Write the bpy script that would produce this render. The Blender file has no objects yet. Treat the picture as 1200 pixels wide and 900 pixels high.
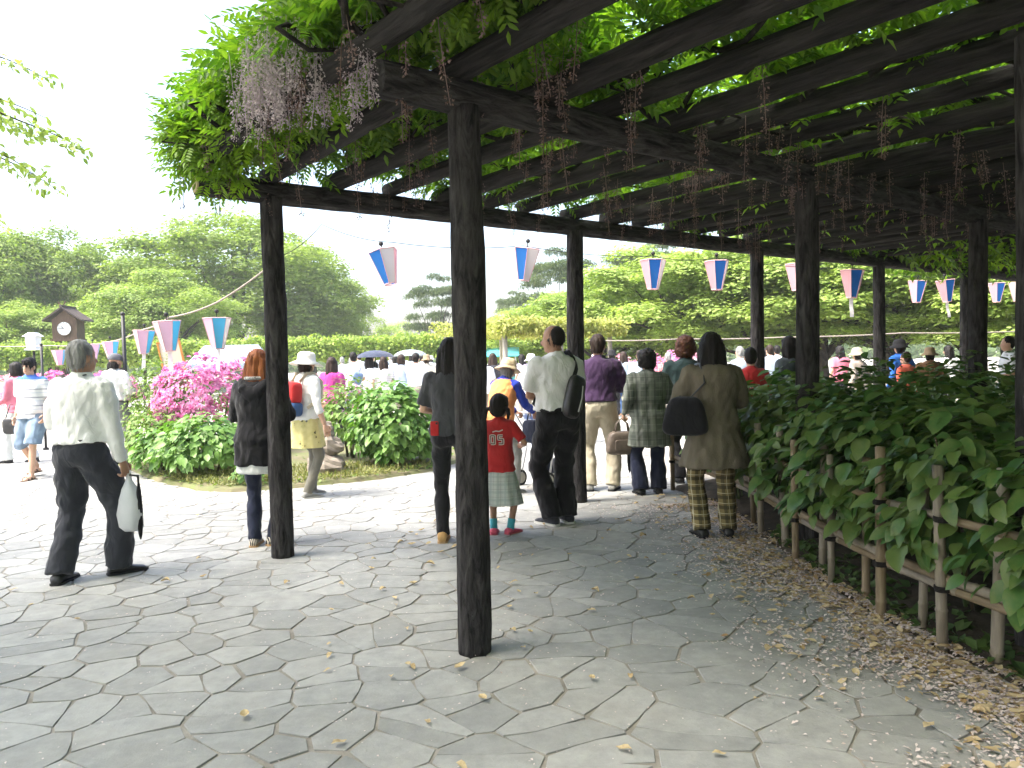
import bpy, math, random
import numpy as np
from mathutils import Vector, Matrix, Euler, noise
R = math.radians
rng = np.random.default_rng(7)
random.seed(7)
scene = bpy.context.scene
COL = scene.collection

# ------------------------------------------------------------------ camera
CAM_H = 1.5
cam_d = bpy.data.cameras.new('camera')
cam = bpy.data.objects.new('camera', cam_d)
COL.objects.link(cam)
cam.location = (0, 0, CAM_H)
cam.rotation_euler = (Matrix.Rotation(R(90 - 2.04), 3, 'X') @ Matrix.Rotation(R(-1.43), 3, 'Z')).to_euler()
cam_d.sensor_width = 36.0
cam_d.lens = 27.0
cam_d.clip_start = 0.05
cam_d.clip_end = 2000
scene.camera = cam

# ------------------------------------------------------------------ sky and sun (high, veiled sun, open white sky)
SUN_EL, SUN_AZ = 60.0, 250.0          # azimuth clockwise from +Y: sun to the left of the view and a little behind it
world = bpy.data.worlds.new('World')
scene.world = world
world.use_nodes = True
wn = world.node_tree.nodes
wl = world.node_tree.links
wn.clear()
sky = wn.new('ShaderNodeTexSky')
sky.sky_type = 'NISHITA'
sky.sun_disc = False
sky.sun_elevation = R(SUN_EL)
sky.sun_rotation = R(SUN_AZ)
sky.air_density = 1.0
sky.dust_density = 4.5
sky.ozone_density = 0.0
bg = wn.new('ShaderNodeBackground')
bg.inputs['Strength'].default_value = 0.15
wo = wn.new('ShaderNodeOutputWorld')
wl.new(sky.outputs[0], bg.inputs['Color'])
wl.new(bg.outputs[0], wo.inputs['Surface'])
sun_d = bpy.data.lights.new('sun', 'SUN')
sun_d.energy = 2.1
sun_d.angle = R(22)
sun_d.color = (1.0, 0.965, 0.91)
sun = bpy.data.objects.new('sun', sun_d)
COL.objects.link(sun)
sd = Vector((math.sin(R(SUN_AZ)) * math.cos(R(SUN_EL)), math.cos(R(SUN_AZ)) * math.cos(R(SUN_EL)), math.sin(R(SUN_EL))))
sun.rotation_euler = sd.to_track_quat('Z', 'Y').to_euler()
sun.location = (0, 0, 30)

vs = scene.view_settings
vs.view_transform = 'Standard'
vs.look = 'None'
vs.exposure = 2.15
vs.gamma = 1.0
vs.use_curve_mapping = False
scene.cycles.max_bounces = 8
scene.cycles.diffuse_bounces = 4
scene.cycles.transmission_bounces = 6
scene.cycles.use_denoising = True

# ------------------------------------------------------------------ helpers
def G(px, py, z=0.0):
    """ground point (or point at height z) that shows at a photo pixel"""
    m = cam.rotation_euler.to_matrix()
    d = m @ Vector(((px - 600) / 900, -(py - 450) / 900, -1))
    t = (z - CAM_H) / d.z
    return Vector((d.x * t, d.y * t, z))

def D(px, py, y):
    """point at distance y along the view axis that shows at a photo pixel"""
    m = cam.rotation_euler.to_matrix()
    d = m @ Vector(((px - 600) / 900, -(py - 450) / 900, -1))
    t = y / d.y
    return Vector((d.x * t, y, CAM_H + d.z * t))

def tag(o, label=None, cat=None, group=None, kind=None):
    if label: o['label'] = label
    if cat: o['category'] = cat
    if group: o['group'] = group
    if kind: o['kind'] = kind
    return o

def empty(name, loc=(0, 0, 0), rz=0.0, parent=None):
    o = bpy.data.objects.new(name, None)
    o.empty_display_size = 0.1
    COL.objects.link(o)
    o.location = loc
    o.rotation_euler = (0, 0, rz)
    if parent: o.parent = parent
    return o

def link(name, me, mat=None, parent=None, loc=None, rot=None, scale=None):
    o = bpy.data.objects.new(name, me)
    COL.objects.link(o)
    if mat is not None and len(me.materials) == 0:
        for m in (mat if isinstance(mat, (list, tuple)) else [mat]):
            me.materials.append(m)
    elif mat is not None and me.materials[0] is not mat:
        o.material_slots[0].link = 'OBJECT'
        o.material_slots[0].material = mat
    if parent: o.parent = parent
    if loc is not None: o.location = loc
    if rot is not None: o.rotation_euler = rot
    if scale is not None: o.scale = scale if hasattr(scale, '__len__') else (scale,) * 3
    return o

def np_mesh(name, V, Fs, smooth=False):
    """V (n,3); Fs list of (m,k) index arrays"""
    V = np.asarray(V, dtype=np.float32)
    me = bpy.data.meshes.new(name)
    Fs = [np.asarray(f, dtype=np.int32) for f in Fs if len(f)]
    nl = sum(f.size for f in Fs)
    npoly = sum(len(f) for f in Fs)
    me.vertices.add(len(V))
    me.vertices.foreach_set('co', V.ravel())
    me.loops.add(nl)
    me.loops.foreach_set('vertex_index', np.concatenate([f.ravel() for f in Fs]))
    tot = np.concatenate([np.full(len(f), f.shape[1], dtype=np.int32) for f in Fs])
    st = np.concatenate([[0], np.cumsum(tot)[:-1]]).astype(np.int32)
    me.polygons.add(npoly)
    me.polygons.foreach_set('loop_start', st)
    me.polygons.foreach_set('loop_total', tot)
    if smooth:
        me.polygons.foreach_set('use_smooth', np.ones(npoly, dtype=bool))
    me.update(calc_edges=True)
    me.validate()
    return me

class MB:
    """collects shapes into one mesh"""
    def __init__(s): s.V = []; s.F = []
    def add(s, V, F):
        b = len(s.V)
        s.V.extend([tuple(v) for v in V])
        s.F.extend([tuple(i + b for i in f) for f in F])
        return s
    def box(s, c, size, rz=0.0, rot=None, taper=1.0):
        x, y, z = [d / 2 for d in size]
        m = rot if rot is not None else Matrix.Rotation(rz, 3, 'Z')
        V = []
        for sz in (-1, 1):
            k = taper if sz > 0 else 1.0
            for sx, sy in ((-1, -1), (1, -1), (1, 1), (-1, 1)):
                V.append(m @ Vector((sx * x * k, sy * y * k, sz * z)) + Vector(c))
        return s.add(V, [(3, 2, 1, 0), (4, 5, 6, 7), (0, 1, 5, 4), (1, 2, 6, 5), (2, 3, 7, 6), (3, 0, 4, 7)])
    def tube(s, pts, rad, segs=8, cap=True):
        V, F = tube(pts, rad, segs, cap)
        return s.add(V, F)
    def ball(s, c, r, u=12, v=8):
        V, F = ball(c, r, u, v)
        return s.add(V, F)
    def mesh(s, name, smooth=False):
        me = bpy.data.meshes.new(name)
        me.from_pydata(s.V, [], s.F)
        if smooth: me.polygons.foreach_set('use_smooth', [True] * len(me.polygons))
        me.update()
        return me
    def build(s, name, mat, parent=None, smooth=False, bevel=0.0, **k):
        o = link(name, s.mesh(name, smooth), mat, parent, **k)
        if bevel:
            b = o.modifiers.new('bevel', 'BEVEL'); b.width = bevel; b.segments = 2; b.limit_method = 'ANGLE'
        return o

def frames(pts):
    pts = [Vector(p) for p in pts]
    T = []
    for i in range(len(pts)):
        a = pts[max(i - 1, 0)]; b = pts[min(i + 1, len(pts) - 1)]
        t = (b - a)
        T.append(t.normalized() if t.length > 1e-9 else Vector((0, 0, 1)))
    ref = Vector((1, 0, 0)) if abs(T[0].x) < 0.8 else Vector((0, 1, 0))
    n = (ref - T[0] * ref.dot(T[0])).normalized()
    out = []
    for t in T:
        n = (n - t * n.dot(t)).normalized()
        out.append((n, t.cross(n), t))
    return pts, out

def tube(pts, rad, segs=8, cap=True):
    pts, fr = frames(pts)
    V, F = [], []
    n = len(pts)
    if not hasattr(rad, '__len__'): rad = [rad] * n
    for p, (a, b, t), r in zip(pts, fr, rad):
        r1, r2 = (r if hasattr(r, '__len__') else (r, r))
        for k in range(segs):
            q = 2 * math.pi * k / segs
            V.append(p + a * (math.cos(q) * r1) + b * (math.sin(q) * r2))
    for i in range(n - 1):
        for k in range(segs):
            k2 = (k + 1) % segs
            F.append((i * segs + k, i * segs + k2, (i + 1) * segs + k2, (i + 1) * segs + k))
    if cap:
        F.append(tuple(range(segs - 1, -1, -1)))
        F.append(tuple((n - 1) * segs + k for k in range(segs)))
    return V, F

def ball(c, r, u=12, v=8):
    rx, ry, rz = r if hasattr(r, '__len__') else (r, r, r)
    c = Vector(c)
    V = [c + Vector((0, 0, rz))]
    for i in range(1, v):
        th = math.pi * i / v
        for k in range(u):
            q = 2 * math.pi * k / u
            V.append(c + Vector((rx * math.sin(th) * math.cos(q), ry * math.sin(th) * math.sin(q), rz * math.cos(th))))
    V.append(c - Vector((0, 0, rz)))
    F = []
    for k in range(u): F.append((0, 1 + k, 1 + (k + 1) % u))
    for i in range(v - 2):
        for k in range(u):
            a = 1 + i * u
            F.append((a + k, a + u + k, a + u + (k + 1) % u, a + (k + 1) % u))
    a = 1 + (v - 2) * u
    for k in range(u): F.append((a + k, len(V) - 1, a + (k + 1) % u))
    return V, F

def rot_from(nrm, up_hint, spin=None):
    """(N,3,3) matrices whose columns are x(side), y(along leaf), z(normal)"""
    n = nrm / np.linalg.norm(nrm, axis=1, keepdims=True)
    h = up_hint - n * np.sum(up_hint * n, axis=1, keepdims=True)
    h /= np.linalg.norm(h, axis=1, keepdims=True) + 1e-9
    s = np.cross(h, n)
    return np.stack([s, h, n], axis=2)

def tile(tV, tF, M, P, S):
    """many copies of a template: M (N,3,3), P (N,3), S (N,)"""
    V = np.einsum('nij,kj->nki', M, tV) * S[:, None, None] + P[:, None, :]
    k = len(tV)
    F = tF[None] + (np.arange(len(P)) * k)[:, None, None]
    return V.reshape(-1, 3), F.reshape(-1, tF.shape[1])

def rvec(n, up=0.0):
    v = rng.normal(size=(n, 3))
    v /= np.linalg.norm(v, axis=1, keepdims=True)
    v[:, 2] += up
    return v / np.linalg.norm(v, axis=1, keepdims=True)

# leaf templates (y along the leaf, z its normal)
def leaf_template(w=0.5, droop=0.25, fold=0.12, steps=4, tip=1.0):
    V, F = [], []
    for i in range(steps + 1):
        t = i / steps
        hw = w * 0.5 * (math.sin(math.pi * min(1, t ** 0.8 * 1.0)) ** 0.75 if 0 < t < 1 else 0.0)
        z = -droop * t * t
        V += [(-hw, t, z + fold * hw * 2), (0, t, z), (hw, t, z + fold * hw * 2)]
    for i in range(steps):
        a = i * 3
        F += [(a, a + 1, a + 4, a + 3), (a + 1, a + 2, a + 5, a + 4)]
    return np.array(V), np.array(F)
def diamond_template(w=0.5, droop=0.15):
    V = np.array([(0, 0, 0), (w * 0.5, 0.45, 0.06), (0, 1, -droop), (-w * 0.5, 0.45, 0.06)], float)
    return V, np.array([(0, 1, 2), (0, 2, 3)])
def pinnate_template(pairs=5, detail=True):
    """a wisteria leaf: leaflets along a drooping stalk, unit length"""
    V, F = [], []
    for i in range(pairs * 2 + 1):
        t = 0.22 + 0.68 * (i // 2) / pairs
        side = -1 if i % 2 else 1
        ang = R(58) * side
        if i == pairs * 2: t, ang, side = 0.9, 0.0, 1
        L = 0.30 * (1 - 0.25 * abs(t - 0.5)); w = 0.105
        d = np.array([math.sin(ang), math.cos(ang), 0]); n = np.array([d[1], -d[0], 0])
        o = np.array([0, t, -0.25 * t * t])
        dr = np.array([0, 0, -0.10])
        b = len(V)
        if detail:
            V += [o, o + d * L * .35 + n * w * .5 + dr * .1, o + d * L * .75 + n * w * .36 + dr * .5, o + d * L + dr,
                  o + d * L * .75 - n * w * .36 + dr * .5, o + d * L * .35 - n * w * .5 + dr * .1]
            F += [(b, b + 1, b + 2, b + 3), (b, b + 3, b + 4, b + 5)]
        else:
            V += [o, o + d * L * .45 + n * w * .55, o + d * L + dr, o + d * L * .45 - n * w * .55]
            F += [(b, b + 1, b + 2, b + 3)]
    return np.array(V), np.array(F)
LEAF_V, LEAF_F = leaf_template(0.62, 0.22, 0.14, 5)
OVAL_V, OVAL_F = leaf_template(0.5, 0.2, 0.10, 3)
DIA_V, DIA_F = diamond_template(0.62)
PIN_V, PIN_F = pinnate_template(5, True)
PINM_V, PINM_F = pinnate_template(5, False)
PINL_V, PINL_F = pinnate_template(4, False)

# ------------------------------------------------------------------ materials
_m = {}
def nt(name):
    m = bpy.data.materials.new(name)
    m.use_nodes = True
    t = m.node_tree
    return m, t, t.nodes, t.links, t.nodes['Principled BSDF']

def col4(c): return (c[0], c[1], c[2], 1.0)

def M(name, c1, c2=None, scale=8.0, rough=0.85, bump=0.0, bscale=None, stretch=(1, 1, 1), spec=0.3, metal=0.0, detail=4.0, bdist=0.01, sheen=0.0):
    if name in _m: return _m[name]
    m, t, n, l, p = nt(name)
    p.inputs['Roughness'].default_value = rough
    p.inputs['Specular IOR Level'].default_value = spec
    p.inputs['Metallic'].default_value = metal
    if sheen: p.inputs['Sheen Weight'].default_value = sheen
    tc = n.new('ShaderNodeTexCoord')
    mp = n.new('ShaderNodeMapping')
    mp.inputs['Scale'].default_value = stretch
    l.new(tc.outputs['Object'], mp.inputs['Vector'])
    if c2 is not None:
        nz = n.new('ShaderNodeTexNoise')
        nz.inputs['Scale'].default_value = scale
        nz.inputs['Detail'].default_value = detail
        l.new(mp.outputs[0], nz.inputs['Vector'])
        rp = n.new('ShaderNodeValToRGB')
        rp.color_ramp.elements[0].position = 0.3
        rp.color_ramp.elements[1].position = 0.7
        rp.color_ramp.elements[0].color = col4(c1)
        rp.color_ramp.elements[1].color = col4(c2)
        l.new(nz.outputs['Fac'], rp.inputs['Fac'])
        l.new(rp.outputs['Color'], p.inputs['Base Color'])
    else:
        p.inputs['Base Color'].default_value = col4(c1)
    if bump:
        nb = n.new('ShaderNodeTexNoise')
        nb.inputs['Scale'].default_value = bscale or scale * 3
        nb.inputs['Detail'].default_value = 6
        l.new(mp.outputs[0], nb.inputs['Vector'])
        b = n.new('ShaderNodeBump')
        b.inputs['Strength'].default_value = bump
        b.inputs['Distance'].default_value = bdist
        l.new(nb.outputs['Fac'], b.inputs['Height'])
        l.new(b.outputs[0], p.inputs['Normal'])
    _m[name] = m
    return m

def leafmat(name, cols, trans=0.45, rough=0.45, tint=(1.25, 1.3, 0.55), spec=0.35, nscale=1.2):
    """leaf: colour varies by leaf and by place, light comes through"""
    if name in _m: return _m[name]
    m, t, n, l, p = nt(name)
    geo = n.new('ShaderNodeNewGeometry')
    nz = n.new('ShaderNodeTexNoise'); nz.inputs['Scale'].default_value = nscale; nz.inputs['Detail'].default_value = 3
    tc = n.new('ShaderNodeTexCoord'); l.new(tc.outputs['Object'], nz.inputs['Vector'])
    oi = n.new('ShaderNodeObjectInfo')
    a = n.new('ShaderNodeMath'); a.operation = 'MULTIPLY_ADD'; a.inputs[1].default_value = 0.55
    l.new(geo.outputs['Random Per Island'], a.inputs[0]); l.new(nz.outputs['Fac'], a.inputs[2])
    b = n.new('ShaderNodeMath'); b.operation = 'MULTIPLY_ADD'; b.inputs[1].default_value = 0.25
    l.new(oi.outputs['Random'], b.inputs[0]); l.new(a.outputs[0], b.inputs[2])
    rp = n.new('ShaderNodeValToRGB')
    els = rp.color_ramp.elements
    els[0].position = 0.45; els[0].color = col4(cols[0])
    els[1].position = 1.15 if False else 1.0; els[1].color = col4(cols[-1])
    for i, c in enumerate(cols[1:-1]):
        e = els.new(0.45 + 0.55 * (i + 1) / (len(cols) - 1)); e.color = col4(c)
    l.new(b.outputs[0], rp.inputs['Fac'])
    p.inputs['Roughness'].default_value = rough
    p.inputs['Specular IOR Level'].default_value = spec
    l.new(rp.outputs[0], p.inputs['Base Color'])
    tr = n.new('ShaderNodeBsdfTranslucent')
    mx = n.new('ShaderNodeMix'); mx.data_type = 'RGBA'; mx.blend_type = 'MULTIPLY'; mx.inputs['Factor'].default_value = 1.0
    mx.inputs[7].default_value = (*tint, 1)
    l.new(rp.outputs[0], mx.inputs[6]); l.new(mx.outputs[2], tr.inputs['Color'])
    ms = n.new('ShaderNodeMixShader'); ms.inputs[0].default_value = trans
    l.new(p.outputs[0], ms.inputs[1]); l.new(tr.outputs[0], ms.inputs[2])
    l.new(ms.outputs[0], n['Material Output'].inputs['Surface'])
    _m[name] = m
    return m

def bark_mat(name, c1, c2, stretch=(1, 1, 0.16), scale=26, strength=0.9, dist=0.02, spec=0.15):
    if name in _m: return _m[name]
    m, t, n, l, p = nt(name)
    tc = n.new('ShaderNodeTexCoord'); mp = n.new('ShaderNodeMapping'); mp.inputs['Scale'].default_value = stretch
    oi = n.new('ShaderNodeObjectInfo')
    l.new(tc.outputs['Object'], mp.inputs['Vector']); 
    vm = n.new('ShaderNodeVectorMath'); vm.operation = 'SCALE'; vm.inputs[0].default_value = (13, 7, 5)
    l.new(oi.outputs['Random'], vm.inputs['Scale']); l.new(vm.outputs[0], mp.inputs['Location'])
    nz = n.new('ShaderNodeTexNoise'); nz.inputs['Scale'].default_value = scale; nz.inputs['Detail'].default_value = 8; nz.inputs['Roughness'].default_value = 0.65
    nz.inputs['Distortion'].default_value = 0.6
    vo = n.new('ShaderNodeTexVoronoi'); vo.inputs['Scale'].default_value = scale * 0.9
    l.new(mp.outputs[0], nz.inputs['Vector']); l.new(mp.outputs[0], vo.inputs['Vector'])
    rp = n.new('ShaderNodeValToRGB')
    rp.color_ramp.elements[0].position = 0.35; rp.color_ramp.elements[1].position = 0.72
    rp.color_ramp.elements[0].color = col4(c1); rp.color_ramp.elements[1].color = col4(c2)
    l.new(nz.outputs['Fac'], rp.inputs['Fac']); l.new(rp.outputs[0], p.inputs['Base Color'])
    ad = n.new('ShaderNodeMath'); ad.operation = 'MULTIPLY_ADD'; ad.inputs[1].default_value = 0.5
    l.new(vo.outputs['Distance'], ad.inputs[0]); l.new(nz.outputs['Fac'], ad.inputs[2])
    b = n.new('ShaderNodeBump'); b.inputs['Strength'].default_value = strength; b.inputs['Distance'].default_value = dist
    l.new(ad.outputs[0], b.inputs['Height']); l.new(b.outputs[0], p.inputs['Normal'])
    p.inputs['Roughness'].default_value = 0.9; p.inputs['Specular IOR Level'].default_value = spec
    _m[name] = m
    return m
# ================================================================== GROUND
def in_poly(x, y, P):
    c = False
    n = len(P)
    for i in range(n):
        x1, y1 = P[i]; x2, y2 = P[(i + 1) % n]
        if (y1 > y) != (y2 > y) and x < (x2 - x1) * (y - y1) / (y2 - y1) + x1: c = not c
    return c

BED_L = [(-5.95, 11.5), (-4.7, 9.95), (-3.75, 9.05), (-3.3, 8.85), (-2.75, 9.0), (-2.2, 9.25), (-1.6, 9.6), (-1.05, 10.15), (-0.7, 11.3), (-1.1, 13.6), (-3.2, 15.6), (-6.0, 16.2), (-6.9, 13.6)]
BED_R = [(1.75, 8.35), (1.92, 7.2), (1.98, 6.1), (1.96, 5.3), (1.96, 4.75), (1.99, 4.16), (2.07, 3.7), (2.28, 2.9), (2.5, 2.2), (3.0, 0.6), (14, 0.6), (15, 13), (7.6, 12.9)]

def ground_mat():
    m, t, n, l, p = nt('pale_trodden_ground')
    tc = n.new('ShaderNodeTexCoord')
    a = n.new('ShaderNodeTexNoise'); a.inputs['Scale'].default_value = 0.35; a.inputs['Detail'].default_value = 6
    b = n.new('ShaderNodeTexNoise'); b.inputs['Scale'].default_value = 30; b.inputs['Detail'].default_value = 5
    for x in (a, b): l.new(tc.outputs['Object'], x.inputs['Vector'])
    r = n.new('ShaderNodeValToRGB')
    r.color_ramp.elements[0].position = 0.35; r.color_ramp.elements[0].color = (0.30, 0.285, 0.235, 1)
    r.color_ramp.elements[1].position = 0.65; r.color_ramp.elements[1].color = (0.42, 0.405, 0.36, 1)
    l.new(a.outputs['Fac'], r.inputs['Fac'])
    mx = n.new('ShaderNodeMix'); mx.data_type = 'RGBA'; mx.blend_type = 'OVERLAY'; mx.inputs['Factor'].default_value = 0.35
    l.new(r.outputs[0], mx.inputs[6]); l.new(b.outputs['Fac'], mx.inputs[7]); l.new(mx.outputs[2], p.inputs['Base Color'])
    bp = n.new('ShaderNodeBump'); bp.inputs['Strength'].default_value = 0.4; bp.inputs['Distance'].default_value = 0.02
    l.new(b.outputs['Fac'], bp.inputs['Height']); l.new(bp.outputs[0], p.inputs['Normal'])
    p.inputs['Roughness'].default_value = 0.95
    return m
me = np_mesh('ground', [(-900, -300, 0), (900, -300, 0), (900, 1200, 0), (-900, 1200, 0)], [np.array([[0, 1, 2, 3]])])
tag(link('ground', me, ground_mat()), kind='structure')

def stone_mat():
    m, t, n, l, p = nt('grey_slate_paving')
    tc = n.new('ShaderNodeTexCoord'); oi = n.new('ShaderNodeObjectInfo'); geo = n.new('ShaderNodeNewGeometry')
    pos = geo.outputs['Position']
    big = n.new('ShaderNodeTexNoise'); big.inputs['Scale'].default_value = 0.7; big.inputs['Detail'].default_value = 5
    mid = n.new('ShaderNodeTexNoise'); mid.inputs['Scale'].default_value = 9; mid.inputs['Detail'].default_value = 7; mid.inputs['Roughness'].default_value = 0.7
    fin = n.new('ShaderNodeTexNoise'); fin.inputs['Scale'].default_value = 120; fin.inputs['Detail'].default_value = 5
    for x in (big, mid, fin): l.new(pos, x.inputs['Vector'])
    s = n.new('ShaderNodeMath'); s.operation = 'ADD'
    l.new(oi.outputs['Random'], s.inputs[0]); l.new(geo.outputs['Random Per Island'], s.inputs[1])
    s2 = n.new('ShaderNodeMath'); s2.operation = 'MULTIPLY_ADD'; s2.inputs[1].default_value = 0.24
    l.new(s.outputs[0], s2.inputs[0])
    s3 = n.new('ShaderNodeMath'); s3.operation = 'MULTIPLY_ADD'; s3.inputs[1].default_value = 0.7
    l.new(mid.outputs['Fac'], s3.inputs[0]); l.new(s2.outputs[0], s3.inputs[2])
    s4 = n.new('ShaderNodeMath'); s4.operation = 'MULTIPLY_ADD'; s4.inputs[1].default_value = 0.5
    l.new(big.outputs['Fac'], s4.inputs[0]); s4.inputs[2].default_value = -0.22
    l.new(s4.outputs[0], s2.inputs[2])
    r = n.new('ShaderNodeValToRGB')
    r.color_ramp.elements[0].position = 0.28; r.color_ramp.elements[0].color = (0.185, 0.190, 0.182, 1)
    r.color_ramp.elements[1].position = 0.86; r.color_ramp.elements[1].color = (0.40, 0.40, 0.378, 1)
    e = r.color_ramp.elements.new(0.6); e.color = (0.285, 0.289, 0.275, 1)
    l.new(s3.outputs[0], r.inputs['Fac'])
    # dusty film and grit
    gr = n.new('ShaderNodeValToRGB'); gr.color_ramp.elements[0].position = 0.62; gr.color_ramp.elements[1].position = 0.74
    l.new(fin.outputs['Fac'], gr.inputs['Fac'])
    gm = n.new('ShaderNodeMath'); gm.operation = 'MULTIPLY'; gm.inputs[1].default_value = 0.35; l.new(gr.outputs[0], gm.inputs[0])
    mx = n.new('ShaderNodeMix'); mx.data_type = 'RGBA'; l.new(gm.outputs[0], mx.inputs['Factor'])
    l.new(r.outputs[0], mx.inputs[6]); mx.inputs[7].default_value = (0.46, 0.43, 0.37, 1)
    l.new(mx.outputs[2], p.inputs['Base Color'])
    du = n.new('ShaderNodeTexNoise'); du.inputs['Scale'].default_value = 0.9; du.inputs['Detail'].default_value = 8; du.inputs['Roughness'].default_value = .75; l.new(pos, du.inputs['Vector'])
    dr = n.new('ShaderNodeValToRGB'); dr.color_ramp.elements[0].position = .46; dr.color_ramp.elements[1].position = .70; l.new(du.outputs['Fac'], dr.inputs['Fac'])
    dm_ = n.new('ShaderNodeMath'); dm_.operation = 'MULTIPLY'; dm_.inputs[1].default_value = .40; l.new(dr.outputs[0], dm_.inputs[0])
    mx2 = n.new('ShaderNodeMix'); mx2.data_type = 'RGBA'; l.new(dm_.outputs[0], mx2.inputs['Factor']); l.new(mx.outputs[2], mx2.inputs[6]); mx2.inputs[7].default_value = (0.34, 0.315, 0.26, 1)
    l.new(mx2.outputs[2], p.inputs['Base Color'])
    ad = n.new('ShaderNodeMath'); ad.operation = 'MULTIPLY_ADD'; ad.inputs[1].default_value = 0.15
    l.new(fin.outputs['Fac'], ad.inputs[0]); l.new(mid.outputs['Fac'], ad.inputs[2])
    bp = n.new('ShaderNodeBump'); bp.inputs['Strength'].default_value = 0.55; bp.inputs['Distance'].default_value = 0.012
    l.new(ad.outputs[0], bp.inputs['Height']); l.new(bp.outputs[0], p.inputs['Normal'])
    p.inputs['Roughness'].default_value = 0.72; p.inputs['Specular IOR Level'].default_value = 0.35
    return m
STONE = stone_mat()
SAND = M('sandy_joint', (0.20, 0.185, 0.155), (0.35, 0.325, 0.285), 6, 0.95, 0.6, 60)

PX0, PX1, PY0, PY1 = -12.6, 2.6, 1.6, 17.0
me = np_mesh('paving', [(PX0, PY0, .004), (2.6, PY0, .004), (2.4, 9.2, .004), (2.0, PY1, .004), (PX0, PY1, .004)], [np.array([[0, 1, 2, 3, 4]])])
paving = tag(link('paving', me, SAND), kind='structure')

def clip(poly, nx, ny, d):
    out = []
    n = len(poly)
    for i in range(n):
        a, b = poly[i], poly[(i + 1) % n]
        da = a[0] * nx + a[1] * ny - d; db = b[0] * nx + b[1] * ny - d
        if da <= 0: out.append(a)
        if (da < 0 < db) or (db < 0 < da):
            k = da / (da - db); out.append((a[0] + (b[0] - a[0]) * k, a[1] + (b[1] - a[1]) * k))
    return out
def area(p): return 0.5 * abs(sum(p[i][0] * p[(i + 1) % len(p)][1] - p[(i + 1) % len(p)][0] * p[i][1] for i in range(len(p))))
def centroid(p): return (sum(q[0] for q in p) / len(p), sum(q[1] for q in p) / len(p))

rs = random.Random(11)
pts = []
grid = {}
tries = 0
while tries < 24000:
    tries += 1
    x = rs.uniform(PX0 - .4, PX1 + .4); y = rs.uniform(PY0 - .4, PY1 + .4)
    dm = rs.choice((.10, .16, .24)) + 0.26 * abs(noise.noise((x * 1.1, y * 1.1, 3.1)))
    gx, gy = int(x // .3), int(y // .3)
    ok = True
    for i in range(gx - 3, gx + 4):
        for j in range(gy - 3, gy + 4):
            for q in grid.get((i, j), ()):
                # stretched metric: stones lie longer across
                if ((q[0] - x) * .74) ** 2 + ((q[1] - y) * 1.2) ** 2 < dm * dm: ok = False; break
            if not ok: break
        if not ok: break
    if ok:
        pts.append((x, y)); grid.setdefault((gx, gy), []).append((x, y))
PA = np.array(pts)
cells = []
for i, (x, y) in enumerate(pts):
    d2 = (PA[:, 0] - x) ** 2 + (PA[:, 1] - y) ** 2
    nb = np.argsort(d2)[1:20]
    poly = [(x - 1.2, y - 1.2), (x + 1.2, y - 1.2), (x + 1.2, y + 1.2), (x - 1.2, y + 1.2)]
    for j in nb:
        qx, qy = pts[j]
        nx, ny = qx - x, qy - y
        poly = clip(poly, nx, ny, (qx * qx + qy * qy - x * x - y * y) / 2)
        if len(poly) < 3: break
    if len(poly) < 3: continue
    # some stones are broken in two
    todo = [poly]
    ar = area(poly)
    if ar > 0.09 and rs.random() < 0.6:
        c = centroid(poly); a = rs.uniform(-.5, .9)
        nx, ny = -math.sin(a), math.cos(a); dd = nx * (c[0] + rs.uniform(-.05, .05)) + ny * (c[1] + rs.uniform(-.05, .05))
        todo = [clip(poly, nx, ny, dd), clip(poly, -nx, -ny, -dd)]
    cells += [p for p in todo if len(p) > 2 and area(p) > 0.012]

def wob(x, y):
    v = noise.noise_vector((x * 5.1, y * 5.1, 0.7)) * 0.022 + noise.noise_vector((x * 1.7, y * 1.7, 4.2)) * 0.06
    return x + v.x, y + v.y
def stone_geo(poly, rr):
    # drop tiny edges, wobble, inset for the joint, three rings
    P = []
    n = len(poly)
    for i in range(n):
        a, b = poly[i], poly[(i + 1) % n]
        L = math.hypot(b[0] - a[0], b[1] - a[1])
        k = max(1, int(L / .10))
        for q in range(k):
            t = q / k
            P.append(wob(a[0] + (b[0] - a[0]) * t, a[1] + (b[1] - a[1]) * t))
    Q = []
    for q in P:
        if not Q or math.hypot(q[0] - Q[-1][0], q[1] - Q[-1][1]) > .02: Q.append(q)
    P = Q
    if len(P) < 3: return None
    cx, cy = centroid(P)
    # round corners
    n = len(P)
    P = [((P[i - 1][0] + 12 * P[i][0] + P[(i + 1) % n][0]) / 14, (P[i - 1][1] + 12 * P[i][1] + P[(i + 1) % n][1]) / 14) for i in range(n)]
    j = rr.uniform(.0006, .0026)
    h = rr.uniform(.004, .008)
    tx, ty = rr.uniform(-.006, .006), rr.uniform(-.006, .006)
    V = []
    for ins, z in ((j, .0), (j + .0002, h * .7), (j + .0016, h)):
        for (x, y) in P:
            r = math.hypot(x - cx, y - cy) + 1e-6
            k = max(0.2, 1 - ins / r)
            zz = z + ((x - cx) * tx + (y - cy) * ty if z > 0 else 0)
            V.append(((x - cx) * k, (y - cy) * k, zz))
    F = []
    for a in range(2):
        for i in range(n):
            F.append((a * n + i, a * n + (i + 1) % n, (a + 1) * n + (i + 1) % n, (a + 1) * n + i))
    F.append(tuple(2 * n + i for i in range(n)))
    return (cx, cy), V, F

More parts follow.
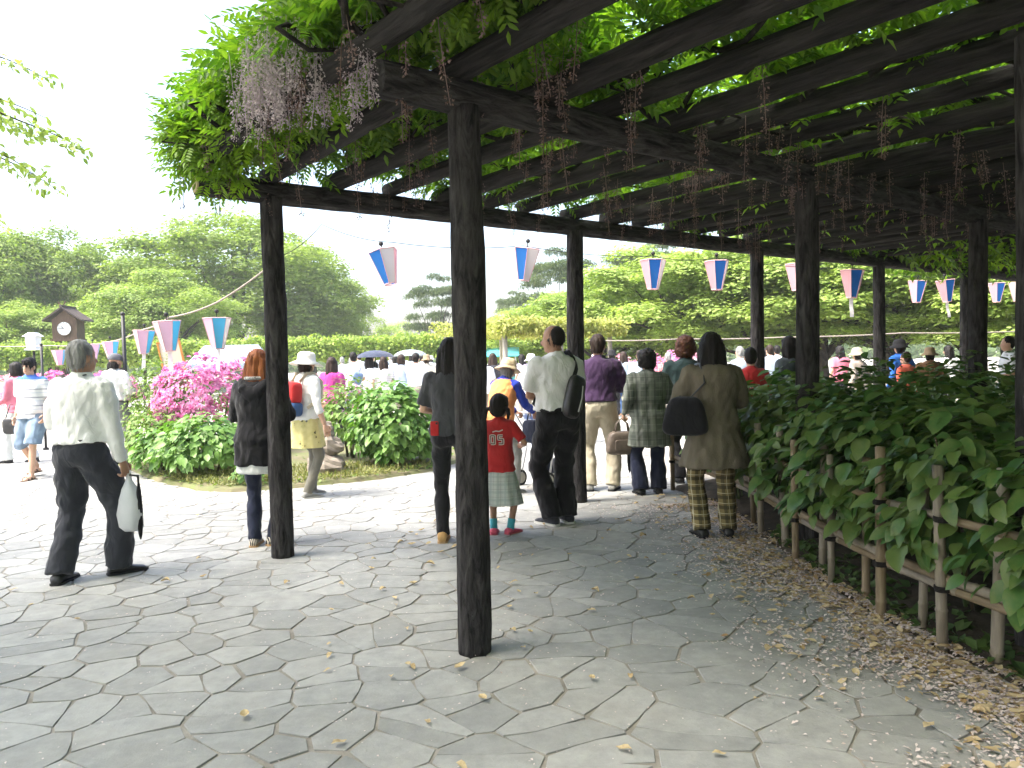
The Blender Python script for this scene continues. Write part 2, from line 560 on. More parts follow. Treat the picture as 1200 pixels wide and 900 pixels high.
def view_xy(x, y, z=0.0):
    v = cam.rotation_euler.to_matrix().transposed() @ (Vector((x, y, z)) - Vector((0, 0, CAM_H)))
    if v.z > -.1: return None
    return 600 + 900 * v.x / -v.z, 450 - 900 * v.y / -v.z
keep = []
for p in cells:
    c = centroid(p)
    if in_poly(c[0], c[1], BED_L) or (in_poly(c[0], c[1], BED_R) and (c[0] > 2.25 or in_poly(c[0] - .15, c[1], BED_R))): continue
    if c[0] < PX0 or c[0] > PX1 or c[1] < PY0 or c[1] > PY1: continue
    if c[1] > 9.0 and c[0] > 2.0: continue
    s = view_xy(*c)
    if s is None or s[0] < -160 or s[0] > 1330 or s[1] > 1060: continue
    keep.append((area(p) / c[1] ** 3, p, s))
keep.sort(key=lambda q: -q[0])
far = MB()
cnt = 0
for sc_, p, s in keep:
    g = stone_geo(p, rs)
    if g is None: continue
    (cx, cy), V, F = g
    if cnt < 295 and -60 < s[0] < 1250 and s[1] < 930:
        me = bpy.data.meshes.new('paving_stone'); me.from_pydata(V, [], F); me.update()
        link('paving_stone', me, STONE, paving, loc=(cx, cy, .004))
        cnt += 1
    else:
        far.add([(v[0] + cx, v[1] + cy, v[2] + .004) for v in V], F)
tag(far.build('paving_stones_beyond', STONE, paving), kind='stuff')

# planting beds: soil swelling a little above the paving
SOIL = M('dark_leafy_soil', (0.035, 0.028, 0.02), (0.085, 0.068, 0.048), 9, 0.95, 0.8, 40)
SOILG = M('dry_grassy_soil', (0.16, 0.135, 0.09), (0.13, 0.16, 0.055), 4, 0.95, 0.8, 50)
def bed(name, poly, h, mat, inset=0.35):
    n = len(poly)
    cx, cy = centroid(poly)
    V = []
    for k, z in ((0, .006), (.04, .5 * h), (inset, h)):
        for i, (x, y) in enumerate(poly):
            d = math.hypot(x - cx, y - cy)
            V.append((cx + (x - cx) * (1 - k / d), cy + (y - cy) * (1 - k / d), z))
    V.append((cx, cy, h * 1.3))
    F = []
    for a in range(2):
        for i in range(n):
            F.append((a * n + i, a * n + (i + 1) % n, (a + 1) * n + (i + 1) % n, (a + 1) * n + i))
    for i in range(n): F.append((2 * n + i, 2 * n + (i + 1) % n, 3 * n))
    me = bpy.data.meshes.new(name); me.from_pydata(V, [], F); me.update()
    if sum(p.normal.z for p in me.polygons) < 0: me.flip_normals()
    return tag(link(name, me, mat), kind='structure')
def fine_poly(P, step=.25, amp=.05):
    out = []
    for i in range(len(P)):
        a, b = P[i], P[(i + 1) % len(P)]
        k = max(1, int(math.hypot(b[0] - a[0], b[1] - a[1]) / step))
        for q in range(k):
            x = a[0] + (b[0] - a[0]) * q / k; y = a[1] + (b[1] - a[1]) * q / k
            v = noise.noise_vector((x * 2.3, y * 2.3, 8)) * amp
            out.append((x + v.x, y + v.y))
    return out
bed('planting_bed', fine_poly(BED_L), .09, SOILG)
bed('hydrangea_bed', fine_poly(BED_R, .2, .03), .10, SOIL)

# ================================================================== TRELLIS (log posts, beams and rafters)
P0 = Vector((-0.225, 3.855, 0))
AX = Vector((2.444, 1.913, 0)).normalized()
BX = Vector((-AX.y, AX.x, 0))
SA, SB = 3.105, 2.54
def TP(a, b, z=0.0):
    """trellis coordinates: a along the beams, b along the rafters, from the post that stands free on the paving"""
    return P0 + AX * a + BX * b + Vector((0, 0, z))
BARK = bark_mat('blackened_log', (0.008, 0.0075, 0.008), (0.085, 0.080, 0.080), stretch=(1, 1, .22), scale=24, strength=1.0, dist=.05)
BARK2 = bark_mat('weathered_log', (0.008, 0.0075, 0.008), (0.048, 0.045, 0.044), stretch=(1, 1, .10), scale=30)
CUT = M('sawn_log_end', (0.50, 0.40, 0.24), (0.62, 0.52, 0.33), 14, 0.8)

def log_mesh(name, L, r, seed, bend=0.0, step=.045, segs=32, ridge=.085, taper=.04):
    n = max(3, int(L / step))
    V = []
    for i in range(n + 1):
        z = L * i / n
        k = 1 + taper * (0.5 - i / n)
        bx = bend * math.sin(math.pi * i / n); by = bend * .6 * math.sin(2.3 * i / n + seed)
        for s in range(segs):
            q = 2 * math.pi * s / segs
            c, sn = math.cos(q), math.sin(q)
            d = noise.noise((c * 2.2 + seed * 3, sn * 2.2, z * 1.3)) * ridge * 1.2 + (abs(noise.noise((c * 8 + seed, sn * 8, z * 3.2))) - .25) * ridge * 1.3 + noise.noise((c * 16, sn * 16 + seed, z * 9)) * ridge * .35
            rr = r * k * (1 + d)
            V.append((bx + c * rr, by + sn * rr, z))
    F = []
    for i in range(n):
        for s in range(segs):
            s2 = (s + 1) % segs
            F.append((i * segs + s, i * segs + s2, (i + 1) * segs + s2, (i + 1) * segs + s))
    F.append(tuple(range(segs - 1, -1, -1))); F.append(tuple(n * segs + s for s in range(segs)))
    me = bpy.data.meshes.new(name); me.from_pydata(V, [], F)
    me.polygons.foreach_set('use_smooth', [True] * (len(F) - 2) + [False] * 2); me.update()
    return me
def along(o, p, q):
    """lay a log (axis z) from p to q"""
    d = (q - p); o.location = p; o.rotation_euler = d.to_track_quat('Z', 'Y').to_euler(); return o

HPOST = 2.71
trellis = tag(empty('wisteria_trellis', P0), 'large dark log trellis roofing the paved path, overgrown by wisteria', 'trellis')
TREL_INV = Vector(P0)
post_me = [log_mesh('post', HPOST + .03, .083, s, .008) for s in range(4)]
na = {0: 6, 1: 6, -1: 6, -2: 6}  # the rearmost row is out of view, added to darken the bed
for b in (1, 0, -1, -2):
    for a in range(na[b]):
        p = TP(a * SA - 0, b * SB) - P0
        o = link('post', post_me[(a * 3 + b) % 4], BARK, trellis, loc=p, rot=(R(.3 * math.sin(a * 2 + b)), R(.35 * math.cos(a + b * 2)), a * 1.7 + b))
END_A = 5 * SA + .7
# a prop standing in the bed, carrying two of the rafters
link('post', log_mesh('post', HPOST + .2, .083, 7, .008), BARK, trellis, loc=Vector((2.43, 3.56, 0)) - P0)
for b in (1, 0, -1, -2):
    me = log_mesh('beam', END_A + .62, .086, 10 + b, .012, step=.10, segs=24)
    o = link('beam', me, BARK, trellis)
    along(o, TP(-.54 if b == 1 else -.46, b * SB, HPOST + .085) - P0, TP(END_A, b * SB, HPOST + .085) - P0)
    if b != 1: continue
    # pale sawn face at the free end
    V, F = tube([(0, 0, -.012), (0, 0, .001)], [.072, .074], 18)
    e = link('cut_end', MB().add(V, F).mesh('cut_end'), CUT, o)
raf_me = [log_mesh('rafter', 3 * SB + .75, .060 + .005 * (s % 3), 20 + s, .03, step=.12, segs=20, ridge=.11) for s in range(6)]
rr = random.Random(5)
NRAF = 32
RAFT_A = [-.52 + i * .5175 + rr.uniform(-.05, .05) for i in range(NRAF)]
for i, a in enumerate(RAFT_A):
    o = link('rafter', raf_me[i % 6], BARK2, trellis)
    z = HPOST + .17 + .05 + rr.uniform(0, .012)
    s = rr.uniform(-.04, .04)
    if i % 2: along(o, TP(a + s, -2 * SB - .62, z) - P0, TP(a, SB + .13, z) - P0)
    else: along(o, TP(a, SB + .13, z) - P0, TP(a + s, -2 * SB - .62, z) - P0)

# ================================================================== WISTERIA growing over the trellis
vine = tag(empty('wisteria_vine', TP(9.3, 0, 0)), 'wisteria climbing over the log trellis with bright leaves and faded hanging blooms', 'vine')
VO = Vector(vine.location)
WIST = leafmat('wisteria_leaf', [(0.045, 0.115, 0.012), (0.085, 0.19, 0.018), (0.17, 0.29, 0.035)], trans=.55, tint=(1.35, 1.45, .5), rough=.5, nscale=1.6)
VINE_BARK = bark_mat('vine_bark', (0.010, 0.009, 0.008), (0.045, 0.040, 0.036), stretch=(1, 1, 1), scale=22)
# old stem climbing one of the posts
pz = []
for i in range(24):
    t = i / 23
    q = t * 7.5
    c = TP(3 * SA, -0.0) - VO
    pz.append(c + Vector((math.cos(q) * .13, math.sin(q) * .13, t * 3.0)))
MB().tube(pz, [.055 - .02 * i / 23 for i in range(24)], 9).build('trunk', VINE_BARK, vine, smooth=True)
# branches wandering over the rafters
rb = random.Random(3)
for k in range(84):
    a = rb.uniform(-.5, 7.5) if k < 68 else rb.uniform(7, 15); b = rb.uniform(-.95, 1.02) * SB
    ang = rb.uniform(0, 6.28); z = HPOST + .17 + .15
    path = []
    for i in range(rb.randint(9, 16)):
        path.append(TP(a, b, z + .07 * math.sin(i * 1.1 + k) + rb.uniform(-.03, .05)) - VO)
        ang += rb.uniform(-.5, .5)
        a += math.cos(ang) * .17; b += math.sin(ang) * .17
        if b > SB + .15 or b < -SB - .6 or a < -.75 or a > END_A: ang += math.pi * .8
        a = max(-.8, min(END_A, a)); b = max(-SB - .7, min(SB + .22, b))
    r0 = rb.choice([.011, .015, .021, .030])
    MB().tube(path, [r0 * (1 - .6 * i / len(path)) for i in range(len(path))], 6).build('vine_branch', VINE_BARK, vine, smooth=True)

def canopy(n, a0, a1, b0, b1, tV, tF, size, zlo, zhi, edge=False):
    A = rng.uniform(a0, a1, n); Bc = rng.uniform(b0, b1, n)
    # patchy: keep more where the noise is high, leave holes elsewhere
    k = np.array([noise.noise((x * 1.3, y * 1.3, 2.0)) + .55 * noise.noise((x * 3.1, y * 3.1, 7.0)) for x, y in zip(A, Bc)])
    keepm = rng.uniform(-1.0, .18, n) < k
    A, Bc, k = A[keepm], Bc[keepm], k[keepm]
    n = len(A)
    mound = np.array([max(0.0, noise.noise((x * .8, y * .8, 12.0))) for x, y in zip(A, Bc)])
    Z = HPOST + .24 + zlo + rng.uniform(0, 1, n) ** 1.3 * (zhi + mound * .35)
    P = np.array([P0.x, P0.y, 0]) + A[:, None] * np.array(AX) + Bc[:, None] * np.array(BX)
    P[:, 2] = Z
    nr = rvec(n, 1.7); hd = rvec(n, -.05)
    V, F = tile(tV, tF, rot_from(nr, hd), P - np.array(VO), rng.uniform(.75, 1.25, n) * size)
    return V, F
def join(parts):
    Vs, Fs, o = [], [], 0
    for V, F in parts:
        Vs.append(V); Fs.append(F + o); o += len(V)
    return np.concatenate(Vs), np.concatenate(Fs)
near = canopy(4300, -.65, 1.6, -SB * .4, SB + .1, PIN_V, PIN_F, .25, .16, .34)
mid = join([canopy(1700, -.65, 1.6, -SB - .4, -SB * .4, PINM_V, PINM_F, .26, .16, .34), canopy(5000, 1.6, 4.2, -SB - .4, SB + .1, PINM_V, PINM_F, .25, .16, .34),
             canopy(10500, 4.2, 9.0, -SB - .6, SB + .15, PINM_V, PINM_F, .285, .16, .34)])
tag(link('foliage', np_mesh('foliage', near[0], [near[1]]), WIST, vine), kind='stuff')
tag(link('foliage_amid', np_mesh('foliage_amid', mid[0], [mid[1]]), WIST, vine), kind='stuff')
farc = join([canopy(10500, 9.0, END_A + .5, -SB - .6, SB + .3, PINL_V, PINL_F, .45, .06, .45), canopy(5200, .3, END_A + .5, -2 * SB - .6, -SB - .4, PINL_V, PINL_F, .56, .09, .45)])  # second patch: unseen rear canopy, added to keep light off the bed
tag(link('foliage_beyond', np_mesh('foliage_beyond', farc[0], [farc[1]]), WIST, vine), kind='stuff')
# the free edge: mounds of young leaves swelling out over the end rafter and the beam ends
def mound(a, b, z, ra, rb_, rz, n, size=.2):
    tV, tF = (PIN_V, PIN_F) if a < 0 else (PINM_V, PINM_F)
    v = rvec(n, .15) * (rng.uniform(.25, 1, (n, 1)) ** .5)
    wobv = np.array([1 + .35 * noise.noise((x * 2 + a, y * 2 + b, zz * 2)) for x, y, zz in v])
    v *= wobv[:, None]
    L = v * np.array([ra, rb_, rz])
    P = np.array(TP(a, b, z)) + L[:, :1] * np.array(AX) + L[:, 1:2] * np.array(BX); P[:, 2] = z + L[:, 2]
    out = (P - np.array(TP(a, b, z - .15))); hd = out + rvec(n) * .35 + np.array([0, 0, -.12])
    nr = rvec(n, 1.2)
    V, F = tile(tV, tF, rot_from(nr, hd), P - np.array(VO), rng.uniform(.7, 1.25, n) * size)
    return V, F
edge = [mound(-.46, SB - .12, 3.04, .26, .36, .30, 460), mound(-.36, SB - .80, 3.20, .28, .50, .34, 560), mound(-.20, SB - 1.6, 3.32, .30, .60, .36, 560),
        mound(-.15, .30, 3.36, .30, .55, .36, 480), mound(-.15, -.40, 3.42, .34, .55, .38, 420), mound(-.35, -1.2, 3.5, .5, .6, .4, 360), mound(.1, SB - .3, 3.25, .6, .6, .3, 420),
        mound(.3, SB - 1.3, 3.4, .6, .8, .35, 420), mound(2.0, SB + .05, 3.12, 1.2, .25, .16, 260), mound(4.6, SB + .05, 3.12, 1.4, .25, .18, 300), mound(8.0, SB + .15, 3.1, 1.8, .35, .28, 420), mound(11.5, SB + .15, 3.05, 1.8, .35, .3, 380)]
for nm_, k_ in (('edge_foliage', len(PIN_V)), ('side_foliage', len(PINM_V))):
    pt = [e for e in edge if (e[1].shape[0] * 6 // 2 == len(e[0])) == (k_ == len(PIN_V))]
    ev = join(pt)
    tag(link(nm_, np_mesh(nm_, ev[0], [ev[1]]), WIST, vine), kind='stuff')

# hanging faded flower clusters
def raceme(seed, L, n, w):
    r = np.random.default_rng(seed)
    t = r.uniform(0.05, 1, n)
    q = r.uniform(0, 6.28, n)
    rad = w * (1 - .75 * t) * r.uniform(.4, 1, n) + .004
    P = np.stack([np.cos(q) * rad, np.sin(q) * rad, -t * L], 1)
    nr = r.normal(size=(n, 3)); hd = np.stack([np.cos(q), np.sin(q), -r.uniform(.3, 1.5, n)], 1)
    V, F = tile(DIA_V, DIA_F, rot_from(nr, hd), P, r.uniform(.008, .019, n))
    st, sf = tube([(0, 0, 0.02), (.004, 0, -L * .5), (0, .004, -L)], .0022, 4)
    F4 = np.array([f for f in sf if len(f) == 4]) + len(V)
    return np_mesh('flower_cluster', np.concatenate([V, np.array([tuple(v) for v in st])]), [F, F4])
BLOOM = leafmat('faded_bloom', [(0.075, 0.048, 0.036), (0.13, 0.085, 0.065), (0.22, 0.16, 0.15)], trans=.3, tint=(1, .9, .9), rough=.8, spec=.1, nscale=3)
BLOOM2 = leafmat('pale_lilac_bloom', [(0.27, 0.225, 0.23), (0.38, 0.33, 0.345), (0.50, 0.45, 0.46)], trans=.35, tint=(1, .95, 1), rough=.8, spec=.1, nscale=3)
RAC = [raceme(s, .20 + .05 * s, 55 + 12 * s, .032 + .003 * (s % 3)) for s in range(5)]
RACP = [raceme(s + 20, .30 + .05 * s, 150, .05) for s in range(3)]
rc = random.Random(21)
for k in range(210):
    i = rc.randrange(0, 13 if k < 175 else 22)
    a = RAFT_A[i] + rc.choice((-1, 1)) * rc.uniform(.07, .16)
    b = rc.uniform(-.42, .98) * SB if k % 3 else rc.gauss(0, .18) + (0 if k % 2 else .15)
    z = HPOST + .17 + rc.uniform(.0, .16)
    link('flower_cluster', RAC[rc.randrange(5)], BLOOM, vine, loc=TP(a, b, z) - VO, rot=(rc.uniform(-.12, .12), rc.uniform(-.12, .12), rc.uniform(0, 6)))
# the pale bunches on the free edge
for k in range(58):
    if k < 46: a = -.62 + rc.uniform(-.12, .12); b = rc.gauss(.86, .20); z = 3.16 - .06 * (b - .9) + rc.uniform(-.12, .12)
    else: a = -.52 + rc.uniform(-.08, .10); b = rc.uniform(-.05, .5); z = 3.02 + rc.uniform(-.08, .08)
    link('flower_cluster', RACP[k % 3], BLOOM2, vine, loc=TP(a, b, z) - VO, rot=(rc.uniform(-.15, .15), rc.uniform(-.15, .15), rc.uniform(0, 6)))
# ================================================================== PLANTS
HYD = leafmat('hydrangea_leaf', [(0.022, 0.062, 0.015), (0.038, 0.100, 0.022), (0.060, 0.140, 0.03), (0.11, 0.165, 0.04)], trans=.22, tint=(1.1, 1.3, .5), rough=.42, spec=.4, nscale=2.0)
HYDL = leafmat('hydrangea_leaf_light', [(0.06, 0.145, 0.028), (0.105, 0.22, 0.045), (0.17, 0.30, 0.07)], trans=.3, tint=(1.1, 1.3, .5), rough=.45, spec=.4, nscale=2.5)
SHRUB = leafmat('shrub_leaf', [(0.06, 0.13, 0.025), (0.11, 0.21, 0.04), (0.17, 0.27, 0.06)], trans=.3, rough=.5, nscale=3)
PETAL = leafmat('azalea_petal', [(0.50, 0.08, 0.28), (0.68, 0.18, 0.43), (0.78, 0.38, 0.59)], trans=.35, tint=(1.1, .9, 1.05), rough=.7, spec=.1, nscale=4)
PETALP = leafmat('pale_azalea_petal', [(0.62, 0.20, 0.30), (0.70, 0.34, 0.42), (0.78, 0.48, 0.55)], trans=.3, tint=(1, .9, 1), rough=.7, spec=.1, nscale=4)
STEM = M('woody_stem', (0.05, 0.038, 0.025), (0.11, 0.085, 0.055), 12, .9, .4)
GREENSTEM = M('green_stem', (0.06, 0.10, 0.03), (0.12, 0.16, 0.06), 12, .7)

def shell(n, rx, ry, h, seed, inner=.55, low=-.1, lump=.28):
    """points through the outer part of an uneven dome; returns offsets from the base centre and outward directions"""
    v = rvec(int(n * 2.2))
    v = v[v[:, 2] > low][:n]
    n = len(v)
    w = np.array([1 + lump * noise.noise((x * 2.1 + seed, y * 2.1, z * 2.1)) + lump * .6 * noise.noise((x * 5 + seed, y * 5, z * 5)) for x, y, z in v])
    k = (inner + (1 - inner) * rng.uniform(0, 1, n) ** .6) * w
    zc = h * .42
    P = np.stack([v[:, 0] * rx * k, v[:, 1] * ry * k, zc + v[:, 2] * np.where(v[:, 2] > 0, h - zc, zc) * k], 1)
    P[:, 2] = np.maximum(P[:, 2], .03)
    return P, v

def bush(name, label, cat, loc, rx, ry, h, n, size, mat, seed, tmpl='leaf', group=None, single=0, flower=None, nf=0, fsize=.05, stems=7, inner=.5, low=-.35, view_side=None):
    root = tag(empty(name, loc), label, cat, group)
    P, v = shell(n, rx, ry, h, seed, inner, low)
    n = len(P)
    nr = v * .7 + rvec(n) * .55 + np.array([0, 0, .75]); hd = v + rvec(n) * .5 + np.array([0, 0, -.25])
    Mx = rot_from(nr, hd); S = rng.uniform(.45, 1.28, n) * size
    tV, tF = {'leaf': (LEAF_V, LEAF_F), 'oval': (OVAL_V, OVAL_F), 'dia': (DIA_V, DIA_F)}[tmpl]
    first = 0
    if single:
        # outermost leaves towards the path stand out one by one
        sc_ = P @ np.array(view_side) + .15 * P[:, 2]
        order = np.argsort(-sc_)
        P, Mx, S = P[order], Mx[order], S[order]
        for i in range(single):
            o = link('leaf', LEAF_ME[i % len(LEAF_ME)], mat, root)
            m4 = Matrix([list(Mx[i][0]) + [P[i][0]], list(Mx[i][1]) + [P[i][1]], list(Mx[i][2]) + [P[i][2]], [0, 0, 0, 1]])
            o.matrix_local = m4 @ Matrix.Scale(float(S[i]) * 1.12, 4)
        first = single
    V, F = tile(tV, tF, Mx[first:], P[first:], S[first:])
    tag(link('foliage', np_mesh('foliage', V, [F]), mat, root), kind='stuff')
    r_ = random.Random(seed)
    for i in range(stems):
        q = r_.uniform(0, 6.28); k = r_.uniform(.3, .75)
        e = Vector((math.cos(q) * rx * k, math.sin(q) * ry * k, h * r_.uniform(.55, .85)))
        s0 = Vector((math.cos(q) * rx * .12, math.sin(q) * ry * .12, -.02))
        MB().tube([s0, s0.lerp(e, .5) + Vector((0, 0, h * .08)), e], [.011, .008, .004], 5).build('stem', STEM if i % 2 else GREENSTEM, root, smooth=True)
    if flower:
        P, v = shell(nf, rx * 1.03, ry * 1.03, h * 1.03, seed, .93, -.05)
        k = np.array([noise.noise((a * 3.3 + seed, b * 3.3, c * 3.3)) for a, b, c in v]) > -.12
        P, v = P[k], v[k]
        Vs = []
        for j in range(4):     # each bloom: four folded petals round a throat
            a = rng.uniform(0, 6.28, len(P)); hd = rvec(len(P)) ; nr = v + rvec(len(P)) * .4
            Vs.append(tile(DIA_V, DIA_F, rot_from(nr, hd), P, rng.uniform(.7, 1.2, len(P)) * fsize))
        V, F = join(Vs)
        tag(link('blossom', np_mesh('blossom', V, [F]), flower, root), kind='stuff')
    return root

LEAF_ME = []
for s in range(4):
    tv, tf = leaf_template(.56 + .05 * s, .14 + .07 * s, .10 + .03 * s, 6)
    # gently wavy rim
    tv = tv.copy(); tv[:, 2] += .03 * np.sin(tv[:, 1] * 17 + s) * np.abs(tv[:, 0]) * 3
    LEAF_ME.append(np_mesh('leaf', tv, [tf], True))

# hydrangeas in the shaded bed behind the bamboo fence
spots = [(2.72, 3.15, .62, 1.22), (2.58, 4.05, .60, 1.18), (2.50, 4.85, .56, 1.20), (2.50, 5.65, .56, 1.24), (2.42, 6.45, .52, 1.28), (2.3, 7.35, .50, 1.15),
         (3.55, 3.5, .7, 1.36), (3.45, 4.6, .7, 1.36), (3.4, 5.8, .7, 1.38), (3.2, 7.0, .65, 1.36), (3.1, 8.1, .6, 1.25),
         (4.6, 4.7, .75, 1.38), (4.6, 6.1, .75, 1.42), (4.4, 7.6, .75, 1.36), (4.3, 9.0, .7, 1.25), (5.9, 6.6, .85, 1.42), (5.7, 8.4, .85, 1.36), (6.0, 10.0, .8, 1.2), (7.3, 8.2, .9, 1.4), (7.4, 10.2, .9, 1.25)]
FL = ['sixth hydrangea shrub along the bamboo fence counted from its corner post', 'fifth hydrangea shrub along the bamboo fence counted from its corner post', 'fourth hydrangea shrub along the bamboo fence counted from its corner post',
      'third hydrangea shrub along the bamboo fence counted from its corner post', 'hydrangea shrub behind the fence beside the woman in the beige coat', 'hydrangea shrub at the fence corner near the patchwork jacket']
for i, (x, y, r_, h) in enumerate(spots):
    front = i < 6
    lab = FL[i] if front else 'dense dark hydrangea shrub deep in the shaded bed under the trellis'
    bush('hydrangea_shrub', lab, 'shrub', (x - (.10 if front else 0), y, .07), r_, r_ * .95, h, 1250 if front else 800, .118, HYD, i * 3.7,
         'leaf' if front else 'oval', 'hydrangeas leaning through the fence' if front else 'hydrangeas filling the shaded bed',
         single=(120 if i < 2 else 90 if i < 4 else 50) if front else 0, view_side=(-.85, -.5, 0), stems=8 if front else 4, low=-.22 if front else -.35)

# unseen tall shrubs added beside the bed to block sidelight and darken it
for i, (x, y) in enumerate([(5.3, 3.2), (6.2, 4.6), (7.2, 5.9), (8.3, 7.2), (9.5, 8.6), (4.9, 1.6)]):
    bush('shading_shrub', 'unseen tall shrub added to darken the bed under the trellis', 'shrub', (x, y, .07), .85, .85, 2.5, 1300, .12, HYD, 60 + i, 'dia', 'unseen shrubs added to darken the bed', stems=4, inner=.3)
# sunlit bed of shrubs and azaleas
def gx(px, py): p = G(px, py); return (p.x, p.y, .05)
bush('azalea_bush', 'rounded azalea bush covered in magenta blossom beside the woman in the black hoodie', 'azalea', (-4.62, 11.75, .06), .88, .72, 1.47, 2600, .05, SHRUB, 2.2, 'dia', flower=PETAL, nf=2600, fsize=.06)
bush('leafy_shrub', 'tall pale green shrub standing between the thin black pole and the pink azalea', 'shrub', (-5.55, 12.0, .06), .62, .6, 1.55, 2400, .075, SHRUB, 5.1, 'oval')
bush('leafy_shrub', 'small green shrub at the corner of the bed below the thin black pole', 'shrub', (-5.15, 11.0, .05), .5, .5, .9, 1200, .08, SHRUB, 8.3, 'oval')
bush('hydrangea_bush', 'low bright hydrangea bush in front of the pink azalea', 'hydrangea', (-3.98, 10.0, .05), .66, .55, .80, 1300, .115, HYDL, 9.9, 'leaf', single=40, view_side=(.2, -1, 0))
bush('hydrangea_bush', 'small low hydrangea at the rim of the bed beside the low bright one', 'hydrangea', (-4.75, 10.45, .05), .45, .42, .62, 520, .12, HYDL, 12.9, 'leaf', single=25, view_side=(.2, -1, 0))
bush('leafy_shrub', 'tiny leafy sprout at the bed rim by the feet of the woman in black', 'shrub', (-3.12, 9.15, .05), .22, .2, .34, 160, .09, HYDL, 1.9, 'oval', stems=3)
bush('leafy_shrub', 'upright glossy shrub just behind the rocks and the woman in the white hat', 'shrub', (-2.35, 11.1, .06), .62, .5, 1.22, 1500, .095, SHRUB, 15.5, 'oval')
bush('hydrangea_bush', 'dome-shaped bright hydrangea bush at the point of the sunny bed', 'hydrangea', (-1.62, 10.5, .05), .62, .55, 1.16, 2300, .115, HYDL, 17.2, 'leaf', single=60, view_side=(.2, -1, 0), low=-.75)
bush('azalea_bush', 'pale pink azalea bush at the far rim of the bed behind the hydrangeas', 'azalea', (-3.3, 13.2, .06), .8, .6, 1.15, 1500, .05, SHRUB, 21.2, 'dia', flower=PETALP, nf=900, fsize=.06)
for i, (px, d, r_, h) in enumerate([(75, 19, 1.0, 1.35), (118, 22, 1.1, 1.35), (15, 21, 1.2, 1.3)]):
    p = D(px, 430, d)
    bush('azalea_bush', 'distant pink azalea bush beyond the striped-shirt man', 'azalea', (p.x, p.y, 0), r_, r_, h, 900, .07, SHRUB, 30 + i, 'dia', 'azaleas beyond the striped-shirt man', flower=PETAL if i < 2 else PETALP, nf=1100, fsize=.085, stems=3)
for i, (px, d, r_, h) in enumerate([(655, 21, 1.1, 1.25), (740, 20, 1.0, 1.35), (778, 21, 1.2, 1.5), (815, 22, 1.1, 1.35)]):
    p = D(px, 430, d)
    bush('azalea_bush', ['magenta azalea bush beyond the balding man before the small arbour', 'pale pink azalea bush beyond the gingham shirt', 'high magenta azalea bush beyond the red patterned dress', 'pale pink azalea bush beyond the auburn curls'][i], 'azalea', (p.x, p.y, 0), r_, r_ * .8, h, 900, .07, SHRUB, 40 + i, 'dia', 'azaleas in front of the cherry trees', flower=PETALP if i % 2 else PETAL, nf=1000, fsize=.085, stems=3)

# rocks at the heart of the bed
ROCK = M('brown_rock', (0.12, 0.10, 0.08), (0.30, 0.26, 0.21), 5, .9, .8, 18)
def rock(label, loc, s, seed):
    V, F = ball((0, 0, 0), (s[0], s[1], s[2]), 14, 10)
    W_ = []
    for v in V:
        d = noise.noise(v.normalized() * 1.6 + Vector((seed, 0, 0))) * .35 + noise.noise(v.normalized() * 4 + Vector((seed, 3, 0))) * .14
        W_.append(v * (1 + d))
    return tag(MB().add(W_, F).build('rock', ROCK, None, loc=loc), label, 'rock', None)
rock('flat brown rock at the bottom of the small rock pile', (-2.42, 9.75, .16), (.25, .22, .17), 1)
rock('squarish brown rock in the middle of the small rock pile', (-2.40, 9.85, .40), (.20, .18, .16), 2)
rock('small brown rock topping the small rock pile', (-2.44, 9.9, .60), (.14, .14, .12), 3)

# low weeds and grass
def ground_cover(name, pts, n, size, mat, label, cat, thin=False):
    P = np.zeros((n, 3)); i = 0
    xs = [p[0] for p in pts]; ys = [p[1] for p in pts]
    while i < n:
        x = rng.uniform(min(xs), max(xs)); y = rng.uniform(min(ys), max(ys))
        if in_poly(x, y, pts): P[i] = (x, y, .05 + rng.uniform(0, .04)); i += 1
    hd = rvec(n, 1.0 if thin else .2); nr = rvec(n, .0 if thin else 1.2)
    V, F = tile(DIA_V * np.array([.35 if thin else 1, 1, 1]), DIA_F, rot_from(nr, hd), P, rng.uniform(.5, 1.3, n) * size)
    return tag(link(name, np_mesh(name, V, [F]), mat), label, cat, kind='stuff')
GRASS = leafmat('grass_blade', [(0.10, 0.15, 0.035), (0.17, 0.21, 0.06), (0.27, 0.27, 0.11)], trans=.3, rough=.7, nscale=2)
RIMG = [(-4.6, 9.95), (-3.75, 9.12), (-3.3, 8.95), (-2.2, 9.3), (-1.6, 9.65), (-1.05, 10.2), (-1.3, 10.6), (-2.2, 10.5), (-3.3, 10.3), (-4.3, 10.6)]
ground_cover('grass', RIMG, 5200, .075, GRASS, 'dry short grass along the rim of the sunny bed', 'grass', True)
ground_cover('weeds', BED_L, 3500, .06, SHRUB, 'low green weeds under the bushes of the sunny bed', 'weeds')
FOOT = [(1.98, 6.0), (1.98, 4.9), (2.02, 4.1), (2.1, 3.6), (2.3, 2.7), (2.75, 2.2), (2.8, 3.4), (2.5, 5), (2.4, 6.4)]
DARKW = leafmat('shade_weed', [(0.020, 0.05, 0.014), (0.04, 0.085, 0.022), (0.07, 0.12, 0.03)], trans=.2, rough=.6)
ground_cover('undergrowth', FOOT, 1800, .07, DARKW, 'low dark weeds along the foot of the bamboo fence', 'weeds')

